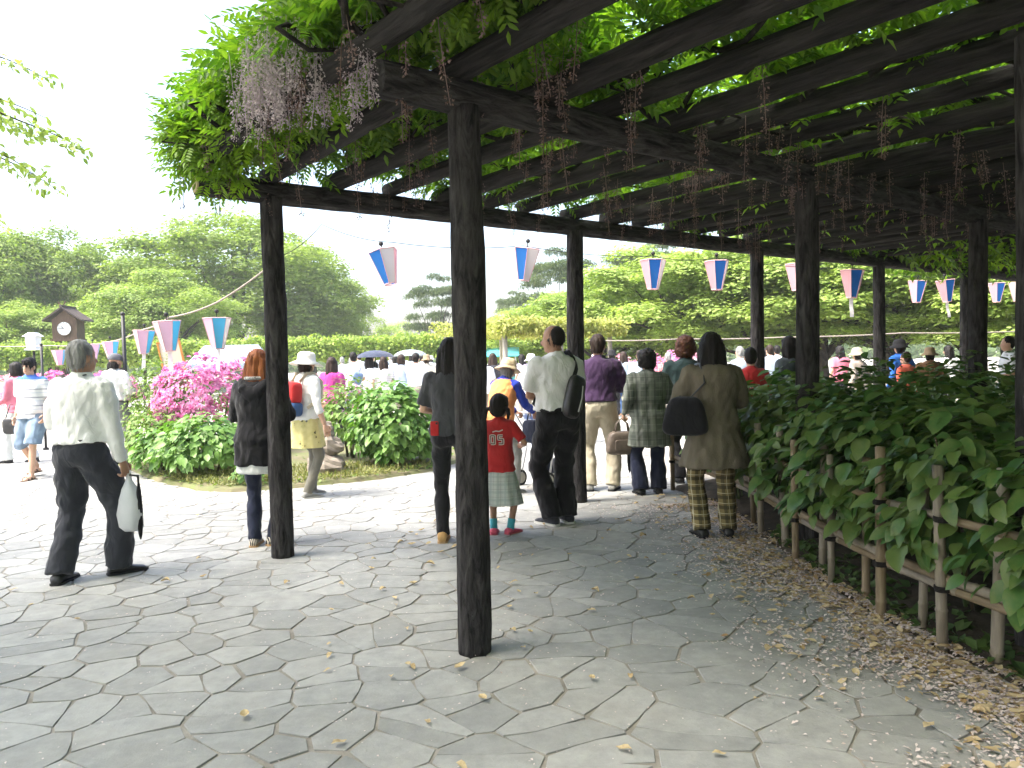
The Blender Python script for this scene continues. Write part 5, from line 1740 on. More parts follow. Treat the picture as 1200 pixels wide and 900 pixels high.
def soft_box(c, size, ax=None, power=.45, u=20, v=14):
    """rounded box as a superellipsoid; ax = 3x3 matrix of its axes"""
    V, F = ball((0, 0, 0), 1.0, u, v)
    ax = ax or Matrix.Identity(3)
    out = []
    for q in V:
        w = Vector([math.copysign(abs(t) ** power, t) for t in q])
        out.append(Vector(c) + ax @ Vector((w.x * size[0] / 2, w.y * size[1] / 2, w.z * size[2] / 2)))
    return out, F

# ---- grey-haired man walking off with a plastic bag
f = person('grey-haired man in white shirt and dark trousers walking away with a plastic bag', G(104, 681), Y(-12), 1.685,
           dict(feet=((-.14, -.10, 14), (.11, .17, -38)), lean=.04, head=(-.28, .02), lh=(-.14, .26, 1.06), lhint=(-1, -.6, -.2), rh=(.285, .05, .815), rcurl=1.25, build=1.06, sway=(-.01, 0)),
           (WHITEC, dict(sleeve='long', hem=.985, grow=.034, belly=.03, fold=.015, loose=1.12, cuff=.044)), (CHAR, dict(hemr=.092, thigh=.112, knee=.095, fold=.014)),
           ('short', GREYH), (BLACKL, RUBBER), SKIN2)
belt(f, 1.0, BLACKL)
part(f, MB().tube([f.H(math.cos(a) * .074, -.012 + math.sin(a) * .074, -.118 + .012 * math.sin(a)) for a in np.linspace(-2.9, -.2, 14)], .005, 6), 'neck_cord', NAVYD)
PLASTIC = leafmat('white_plastic', [(0.62, 0.66, 0.66), (0.70, 0.73, 0.73), (0.76, 0.78, 0.78)], trans=.35, tint=(1, 1, 1), rough=.35, spec=.5, nscale=6)
hp_ = f.wr[1] + (f.wr[1] - f.elb[1]).normalized() * .10
b0 = hp_ + Vector((.0, .02, -.40))
bag = held(f, 'plastic_bag', 'white plastic carrier bag hanging from the hand of the grey-haired man', 'bag', b0)
mb = MB()
V, F = [], []
for i, (t, rx, ry) in enumerate(((0, .05, .03), (.03, .085, .05), (.12, .095, .058), (.22, .085, .05), (.30, .055, .034), (.36, .022, .018), (.41, .012, .012))):
    for q in range(20):
        a = 2 * math.pi * q / 20
        k = 1 + .16 * noise.noise((math.cos(a) * 2, math.sin(a) * 2, t * 9)) + .08 * math.sin(a * 5 + t * 20)
        V.append(b0 + Vector((math.cos(a) * rx * k, math.sin(a) * ry * k, t)))
for i in range(6):
    for q in range(20): F.append((i * 20 + q, i * 20 + (q + 1) % 20, (i + 1) * 20 + (q + 1) % 20, (i + 1) * 20 + q))
F.append(tuple(range(19, -1, -1)))
hpart(f, bag, b0, mb.add(V, F), 'sack', PLASTIC)
for sx in (-1, 1):
    hpart(f, bag, b0, MB().tube([b0 + Vector((sx * .012, 0, .38)), hp_ + Vector((sx * .02, .01, .015)), hp_ + Vector((sx * .01, .02, .03))], [.010, .007, .005], 6), 'handle', PLASTIC)
u0 = hp_ + Vector((.075, .02, -.46))
um = held(f, 'folded_umbrella', 'folded black umbrella hanging beside the white plastic bag', 'umbrella', u0)
hpart(f, um, u0, MB().tube([u0 + Vector((0, 0, t)) for t in (0, .03, .1, .22, .34, .40)], [.004, .012, .019, .022, .016, .008], 10), 'canopy', BLACKC)
hpart(f, um, u0, MB().tube([u0 + Vector((0, 0, .39)), u0 + Vector((-.01, .01, .45)), hp_ + Vector((.02, 0, 0))], [.008, .010, .008], 8), 'handle', BLACKL)

# ---- man in striped polo coming along the path
STRIPED = pattern('striped_polo', (0.72, 0.73, 0.74), [('Z', 9.0, .16, .1, (0.25, 0.26, 0.30), .8), ('Z', 9.0, .10, .5, (0.45, 0.50, 0.62), .6), ('Z', .3, .14, -.405, (0.05, 0.16, 0.50), .95)])
f = person('man in blue and white striped polo and denim shorts walking up the path', G(42, 560), Y(176), 1.64,
           dict(feet=((-.10, .22, 5), (.10, -.18, -5)), lift=(0, .05), head=(.05, 0), lh=(-.26, .10, .90), rh=(.27, -.02, .88), build=1.06),
           (STRIPED, dict(sleeve='short', hem=.86, grow=.028, loose=1.15)), (DENIM, dict(length=.02, hemr=.115, thigh=.115, knee=.112), 'shorts'), ('mop', BLACKH), None, SKIN, face=True)
SANDAL = M('brown_sandal', (0.07, 0.04, 0.025), (0.12, 0.075, 0.045), 20, .7)
for i in (0, 1):
    a = f.ank[i]; g = Vector((a.x, a.y, a.z - .085)); fd = Vector((0, 1, 0))
    mb = MB(); 
    for t, w in ((-.07, .03), (0, .038), (.1, .045), (.19, .03)): pass
    mb.tube([g + fd * -.075 + Vector((0, 0, .012)), g + fd * .02 + Vector((0, 0, .012)), g + fd * .12 + Vector((0, 0, .012)), g + fd * .205 + Vector((0, 0, .012))], [(.032, .012), (.040, .012), (.048, .012), (.028, .010)], 12)
    so = part(f, mb, 'sandal', SANDAL)
    for t in (.05, .12):
        part(f, MB().tube([g + fd * t + Vector((math.cos(q) * .046, 0, .012 + math.sin(q) * .052)) for q in np.linspace(0, math.pi, 9)], [(.004, .016)] * 9, 8), 'strap', SANDAL, parent=so)
# ---- child behind him
PINKC = cloth('pink_cloth', (0.55, 0.16, 0.22)); REDC = cloth('red_cloth', (0.42, 0.022, 0.025), (0.52, 0.035, 0.035))
LILAC = cloth('lilac_cloth', (0.55, 0.48, 0.60))
f = person('child with a round face following the man in the striped polo', at(72, 12.6), Y(185), 1.34, dict(headk=1.22, head=(.1, 0)), (LILAC, dict(sleeve='short', hem=.85)), (DENIM, dict(hemr=.08)), ('bob', BROWNH), (BLACKL, RUBBER), face=True, voxel=.019)
f = person('dark-haired woman in a red top walking past the pink azaleas', at(20, 12.2), Y(75), 1.60, dict(feet=((-.1, .18, 5), (.1, -.16, -5)), head=(.2, 0), lh=(-.16, .3, 1.0), rh=(.2, .28, .98)), (PINKC, dict(sleeve='long', hem=.86, grow=.025)), (WHITEC, dict(hemr=.08)), ('bob', BLACKH), (BLACKL, RUBBER), voxel=.019)
bg_ = tag(empty('shoulder_bag', at(12, 11.9)), 'dark bag carried low by the woman in the red top', 'bag')
V, F = soft_box((0, 0, .62), (.30, .14, .26)); MB().add(V, F).build('sack', BLACKL, bg_, smooth=True)
MB().tube([(-.12, 0, .72), (-.06, .03, .95), (.06, .05, .95), (.12, 0, .72)], .010, 6).build('handle', BLACKL, bg_, smooth=True)

# ---- man in grey cap
f = person('man in white shirt, grey cap and grey trousers standing by the thin black pole', G(138, 545), Y(-24), 1.69,
           dict(lh=(-.15, .24, 1.12), rh=(.10, .26, 1.14), rhint=(1, -.6, -.3), lhint=(-1, -.5, -.3), head=(-.1, 0), build=1.10, feet=((-.1, 0, 10), (.1, .05, -35))),
           (WHITEC, dict(sleeve='long', hem=.985, grow=.036, belly=.05, fold=.014, loose=1.12)), (GREYC, dict(hemr=.092, thigh=.112, knee=.094)), ('under', BLACKH), (BLACKL, RUBBER), voxel=.0155)
belt(f, 1.0, BLACKL)
hat(f, M('grey_cap', (0.12, 0.125, 0.14), rough=.9), 'cap')

# ---- woman in black hoodie behind the post
HOOD = cloth('black_jersey', (0.008, 0.008, 0.010), (0.014, 0.014, 0.017))
f = person('ginger-haired woman in a black hoodie standing behind the trellis post', G(308, 641), Y(-6), 1.60,
           dict(lh=(-.10, .30, 1.16), rh=(.10, .30, 1.16), lhint=(-1, -.5, -.4), rhint=(1, -.5, -.4), head=(-.12, -.1), build=.94, feet=((-.07, 0, 10), (.08, .05, -30))),
           (HOOD, dict(sleeve='long', hem=.72, grow=.040, flare=.020, collar=False, loose=1.15, fold=.014), 'hoodie'), (NAVYD, dict(hemr=.064, thigh=.094, knee=.068)), ('shoulder', ORANGEH), None)
mb = MB()
mb.tube([f.T(0, -.10, 1.31), f.T(-.08, -.105, 1.37), f.T(-.115, -.05, 1.43), f.T(-.08, .05, 1.44)], [.045, .055, .045, .02], 10)
mb.tube([f.T(0, -.10, 1.31), f.T(.08, -.105, 1.37), f.T(.115, -.05, 1.43), f.T(.08, .05, 1.44)], [.045, .055, .045, .02], 10)
V, F = ball(f.T(0, -.105, 1.33), (.11, .05, .08)); mb.add(V, F)
link('hood', scale_me(remesh(mb, .012, 2, 'hood', .006), f.s), HOOD, f.root)
HOODL = M('white_print_lining', (0.015, 0.015, 0.017), (0.55, 0.55, 0.53), 60, .9)
part(f, MB().tube([f.T(-.10, -.04, 1.462), f.T(-.06, -.09, 1.462), f.T(0, -.105, 1.46), f.T(.06, -.09, 1.462), f.T(.10, -.04, 1.462)], [(.012, .016)] * 5, 8), 'hood_lining', HOODL)
mb = MB(); torso(mb, f, .024, z0=.7, z1=.95, hem=.65, flare=.018)
link('undershirt', scale_me(remesh(mb, .013, 2, 'undershirt', .006), f.s), WHITEC, f.root)
WEDGE = pattern('striped_espadrille', (0.02, 0.02, 0.03), [('T', 60, .5, 0, (0.55, 0.5, 0.42), 1)]); CORK = M('cork_wedge', (0.38, 0.24, 0.12), (0.46, 0.31, 0.17), 60, .9)
for i in (0, 1): shoe(f, i, WEDGE, CORK, f.root, L=.24, W=.042, s=f.s)

# ---- woman in white hat with red backpack
FLORAL = M('yellow_floral', (0.50, 0.44, 0.16), (0.62, 0.56, 0.27), 8, .9); 
nd = FLORAL.node_tree.nodes; rp_ = [x for x in nd if x.type == 'VALTORGB'][0]
e_ = rp_.color_ramp.elements.new(.36); e_.color = (0.50, 0.45, 0.18, 1); rp_.color_ramp.elements[0].position = .33; rp_.color_ramp.elements[0].color = (0.06, 0.055, 0.03, 1)
[x for x in nd if x.type == 'TEX_NOISE'][0].inputs['Scale'].default_value = 16
OLIVE = cloth('olive_grey_leggings', (0.13, 0.125, 0.10), (0.19, 0.18, 0.15))
f = person('woman in a white sun hat and yellow tunic walking past the rocks', G(362, 583), Y(-38), 1.60,
           dict(feet=((-.06, .10, 5), (.08, -.07, -12)), lh=(-.16, .24, 1.08), lhint=(-1, -.5, -.2), rh=(.30, .03, .86), head=(0, 0), build=.97),
           (WHITEC, dict(sleeve='3q', hem=.90, grow=.022, fold=.009)), (OLIVE, dict(hemr=.056, thigh=.090, knee=.064), 'leggings'), ('under', BROWNH), (GREYR, WHITER))
part(f, skirt_mesh(f, 0, .60, 1.0, .165, .235, .010), 'tunic', FLORAL)
hat(f, M('white_hat', (0.72, 0.69, 0.62), (0.80, 0.78, 0.72), 10, .95, .3, 40), brim=.178)
b0 = f.T(0, -.22, 1.0)
bp_ = held(f, 'backpack', 'small backpack with red top and blue bottom on the white-hatted woman', 'backpack', b0)
ax = Matrix.Rotation(-.08, 3, 'X')
V, F = soft_box(f.T(0, -.205, 1.235), (.27, .16, .26), ax); hpart(f, bp_, b0, MB().add(V, F), 'upper_pocket', REDC)
V, F = soft_box(f.T(0, -.21, 1.05), (.285, .175, .17), ax); hpart(f, bp_, b0, MB().add(V, F), 'lower_pocket', cloth('blue_nylon', (0.03, 0.075, 0.19), (0.05, 0.11, 0.25)))
V, F = soft_box(f.T(0, -.292, 1.17), (.20, .02, .012), ax, .6, 12, 8); hpart(f, bp_, b0, MB().add(V, F), 'zip', BLACKL)
for sx in (-1, 1):
    hpart(f, bp_, b0, MB().tube([f.T(sx * .07, -.14, 1.36), f.T(sx * .10, -.06, 1.458), f.T(sx * .11, .03, 1.455), f.T(sx * .13, .125, 1.36), f.T(sx * .165, .10, 1.18), f.T(sx * .16, -.10, 1.06)], [(.006, .02)] * 6, 8), 'strap', KHAKI)

# ---- long-haired woman half hidden by the free post
f = person('long-haired woman in grey T-shirt, black jeans and tan boots half behind the free-standing post', G(533, 636), Y(-8), 1.655,
           dict(lh=(-.12, .27, 1.1), rh=(.12, .27, 1.1), lhint=(-1, -.8, -.4), head=(-.1, 0)),
           (cloth('dark_grey_jersey', (0.045, 0.047, 0.052)), dict(sleeve='short', hem=.90, grow=.018)), (BLACKC, dict(hemr=.062, thigh=.094, knee=.070)), ('long', BLACKH), (M('tan_boot', (0.42, 0.25, 0.09), (0.50, 0.31, 0.13), 12, .7), CORK, dict(high=.03)))
v_ = f.T(-.11, -.14, .93)
ph = held(f, 'phone', 'red phone sticking out of the back pocket of the black jeans', 'phone', v_)
V, F = soft_box(v_ + Vector((0, 0, .04)), (.07, .012, .12), None, .25, 12, 8); hpart(f, ph, v_, MB().add(V, F), 'case', REDC)
V, F = soft_box(v_ + Vector((.018, -.0065, .082)), (.018, .004, .018), None, .4, 10, 6); hpart(f, ph, v_, MB().add(V, F), 'camera_lens', BLACKL)

# ---- little girl in red
PLAIDS = pattern('pale_plaid_cotton', (0.52, 0.55, 0.52), [('X', 16, .30, 0, (0.36, 0.42, 0.41), .55), ('Z', 16, .30, 0, (0.36, 0.42, 0.41), .55), ('X', 16, .05, .5, (0.3, 0.3, 0.3), .7), ('Z', 16, .05, .5, (0.3, 0.3, 0.3), .7)])
f = person('little girl in a red number shirt and pale skirt standing beside the balding man', G(588, 627), Y(-14), 1.15,
           dict(headk=1.30, lh=(-.19, .20, 1.12), rh=(.24, .22, 1.10), lhint=(-1, -.5, -.3), rhint=(1, -.5, -.3), feet=((-.10, 0, 12), (.10, .05, -28)), head=(-.25, 0), build=.97),
           (REDC, dict(sleeve='short', hem=.80, grow=.024, fold=.007)), None, ('pigtails', BLACKH), (M('pink_shoe', (0.60, 0.07, 0.14), (0.68, 0.12, 0.2), 20, .6), M('pink_sole', (0.55, 0.12, 0.17), rough=.7), dict(W=.055)), SKIN2, voxel=.019)
part(f, skirt_mesh(f, 0, .40, .86, .165, .275, .013), 'skirt', PLAIDS)
SOCK = cloth('turquoise_sock', (0.06, 0.36, 0.46), (0.10, 0.44, 0.54))
for i in (0, 1): part(f, MB().tube([f.ank[i] + Vector((0, 0, -.03)), f.ank[i] + (f.knee[i] - f.ank[i]).normalized() * .06, f.ank[i] + (f.knee[i] - f.ank[i]).normalized() * .115], [.050, .047, .050], 12), 'sock', SOCK)
WHITEP = M('white_print', (0.66, 0.62, 0.58), rough=.8); DARKP = M('dark_print', (0.10, 0.02, 0.02), rough=.8)
def strip(f, pts, w, mat, name, off):
    """flat print on the back of the shirt through (x, z) points"""
    Q = []
    for i in range(len(pts) - 1):
        for k in range(5): t = k / 5; Q.append((pts[i][0] + (pts[i + 1][0] - pts[i][0]) * t, pts[i][1] + (pts[i + 1][1] - pts[i][1]) * t))
    Q.append(pts[-1])
    V, F = [], []
    for i, q in enumerate(Q):
        a = Q[max(i - 1, 0)]; b = Q[min(i + 1, len(Q) - 1)]
        tx, tz = b[0] - a[0], b[1] - a[1]; L = math.hypot(tx, tz) + 1e-9
        for s_ in (-1, 1):
            x = q[0] - tz / L * s_ * w / 2; z = q[1] + tx / L * s_ * w / 2
            h_ = f.bvh.ray_cast(Vector((x, -1, z)), Vector((0, 1, 0)))
            y = (h_[0].y if h_[0] is not None else -.1) - off
            V.append((x, y, z))
    for i in range(len(Q) - 1): F.append((2 * i, 2 * i + 1, 2 * i + 3, 2 * i + 2))
    return MB().add(V, F)
zero = [(.0, .0), (.052, .0), (.052, .098), (.0, .098), (.0, .0)]
five = [(.052, .098), (.0, .098), (.0, .055), (.052, .055), (.052, .0), (.0, .0)]
for (gl, x0) in ((zero, -.080), (five, .022)):
    pts_ = [(x0 + a, 1.155 + b) for a, b in gl]
    part(f, strip(f, pts_, .034, WHITEP, 'n', .006), 'number_print', WHITEP, smooth=False)
    part(f, strip(f, pts_, .010, DARKP, 'n', .009), 'number_print', DARKP, smooth=False)
part(f, strip(f, [(-.055, 1.298), (-.01, 1.312), (.03, 1.306), (.075, 1.325)], .014, WHITEP, 'n', .006), 'script_print', WHITEP, smooth=False)

# ---- older woman with straw hat pushing a stroller
BLUEC = cloth('royal_blue_knit', (0.012, 0.03, 0.26), (0.02, 0.05, 0.36)); ORANGEC = cloth('orange_vest', (0.62, 0.22, 0.07), (0.72, 0.33, 0.13))
f = person('older woman in straw hat, orange vest and blue sleeves leaning over a stroller', at(583, 8.3), Y(-42), 1.50,
           dict(lean=.30, lh=(-.15, .47, 1.0), rh=(.15, .47, 1.0), lcurl=1.1, rcurl=1.1, lpalm=(0, 0, -1), rpalm=(0, 0, -1), lhint=(-1, -.3, -.8), rhint=(1, -.3, -.8), head=(0, -.15), feet=((-.1, -.02, 8), (.1, .12, -8))),
           (BLUEC, dict(sleeve='long', hem=.90, grow=.018, loose=1.1)), (GREYC, dict(hemr=.075)), ('under', GREYH), (GREYR, WHITER), SKIN2, voxel=.0154)
mb = MB(); torso(mb, f, .034, z1=1.43, hem=.86, flare=.01, belly=.02)
link('vest', scale_me(remesh(mb, .014, 3, 'vest', .010, (8, 8, 14)), f.s), ORANGEC, f.root)
hat(f, M('straw_hat', (0.52, 0.41, 0.24), (0.64, 0.54, 0.36), 40, .9, .5, 90), band=M('pale_hat_band', (0.45, 0.36, 0.24), rough=.9), brim=.165)
hw = world_pt(f, (f.wr[0] + f.wr[1]) / 2 + Vector((0, .07, -.02)))
yw = f.root.rotation_euler.z
st = tag(empty('stroller', (hw.x, hw.y, 0), yw), 'lightweight stroller with pale blue seat pushed by the straw-hatted woman', 'stroller')
ALU = M('white_tube', (0.55, 0.56, 0.58), rough=.35, metal=.3, spec=.5); SEATC = pattern('blue_check_seat', (0.50, 0.55, 0.62), [('X', 14, .5, 0, (0.08, 0.14, 0.34), .7), ('Z', 9, .4, 0, (0.08, 0.14, 0.34), .7)])
hz_ = hw.z
for sx in (-.2, .2):
    MB().tube([(sx, 0, hz_), (sx, .12, hz_ - .16), (sx, .36, .42), (sx * 1.05, .62, .12)], .011, 8).build('frame_tube', ALU, st, smooth=True)
    MB().tube([(sx, .17, hz_ - .25), (sx, .20, .45), (sx * 1.05, .10, .11)], .011, 8).build('frame_tube', ALU, st, smooth=True)
    MB().tube([(sx - .03, 0, hz_), (sx + .03, 0, hz_)], .016, 8).build('grip', RUBBER, st, smooth=True)
    for wy in (.10, .64):
        w = empty('wheel', (sx * 1.05, wy, .095), 0, st)
        V, F = [], []
        for k in range(20):
            a = 2 * math.pi * k / 20
            for q in range(8):
                b = 2 * math.pi * q / 8; rr_ = .08 + math.cos(b) * .016
                V.append((math.sin(b) * .014, math.cos(a) * rr_, math.sin(a) * rr_))
        for k in range(20):
            for q in range(8): F.append((k * 8 + q, k * 8 + (q + 1) % 8, ((k + 1) % 20) * 8 + (q + 1) % 8, ((k + 1) % 20) * 8 + q))
        MB().add(V, F).build('tyre', RUBBER, w, smooth=True)
        mbw = MB().tube([(-.012, 0, 0), (.012, 0, 0)], .062, 14)
        mbw.build('rim', M('pale_rim', (0.5, 0.48, 0.42), rough=.6), w)
MB().tube([(-.2, 0, hz_), (.2, 0, hz_)], .012, 8).build('handle_bar', ALU, st, smooth=True)
MB().tube([(-.2, .30, .55), (.2, .30, .55)], .01, 8).build('cross_bar', ALU, st, smooth=True)
V, F = soft_box((0, .40, .46), (.38, .34, .05), Matrix.Rotation(.15, 3, 'X'), .3); MB().add(V, F).build('seat', SEATC, st, smooth=True)
V, F = soft_box((0, .20, .66), (.38, .05, .46), Matrix.Rotation(.35, 3, 'X'), .3); MB().add(V, F).build('backrest', SEATC, st, smooth=True)
V, F = soft_box((0, .34, .22), (.34, .40, .14), None, .3); MB().add(V, F).build('basket', cloth('navy_mesh', (0.02, 0.025, 0.05)), st, smooth=True)
# ---- seated child in the stroller? only dark cloth shows: a bag on the handles
sb = tag(empty('shopping_bag', world_pt(f, (f.wr[0] + f.wr[1]) / 2 + Vector((0.05, .10, -.40))), yw), 'dark cloth bag hanging from the stroller handle', 'bag')
V, F = soft_box((0, 0, .12), (.26, .10, .26)); MB().add(V, F).build('sack', NAVYD, sb, smooth=True)
MB().tube([(-.08, 0, .22), (-.05, 0, .36), (.05, 0, .36), (.08, 0, .22)], .008, 6).build('handle', NAVYD, sb, smooth=True)

# ---- balding man in white polo
f = person('balding man in white polo and black trousers with a sling bag on his back', G(657, 616), Y(16), 1.765,
           dict(feet=((-.075, .02, 24), (.085, .06, 4)), lh=(-.07, .27, 1.10), lhint=(-1, -.6, -.5), rh=(.08, .26, 1.10), head=(.95, -.05), build=1.06),
           (WHITEC, dict(sleeve='short', hem=.985, grow=.032, belly=.03, fold=.014, loose=1.12)), (BLACKC, dict(hemr=.090, thigh=.106, knee=.090, fold=.013)), ('fringe', BLACKH), (CHAR, WHITER), SKIN2)
belt(f, 1.0, M('tan_belt', (0.25, 0.17, 0.09), rough=.6))
b0 = surf(f, -62, 1.0, .0)
sb = held(f, 'sling_bag', 'black sling bag slanting across the back of the balding man', 'bag', b0)
ax = Matrix.Rotation(R(28), 3, 'Z') @ Matrix.Rotation(R(20), 3, 'Y')
V, F = soft_box(surf(f, -62, 1.10, .045), (.17, .10, .36), ax, .5); hpart(f, sb, b0, MB().add(V, F), 'sack', BLACKL)
c_ = surf(f, -62, 1.10, .045)
hpart(f, sb, b0, MB().tube([c_ + ax @ Vector((.03, -.055, -.12)), c_ + ax @ Vector((.03, -.060, .0)), c_ + ax @ Vector((.02, -.053, .10))], .006, 6), 'zip', M('white_piping', (0.6, 0.6, 0.6), rough=.6))
hstrap(f, sb, b0, [(-55, 1.25), (-45, 1.34), (-35, 1.41)], .055, BLACKC)
hpart(f, sb, b0, MB().tube([surf(f, -38, 1.40, .004), f.T(.105, -.03, 1.468), f.T(.095, .04, 1.46), surf(f, 75, 1.36, .006), surf(f, 120, 1.2, .006), surf(f, 170, 1.05, .006), surf(f, 215, .99, .008), surf(f, 260, 1.0, .008)], [(.004, .026)] * 8, 8), 'strap', BLACKC)

# ---- man in purple shirt
PURPLE = cloth('purple_shirt', (0.034, 0.017, 0.048), (0.062, 0.032, 0.082))
f = person('man in a purple shirt and khaki trousers standing behind a trellis post', G(704, 576), Y(-10), 1.715,
           dict(lh=(-.14, .26, 1.1), rh=(.14, .26, 1.12), rhint=(1, -.5, -.5), lhint=(-1, -.5, -.5), feet=((-.12, 0, 10), (.13, .03, -12)), head=(-.15, 0), build=1.08),
           (PURPLE, dict(sleeve='long', hem=.985, grow=.034, fold=.014, loose=1.12)), (KHAKI, dict(hemr=.086, thigh=.108, knee=.088)), ('short', BROWNH), (GREYR, RUBBER))
belt(f, 1.0, BLACKL)

# ---- woman in patchwork jacket with handbag
PATCH = pattern('patchwork_jacket', (0.13, 0.15, 0.125), [('X', 7, .45, .2, (0.28, 0.30, 0.26), .6), ('Z', 6, .4, .1, (0.20, 0.22, 0.19), .6), ('X', 19, .18, .3, (0.32, 0.34, 0.30), .35), ('Z', 14, .12, .4, (0.36, 0.37, 0.33), .35), ('Z', 3.1, .3, .15, (0.06, 0.07, 0.06), .45), ('X', 11, .2, .7, (0.05, 0.06, 0.05), .5)])
f = person('woman in a grey-green patchwork jacket holding a brown handbag', G(762, 580), Y(4), 1.535,
           dict(lh=(-.27, .10, .95), rh=(.14, .24, 1.1), rhint=(1, -.6, -.4), lcurl=1.2, head=(.35, 0), build=1.08, feet=((-.11, 0, 8), (.11, .02, -8))),
           (PATCH, dict(sleeve='long', hem=.58, grow=.040, flare=.045, loose=1.2, fold=.012), 'jacket'), (NAVYD, dict(hemr=.100, thigh=.104, knee=.086)), ('perm', BLACKH), (BLACKL, RUBBER))
hp_ = f.wr[0] + (f.wr[0] - f.elb[0]).normalized() * .08
b0 = hp_ + Vector((-.02, .0, -.43))
hb_ = held(f, 'handbag', 'brown leather handbag with two handles held by the woman in the patchwork jacket', 'handbag', b0)
BROWNL = M('taupe_leather', (0.10, 0.078, 0.062), (0.155, 0.125, 0.10), 15, .5, .3, 40, spec=.4)
mb = MB()
V, F = soft_box(b0 + Vector((0, 0, .14)), (.36, .17, .28), None, .42)
V = [Vector((b0.x + (v.x - b0.x) * (1.12 - .28 * (v.z - b0.z) / .28), v.y, v.z)) for v in V]
hpart(f, hb_, b0, mb.add(V, F), 'sack', BROWNL)
for sy in (-.045, .045):
    hpart(f, hb_, b0, MB().tube([b0 + Vector((-.09, sy, .24)), b0 + Vector((-.06, sy * .6, .37)), hp_ + Vector((-.02, sy * .2, .0)), b0 + Vector((.07, sy * .6, .37)), b0 + Vector((.09, sy, .24))], .009, 8), 'handle', BROWNL)
V, F = soft_box(b0 + Vector((0, -.088, .12)), (.20, .02, .13), None, .35); hpart(f, hb_, b0, MB().add(V, F), 'pocket', BROWNL)
u0 = b0 + Vector((.10, .05, -.23))
um = held(f, 'folded_umbrella', 'folded dark umbrella hanging below the brown handbag', 'umbrella', u0)
hpart(f, um, u0, MB().tube([u0 + Vector((0, 0, t)) for t in (0, .04, .14, .26, .34)], [.004, .018, .028, .026, .008], 10), 'canopy', BLACKC)
hpart(f, um, u0, MB().tube([u0 + Vector((0, 0, .33)), u0 + Vector((0, 0, .42)), u0 + Vector((-.04, 0, .50))], .007, 7), 'handle', BLACKL)

# ---- person in teal sweater with auburn perm
TEAL = cloth('dark_teal_knit', (0.010, 0.024, 0.026), (0.02, 0.04, 0.04))
p_ = D(804, 420, 8.75)
f = person('person with auburn curls in a dark teal sweater behind the fence corner', (p_.x, p_.y, 0), Y(2), 1.66,
           dict(lh=(-.15, .27, 1.05), rh=(.15, .27, 1.05), lhint=(-1, -.5, -.3), rhint=(1, -.5, -.3), build=1.14, headk=1.1),
           (TEAL, dict(sleeve='long', hem=.86, grow=.032, loose=1.15), 'sweater'), (BLACKC, dict(hemr=.085)), ('perm', AUBURNH), (BLACKL, RUBBER), voxel=.0154)

# ---- woman in beige coat and plaid trousers
BEIGE = M('beige_knit', (0.125, 0.11, 0.082), (0.185, 0.16, 0.12), 6, .95, .6, 70, stretch=(3, 3, .5), spec=.1)
PLAIDT = pattern('yellow_plaid', (0.24, 0.19, 0.085), [('Z', 13, .35, 0, (0.05, 0.045, 0.03), .75), ('X', 14, .35, 0, (0.05, 0.045, 0.03), .65), ('Z', 13, .06, .45, (0.6, 0.55, 0.4), .8), ('X', 14, .06, .45, (0.6, 0.55, 0.4), .8)])
f = person('woman in a beige knit coat and yellow plaid trousers standing against the bamboo fence', G(838, 630), Y(2), 1.645,
           dict(lh=(-.17, .26, 1.12), rh=(.12, .28, 1.10), lhint=(-1, -.7, -.4), rhint=(1, -.5, -.3), feet=((-.11, 0, 6), (.11, .0, -8)), head=(-.1, 0), build=1.08),
           (BEIGE, dict(sleeve='long', hem=.60, grow=.040, flare=.075, loose=1.2, fold=.014), 'coat'), (PLAIDT, dict(hemr=.078, thigh=.10, knee=.078)), ('shoulder', BLACKH), (BLACKL, RUBBER))
b0 = f.T(-.26, -.10, .88)
sb = held(f, 'shoulder_bag', 'large black shoulder bag hanging on the back of the woman in the beige coat', 'bag', b0)
mb = MB(); V, F = soft_box(b0 + Vector((0, 0, .15)), (.36, .16, .32), Matrix.Rotation(R(-25), 3, 'Z'), .5)
V = [Vector((b0.x + (v.x - b0.x) * (1.15 - .45 * max(0, v.z - b0.z) / .32), v.y, v.z)) for v in V]
hpart(f, sb, b0, mb.add(V, F), 'sack', BLACKC)
hpart(f, sb, b0, MB().tube([b0 + Vector((.02, -.01, .28)), surf(f, 235, 1.30, .012), f.T(-.12, -.06, 1.455), f.T(-.13, .04, 1.445), surf(f, 160, 1.28, .012), b0 + Vector((-.04, .03, .28))], [(.005, .014)] * 6, 8), 'strap', BLACKL)
# ---- person in red behind her
p_ = D(880, 420, 8.6)
f = person('dark-haired person in a red jacket beyond the woman in the beige coat', (p_.x, p_.y, 0), Y(-8), 1.53, dict(lh=(-.15, .26, 1.05), rh=(.15, .26, 1.05)), (REDC, dict(sleeve='long', hem=.82, grow=.03), 'jacket'), (CHAR, dict(hemr=.085)), ('short', BLACKH), (BLACKL, RUBBER), voxel=.019)
p_ = D(927, 420, 9.6)
f = person('black-haired woman in a dark top standing between two trellis posts', (p_.x, p_.y, 0), Y(25), 1.66, dict(lh=(-.15, .26, 1.1), rh=(.15, .26, 1.1)), (cloth('slate_top', (0.05, 0.065, 0.08)), dict(sleeve='long', hem=.84, grow=.03)), (BLACKC, dict(hemr=.085)), ('shoulder', BLACKH), (BLACKL, RUBBER), voxel=.019)
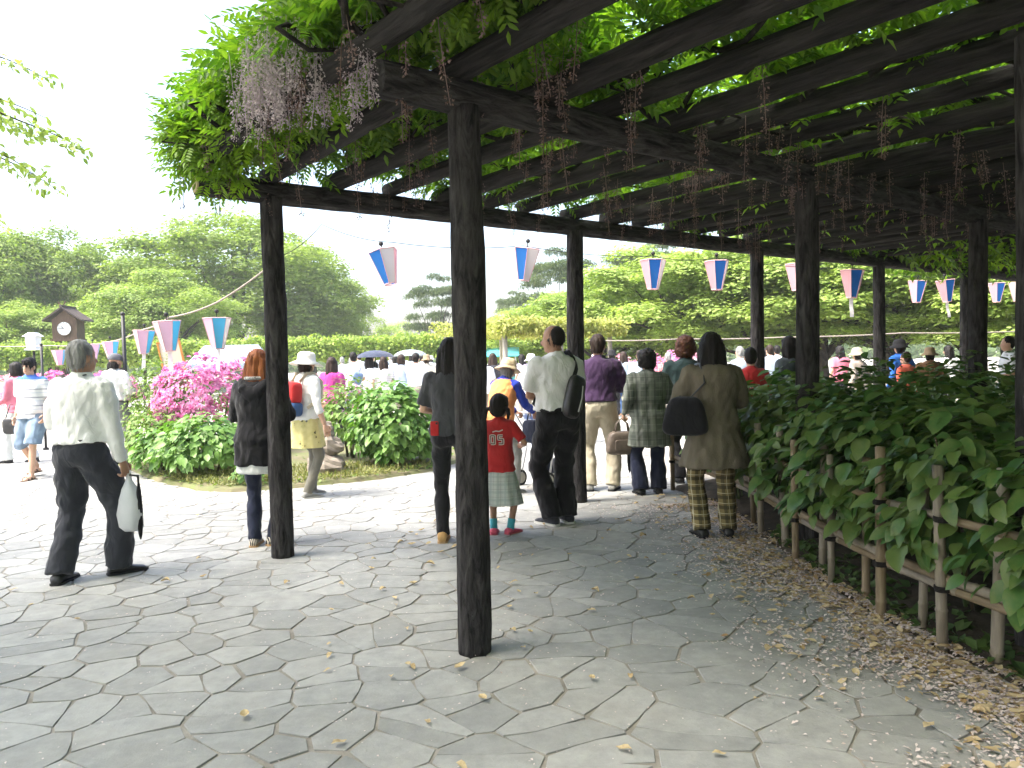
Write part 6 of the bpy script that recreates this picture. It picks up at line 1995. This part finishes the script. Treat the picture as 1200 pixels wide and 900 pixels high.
# ================================================================== CROWD
def base_figure(pose, top, bottom, hair, hatted=None, voxel=.024):
    f = skeleton(**pose)
    ms = [('body', body_mesh(f, voxel, False, True, .03, .72, .9)), ('trousers', trouser_mesh(f, voxel, **bottom)), ('shirt', top_mesh(f, voxel, **top)), ('hair', hair_mesh(f, hair, .016))]
    if hatted:
        V, F = revolve([(.092, .012), (.160, -.026), (.163, -.022), (.100, .024), (.094, .07), (.080, .110), (.04, .128)], 20, .08, 1, .95, 1.12)
        ms.append(('hat', MB().add([f.H(v.x, v.y - .008, v.z) for v in V], F).mesh('hat', True)))
    return ms
CAMERA_ARMS = dict(lh=(-.10, .30, 1.42), rh=(.10, .30, 1.42))
BASE = [base_figure(dict(lh=(-.15, .25, 1.08), rh=(.15, .25, 1.08), build=1.05), dict(sleeve='short', hem=.86, grow=.028), dict(hemr=.085), 'short'),
        base_figure(dict(CAMERA_ARMS, build=.98), dict(sleeve='3q', hem=.82, grow=.028), dict(hemr=.078), 'bob'),
        base_figure(dict(lh=(-.26, .05, .88), rh=(.26, .03, .88)), dict(sleeve='long', hem=.85, grow=.028), dict(hemr=.085), 'under', True),
        base_figure(dict(lh=(-.24, .05, .9), rh=(.15, .26, 1.1), head=(.4, 0)), dict(sleeve='short', hem=.84, grow=.026), dict(hemr=.08), 'shoulder'),
        base_figure(dict(CAMERA_ARMS, build=1.08), dict(sleeve='long', hem=.985, grow=.03), dict(hemr=.088), 'short')]
HATM = {'white': M('white_cotton_hat', (0.72, 0.70, 0.66), rough=.95), 'black': M('black_felt_hat', (0.015, 0.015, 0.017), rough=.9), 'tan': M('tan_hat', (0.30, 0.22, 0.13), rough=.9), 'khaki': M('khaki_hat', (0.36, 0.34, 0.25), rough=.9)}
def crowd(label, px, d, h, yaw, b, top, bottom, hair=BLACKH, hatm='white', group=None, skin=SKIN):
    p = at(px, d)
    root = tag(empty('person', p, R(yaw)), label, 'person', group)
    mm = {'body': skin, 'shirt': top, 'trousers': bottom, 'hair': hair, 'hat': HATM[hatm]}
    for nm, me in BASE[b]:
        link(nm, me, mm[nm], root, scale=h / 1.70)
    return root
WHITE2 = cloth('bright_white', (0.74, 0.74, 0.74)); PALEB = cloth('pale_blue_shirt', (0.42, 0.50, 0.60)); CREAM = cloth('cream_shirt', (0.66, 0.60, 0.48))
STRIPEW = pattern('fine_striped_top', (0.70, 0.68, 0.66), [('Z', 22, .35, 0, (0.38, 0.30, 0.30), .6)])
GINGHAM = pattern('black_gingham', (0.66, 0.66, 0.66), [('X', 21, .48, 0, (0.06, 0.06, 0.07), .62), ('Z', 21, .48, 0, (0.06, 0.06, 0.07), .62)])
MAGENTA = cloth('magenta_top', (0.45, 0.05, 0.25)); JEANS = cloth('blue_jeans', (0.05, 0.11, 0.26), (0.09, 0.17, 0.34)); TAUPE = cloth('taupe_cloth', (0.30, 0.26, 0.22))
REDP = M('red_print', (0.42, 0.05, 0.07), (0.60, 0.35, 0.33), 26, .9); FLOWERED = M('dark_flowered', (0.05, 0.06, 0.09), (0.5, 0.35, 0.33), 22, .9)
BRIGHTB = cloth('bright_blue_jacket', (0.03, 0.15, 0.55)); CORAL = cloth('coral_jacket', (0.60, 0.12, 0.07)); BROWNC = cloth('brown_coat', (0.16, 0.09, 0.045))
gA = 'crowd in front of the far trellis'
crowd('magenta-clad person just beyond the white-hatted woman', 388, 12.8, 1.56, -10, 3, MAGENTA, CHAR, BROWNH)
crowd('man in white T-shirt with a blue sling bag in the festival crowd', 414, 16.5, 1.68, 10, 0, WHITE2, JEANS)
p = at(416, 16.28)
sb = tag(empty('sling_bag', (p[0], p[1], 1.0), R(10)), 'blue sling bag on the back of a white T-shirt in the festival crowd', 'bag')
V, F = soft_box((.04, -.06, .12), (.20, .10, .26), Matrix.Rotation(R(18), 3, 'Y')); MB().add(V, F).build('sack', cloth('slate_blue', (0.12, 0.18, 0.30)), sb, smooth=True)
MB().tube([(.06, -.06, .22), (.14, .02, .40), (.15, .14, .42)], [(.004, .016)] * 3, 6).build('strap', JEANS, sb)
crowd('short-haired person in white top turned away between the sling-bag man and the striped top', 432, 17.0, 1.58, -8, 3, WHITE2, CHAR)
crowd('brown-haired woman in a finely striped top below the dark parasol', 449, 16.5, 1.56, 4, 3, STRIPEW, KHAKI, BROWNH)
crowd('child-sized person in a flowered dark top beside the striped-top woman', 439, 17.6, 1.46, 14, 1, FLOWERED, JEANS)
crowd('bare-headed person with pale top and blue bag waistband in the festival crowd', 470, 17, 1.60, 0, 1, PALEB, KHAKI, BROWNH)
crowd('person in white shirt, purple waistband and taupe trousers near the long-haired woman', 487, 15.5, 1.62, -5, 4, WHITE2, TAUPE)
crowd('person in a cream shirt and tan hat at the end of the festival crowd', 500, 18.5, 1.60, 5, 2, CREAM, TAUPE, BROWNH, 'tan')
for i, (px, d, h, b) in enumerate([(401, 24, 1.62, 0), (421, 26, 1.72, 4), (436, 27, 1.68, 0), (447, 25, 1.75, 4), (458, 27, 1.70, 4), (471, 25.5, 1.72, 0), (482, 27, 1.66, 1), (494, 26, 1.62, 0), (412, 27, 1.64, 3), (463, 24, 1.6, 1), (505, 27, 1.6, 2)]):
    crowd('white-shirted onlooker in the back rows before the far trellis', px, d, h, rr.uniform(-30, 30), b, WHITE2 if i % 3 else PALEB, CHAR if i % 2 else TAUPE, BLACKH if i % 4 else GREYH, group=gA)
crowd('low crouching onlooker with dark hair beyond the magenta azalea', 291, 19, 1.5, 20, 3, CHAR, CHAR)
crowd('dark-clad onlooker beyond the magenta azalea near the blue tent', 276, 19.6, 1.5, -30, 0, CHAR, CHAR)
for i, (px, d) in enumerate([(128, 20), (98, 23), (35, 25)]):
    crowd('distant visitor strolling among the pink azaleas', px, d, 1.6, 60 * i, (0, 3, 1)[i], (WHITE2, PINKC, LILAC)[i], TAUPE, group='visitors among the pink azaleas')
# by the balding man and beyond
crowd('white-haired person in pale clothes beyond the straw-hatted woman', 566, 15, 1.56, 20, 0, WHITE2, TAUPE, GREYH)
crowd('dark-haired person in navy beside the teal stall', 577, 17, 1.58, -20, 3, CHAR, CHAR, BROWNH)
crowd('person in a white hat and pale coat seen past the balding man', 622, 14.5, 1.54, -15, 2, WHITE2, TAUPE, GREYH, 'white')
crowd('person in pale pink top walking toward the small arbour', 612, 20, 1.55, 30, 3, LILAC, TAUPE)
crowd('dark-haired person in white seen over the shoulder of the balding man', 667, 13, 1.60, 0, 0, WHITE2, CHAR)
crowd('person in a white cap beside the purple-shirted man', 698, 15.5, 1.5, 0, 2, WHITE2, TAUPE, BLACKH, 'white')
crowd('person in black hat and black-and-white gingham shirt in the open plaza', 717, 18.2, 1.60, -6, 2, GINGHAM, BLACKC, BLACKH, 'black')
crowd('person in pale shirt and blue jeans beside the gingham shirt', 731, 18.6, 1.55, 6, 3, PALEB, JEANS, BROWNH)
crowd('light-shirted person beyond the patchwork jacket', 750, 15, 1.56, 0, 0, PALEB, TAUPE, BROWNH)
crowd('person in a red patterned dress before the pink azaleas', 783, 16.5, 1.5, -8, 0, REDP, TAUPE, GREYH)
crowd('person in bright white shirt beyond the auburn curls', 826, 13.5, 1.62, 0, 4, WHITE2, CHAR, BROWNH)
crowd('person in a pale blue jacket just beyond the red jacket', 868, 14, 1.58, 20, 0, PALEB, CHAR, GREYH)
for i, (px, d, h, b) in enumerate([(903, 15, 1.6, 4), (911, 17, 1.6, 0), (898, 18, 1.55, 3)]):
    crowd('pale-shirted onlooker seen between the trellis posts', px, d, h, 10 - 20 * i, b, (PALEB, WHITE2, CREAM)[i], CHAR, BLACKH if i else BROWNH, group='onlookers between the trellis posts')
crowd('person in a khaki hat beyond the shaded hydrangeas', 1006, 13.5, 1.5, 30, 2, TAUPE, CHAR, BLACKH, 'khaki')
crowd('person in a bright blue jacket and dark hat beyond the shaded hydrangeas', 1056, 12.5, 1.62, 20, 2, BRIGHTB, CHAR, BLACKH, 'black')
crowd('child in a coral jacket in front of the bright blue jacket', 1063, 12.0, 1.42, 30, 0, CORAL, CHAR, BROWNH)
crowd('person in a brown coat and hat beyond the shaded hydrangeas', 1090, 12.2, 1.48, -20, 2, BROWNC, CHAR, BLACKH, 'tan')
crowd('person in white near the last trellis posts', 1113, 15, 1.5, 10, 3, WHITE2, CHAR)
crowd('person in white shirt and dark vest walking past the last trellis post', 1184, 11.5, 1.62, 70, 0, WHITE2, KHAKI, BLACKH)
crowd('person in a pink top far behind the shaded hydrangeas', 985, 17, 1.55, 0, 3, PINKC, CHAR)

def parasol(label, px, d, z, r, mat):
    p = at(px, d)
    root = tag(empty('parasol', (p[0], p[1], z - .75)), label, 'parasol')
    V, F = [], []
    seg = 24
    for i in range(6):
        t = i / 5
        for q in range(seg):
            a = 2 * math.pi * q / seg
            k = r * math.sin(t * 1.35) / math.sin(1.35) * (1 - .035 * t * abs(math.sin(a * 4)))
            V.append((math.cos(a) * k, math.sin(a) * k, .75 + .02 - .24 * r * 2 * (1 - math.cos(t * 1.35))))
    for i in range(5):
        for q in range(seg): F.append((i * seg + q, i * seg + (q + 1) % seg, (i + 1) * seg + (q + 1) % seg, (i + 1) * seg + q))
    MB().add(V, F).build('canopy', mat, root, smooth=True)
    MB().tube([(0, 0, 0), (0, 0, .84)], .008, 6).build('shaft', BLACKL, root)
    for q in range(8):
        a = 2 * math.pi * q / 8
        MB().tube([(0, 0, .765), (math.cos(a) * r * .6, math.sin(a) * r * .6, .66 + .02), (math.cos(a) * r * .97, math.sin(a) * r * .97, .77 - .375 * r)], .004, 4).build('rib', BLACKL, root)
    return root
parasol('dark navy parasol raised over the festival crowd', 440, 17.2, 1.70, .42, cloth('navy_parasol', (0.04, 0.05, 0.08)))
parasol('grey-green parasol raised over the festival crowd', 481, 19, 1.72, .42, cloth('grey_parasol', (0.20, 0.24, 0.24)))

# ================================================================== LANTERNS ON WIRES
def paper(name, c): return leafmat(name, [tuple(v * .92 for v in c), c], trans=.45, tint=(1, 1, 1), rough=.7, spec=.1, nscale=3)
LB, LW, LP_ = paper('blue_paper', (0.05, 0.24, 0.62)), paper('white_paper', (0.74, 0.70, 0.68)), paper('pink_paper', (0.76, 0.46, 0.50))
LCY = paper('cyan_paper', (0.16, 0.55, 0.74)); LPW = paper('pale_pink_paper', (0.80, 0.58, 0.70))
WIRE = M('black_wire', (0.02, 0.02, 0.02), rough=.6); PINKF = M('pink_frame', (0.66, 0.40, 0.42), rough=.6)
LAN = {}
def lantern_meshes():
    r1, r0, h = .185, .080, .42
    for q in range(6):
        a0, a1 = 2 * math.pi * q / 6, 2 * math.pi * (q + 1) / 6
        V = [(math.cos(a0) * r0, math.sin(a0) * r0, 0), (math.cos(a1) * r0, math.sin(a1) * r0, 0), (math.cos(a1) * r1, math.sin(a1) * r1, h), (math.cos(a0) * r1, math.sin(a0) * r1, h)]
        V += [(x * .97, y * .97, z) for x, y, z in V]
        me = bpy.data.meshes.new('panel'); me.from_pydata(V, [], [(0, 1, 2, 3), (7, 6, 5, 4), (0, 4, 5, 1), (1, 5, 6, 2), (2, 6, 7, 3), (3, 7, 4, 0)]); me.update(); LAN[q] = me
    mb = MB()
    for q in range(6):
        a0, a1 = 2 * math.pi * q / 6, 2 * math.pi * (q + 1) / 6
        c = lambda a, r, z: (math.cos(a) * r, math.sin(a) * r, z)
        mb.tube([c(a0, r0 * 1.01, 0), c(a0, r1 * 1.01, h)], .006, 4).tube([c(a0, r1 * 1.01, h), c(a1, r1 * 1.01, h)], .007, 4).tube([c(a0, r0 * 1.01, 0), c(a1, r0 * 1.01, 0)], .007, 4)
    LAN['frame'] = mb.mesh('frame')
    LAN['hook'] = MB().tube([(0, 0, .30), (0, 0, .46), (.0, 0, .53)], .007, 5).ball((0, 0, .52), .03).tube([(-.175, 0, .425), (.175, 0, .425)], .008, 4).mesh('hook')
    V, F = [], []
    for i in range(7):
        z = -.05 * i; y = .02 * math.sin(i * .9)
        V += [(-.03, y, z), (.03, y, z)]
    for i in range(6): F.append((2 * i, 2 * i + 1, 2 * i + 3, 2 * i + 2))
    LAN['streamer'] = MB().add(V, F).mesh('streamer')
    LAN['stick'] = MB().tube([(0, 0, -.9), (0, 0, .02)], .018, 6).mesh('stick')
lantern_meshes()
def lantern(label, px, py, d, rz, tilt=(0, 0), cols=None, streamer=True, group=None, size=1.0, stick=False):
    p = D(px, py, d)
    root = tag(empty('paper_lantern', (p.x, p.y, p.z - .21 * size)), label, 'lantern', group)
    root.rotation_euler = (tilt[0], tilt[1], rz); root.scale = (size,) * 3
    cols = cols or (LP_, LB, LW)
    for q in range(6): link('panel', LAN[q], cols[q % 3], root)
    link('frame', LAN['frame'], PINKF, root); link('hook', LAN['hook'], WIRE, root)
    if streamer: link('streamer', LAN['streamer'], LW, root, loc=(0, 0, 0))
    return root
gl = 'lanterns strung beyond the trellis'
K = [(457, 313, 9.6, -.55, (.05, -.22)), (613, 310, 10.3, -.5, (0, .16)), (765, 322, 11.3, .0, (0, .02)), (840, 323, 11.5, .1, (0, .0)), (998, 333, 12.0, .0, (.0, .03)), (1074, 342, 15.5, .0, (0, .05)), (1110, 341, 15.0, .05, (0, -.1)), (1168, 343, 17.5, .0, (0, 0)), (934, 325, 12.4, .0, (0, 0)), (1192, 342, 17.5, .9, (0, 0))]
labs = ['blue and white paper lantern hanging askew beside the free-standing post', 'blue and pink paper lantern swinging in the open sky above the balding man', 'paper lantern in front of the wide dark pine', 'paper lantern hung in front of the bright cherry leaves next to the pine lantern',
        'single paper lantern hanging midway between two trellis posts before the cherry trees', 'paper lantern, first of the close pair by the last posts', 'paper lantern, second of the close pair by the last posts', 'small paper lantern in the gap past the last posts', 'paper lantern almost hidden behind a thick trellis post', 'small pink paper lantern at the very last post']
for (px, py, d, rz, tl), lb in zip(K, labs):
    lantern(lb, px, py, d, rz, tl, streamer=px in (998, 1110))
# pale lanterns over the sunny bed
KL = [(255, 391, 10.6, -.5, 'white lantern hanging straight above the magenta azalea'), (198, 394, 10.9, .3, 'white and cyan lantern hanging beside a leaning notice board'), (168, 401, 14, .3, 'pale lantern hanging over the tall green shrub'), (131, 411, 18, .2, 'small pale lantern above the grey cap'),
      (109, 413, 20, .9, 'tiny blue-sided lantern beside the clock tower'), (95, 416, 21, .2, 'tiny pink lantern between the clock tower and the striped-shirt man'), (70, 419, 22, .6, 'tiny pale lantern over the striped-shirt man')]
for px, py, d, rz, lb in KL:
    lantern(lb, px, py, d, rz, (0, rr.uniform(-.06, .06)), (LW, LPW, LCY), streamer=px in (255, 198, 168))
def wire(name, label, pts, r=.006, cat='wire', sag=.0):
    P = [D(*q) for q in pts]
    Q = []
    for i in range(len(P) - 1):
        for k in range(6):
            t = k / 6; v = P[i].lerp(P[i + 1], t); v.z -= sag * 4 * t * (1 - t); Q.append(v)
    Q.append(P[-1])
    o = P[0].copy()
    return tag(MB().tube([v - o for v in Q], r, 5).build(name, WIRE if r < .012 else M('pale_rope', (0.35, 0.30, 0.26), rough=.9), None, smooth=True, loc=o), label, cat)
wire('lantern_wire', 'thin wire carrying the lanterns beyond the trellis', [(330, 300, 10.2), (377, 263, 10), (460, 284, 9.6), (613, 288, 10.3), (765, 300, 11.3), (840, 302, 11.5), (998, 314, 12), (1110, 325, 15), (1168, 330, 17.5), (1240, 330, 18)], .005, sag=.05)
wire('lantern_rope', 'rough rope slanting down to the pale lanterns over the bed', [(330, 300, 10.2), (255, 354, 10.6), (198, 372, 10.9), (168, 386, 14), (131, 400, 18), (109, 403, 20), (60, 405, 22), (-40, 405, 24)], .013, sag=.03)
wire('rope_line', 'pale rope stretched in front of the cherry trees', [(690, 399, 17), (800, 397, 17), (920, 395, 17), (1060, 390, 17), (1200, 388, 17)], .0125, sag=.02)

# thin black poles, notice board, clock tower, stone-like lantern, tent, stall
def pole(label, px, d, top_y, r=.028):
    p = at(px, d); zt = D(px, top_y, d).z
    root = tag(empty('iron_pole', p), label, 'pole')
    MB().tube([(0, 0, 0), (0, 0, zt)], r, 10).build('shaft', M('black_iron', (0.015, 0.015, 0.016), rough=.5, spec=.4), root, smooth=True)
    MB().ball((0, 0, zt), r * 1.25).build('cap', _m['black_iron'], root, smooth=True)
    MB().tube([(0, 0, 0), (0, 0, .05)], r * 2.2, 10).build('foot', _m['black_iron'], root)
pole('thin black pole beside the man in the grey cap', 146, 11.7, 368)
pole('short thin black pole beside the man in the striped polo', 49, 14, 404, .022)
p = at(205, 12.6)
nb = tag(empty('notice_board', (p[0], p[1], 1.35), R(8)), 'leaning orange-framed notice board behind the tall shrub', 'board')
ORF = M('orange_frame', (0.55, 0.24, 0.06), rough=.6)
for bx_ in ((-.17, 0, .27, .03, .03, .56), (.17, 0, .27, .03, .03, .56), (0, 0, .01, .37, .03, .03), (0, 0, .55, .37, .03, .03)):
    MB().box(bx_[:3], bx_[3:], 0).build('frame', ORF, nb)
MB().box((0, .004, .28), (.31, .012, .51)).build('panel', M('cream_board', (0.68, 0.60, 0.48), rough=.8), nb)
MB().tube([(-.15, .03, -1.35), (-.15, .03, .5)], .015, 6).build('leg', ORF, nb); MB().tube([(.15, .03, -1.35), (.15, .03, .5)], .015, 6).build('leg', ORF, nb)
nb.rotation_euler = (0, R(-10), R(8))

p = at(82, 35)
DZ = .6
ck = tag(empty('clock_tower', p, R(4)), 'small wooden clock tower with a gabled roof in front of the wood', 'clock')
TIM = M('brown_timber', (0.075, 0.045, 0.028), (0.13, 0.085, 0.055), 8, .85, .3, stretch=(4, 4, .5)); ROOFM = M('dark_roof', (0.05, 0.038, 0.032), (0.09, 0.07, 0.06), 10, .9)
for sx in (-.42, .42):
    for sy in (-.3, .3): MB().box((sx, sy, 1.2 - DZ / 2), (.13, .13, 2.4 + DZ)).build('post', TIM, ck)
MB().box((0, 0, 2.63), (1.06, .76, .90)).build('clock_case', TIM, ck)
MB().box((0, 0, 2.14), (1.22, .9, .09)).build('ledge', TIM, ck)
MB().box((0, 0, 1.2), (.7, .07, .10)).build('brace', TIM, ck)
# gable walls and roof
MB().add([(-.53, -.38, 3.08), (.53, -.38, 3.08), (0, -.38, 3.48), (-.53, .38, 3.08), (.53, .38, 3.08), (0, .38, 3.48)], [(0, 1, 2), (5, 4, 3), (0, 3, 4, 1), (1, 4, 5, 2), (2, 5, 3, 0)]).build('gable', TIM, ck)
for sx in (-1, 1):
    V = []
    for y in (-.62, .62):
        V += [(0, y, 3.56), (sx * .84, y, 2.98), (sx * .84, y, 3.05), (0, y, 3.64)]
    MB().add(V, [(0, 1, 2, 3), (7, 6, 5, 4), (0, 4, 5, 1), (1, 5, 6, 2), (2, 6, 7, 3), (3, 7, 4, 0)]).build('roof', ROOFM, ck)
MB().box((0, 0, 3.66), (.12, 1.3, .09)).build('ridge', ROOFM, ck)
MB().tube([(0, -.5, 3.62), (-.16, -.5, 3.86)], .025, 6).build('finial', TIM, ck); MB().tube([(0, -.5, 3.62), (.16, -.5, 3.86)], .025, 6).build('finial', TIM, ck)
V, F = tube([(0, -.38, 2.66), (0, -.415, 2.66)], [.30, .30], 32); fc = MB().add(V, F).build('clock_face', M('white_enamel', (0.78, 0.79, 0.80), rough=.4), ck)
V, F = tube([(0, -.385, 2.66), (0, -.425, 2.66)], [.335, .335], 32); rimv = MB()
for k in range(32):
    a0 = 2 * math.pi * k / 32
rimv.tube([(math.cos(a) * .315, -.415, 2.66 + math.sin(a) * .315) for a in np.linspace(0, 2 * math.pi, 33)], .022, 6).build('clock_rim', TIM, ck)
for k in range(12):
    a = R(30 * k); MB().box((math.sin(a) * .25, -.419, 2.66 + math.cos(a) * .25), (.02, .008, .05), rot=Matrix.Rotation(a, 3, 'Y')).build('hour_mark', BLACKL, fc)
for a, L, w in ((R(310), .15, .032), (R(275), .22, .022)):
    MB().box((math.sin(a) * L / 2, -.426, 2.66 + math.cos(a) * L / 2), (w, .008, L), rot=Matrix.Rotation(a, 3, 'Y')).build('clock_hand', BLACKL, fc)

for c_ in ck.children:
    c_.location.z = DZ

p = at(40, 24)
gl_ = tag(empty('garden_lamp', p), 'white box-shaped garden lamp on a dark pole near the clock tower', 'lamp')
WHM = M('white_painted_metal', (0.62, 0.64, 0.64), rough=.5)
MB().tube([(0, 0, 0), (0, 0, 2.05)], .04, 8).build('pole', _m['black_iron'], gl_, smooth=True)
MB().box((0, 0, 2.30), (.28, .28, .36), taper=1.15).build('lamp_case', WHM, gl_)
MB().box((0, 0, 2.10), (.36, .36, .05)).build('collar', WHM, gl_)
MB().box((0, 0, 2.56), (.44, .44, .12), taper=.45).build('lamp_roof', WHM, gl_)

p = at(272, 27)
tn = tag(empty('tent', p, R(12)), 'pale blue festival tent roof rising behind the magenta azalea', 'tent')
TENT = cloth('blue_grey_canvas', (0.24, 0.32, 0.42), (0.32, 0.40, 0.50))
for sx in (-1.2, 1.2):
    for sy in (-.9, .9): MB().tube([(sx, sy, 0), (sx, sy, 1.55)], .025, 6).build('leg', WHM, tn)
V = [(-1.35, -1.05, 1.50), (1.35, -1.05, 1.50), (1.35, 1.05, 1.50), (-1.35, 1.05, 1.50), (-.9, 0, 2.15), (.9, 0, 2.15)]
MB().add(V, [(0, 1, 5, 4), (1, 2, 5), (2, 3, 4, 5), (3, 0, 4), (3, 2, 1, 0)]).build('canopy', TENT, tn)
for sy in (-1.05, 1.05): MB().box((0, sy, 1.42), (2.70, .02, .18)).build('valance', TENT, tn)

p = at(578, 31)
stl = tag(empty('market_stall', p), 'teal awning stall beyond the straw-hatted woman', 'stall')
TEALC = cloth('teal_awning', (0.05, 0.28, 0.30))
for sx in (-.9, .9):
    for sy in (-.5, .5): MB().tube([(sx, sy, 0), (sx, sy, 1.5)], .03, 6).build('leg', WHM, stl)
MB().add([(-1.05, -.7, 1.5), (1.05, -.7, 1.5), (1.05, .6, 1.85), (-1.05, .6, 1.85), (-1.05, -.7, 1.54), (1.05, -.7, 1.54), (1.05, .6, 1.89), (-1.05, .6, 1.89)], [(3, 2, 1, 0), (4, 5, 6, 7), (0, 1, 5, 4), (1, 2, 6, 5), (2, 3, 7, 6), (3, 0, 4, 7)]).build('awning', TEALC, stl)
MB().box((0, 0, .75), (1.9, .8, .06)).build('counter', TIM, stl); MB().box((0, -.41, .38), (1.9, .02, .66)).build('front_cloth', TEALC, stl)

bpy.data.scenes.remove(tmp_scene)

# ================================================================== HAZE
hz_m = bpy.data.materials.new('thin_haze'); hz_m.use_nodes = True
hn, hl = hz_m.node_tree.nodes, hz_m.node_tree.links
hn.remove(hn['Principled BSDF'])
pv = hn.new('ShaderNodeVolumePrincipled'); pv.inputs['Color'].default_value = (0.93, 0.96, 1.0, 1); pv.inputs['Density'].default_value = 0.0008
hl.new(pv.outputs[0], hn['Material Output'].inputs['Volume'])
hb_ = MB().box((0, 65, 6.5), (280, 160, 15)).build('haze', hz_m)
tag(hb_, kind='stuff')
scene.cycles.volume_bounces = 1
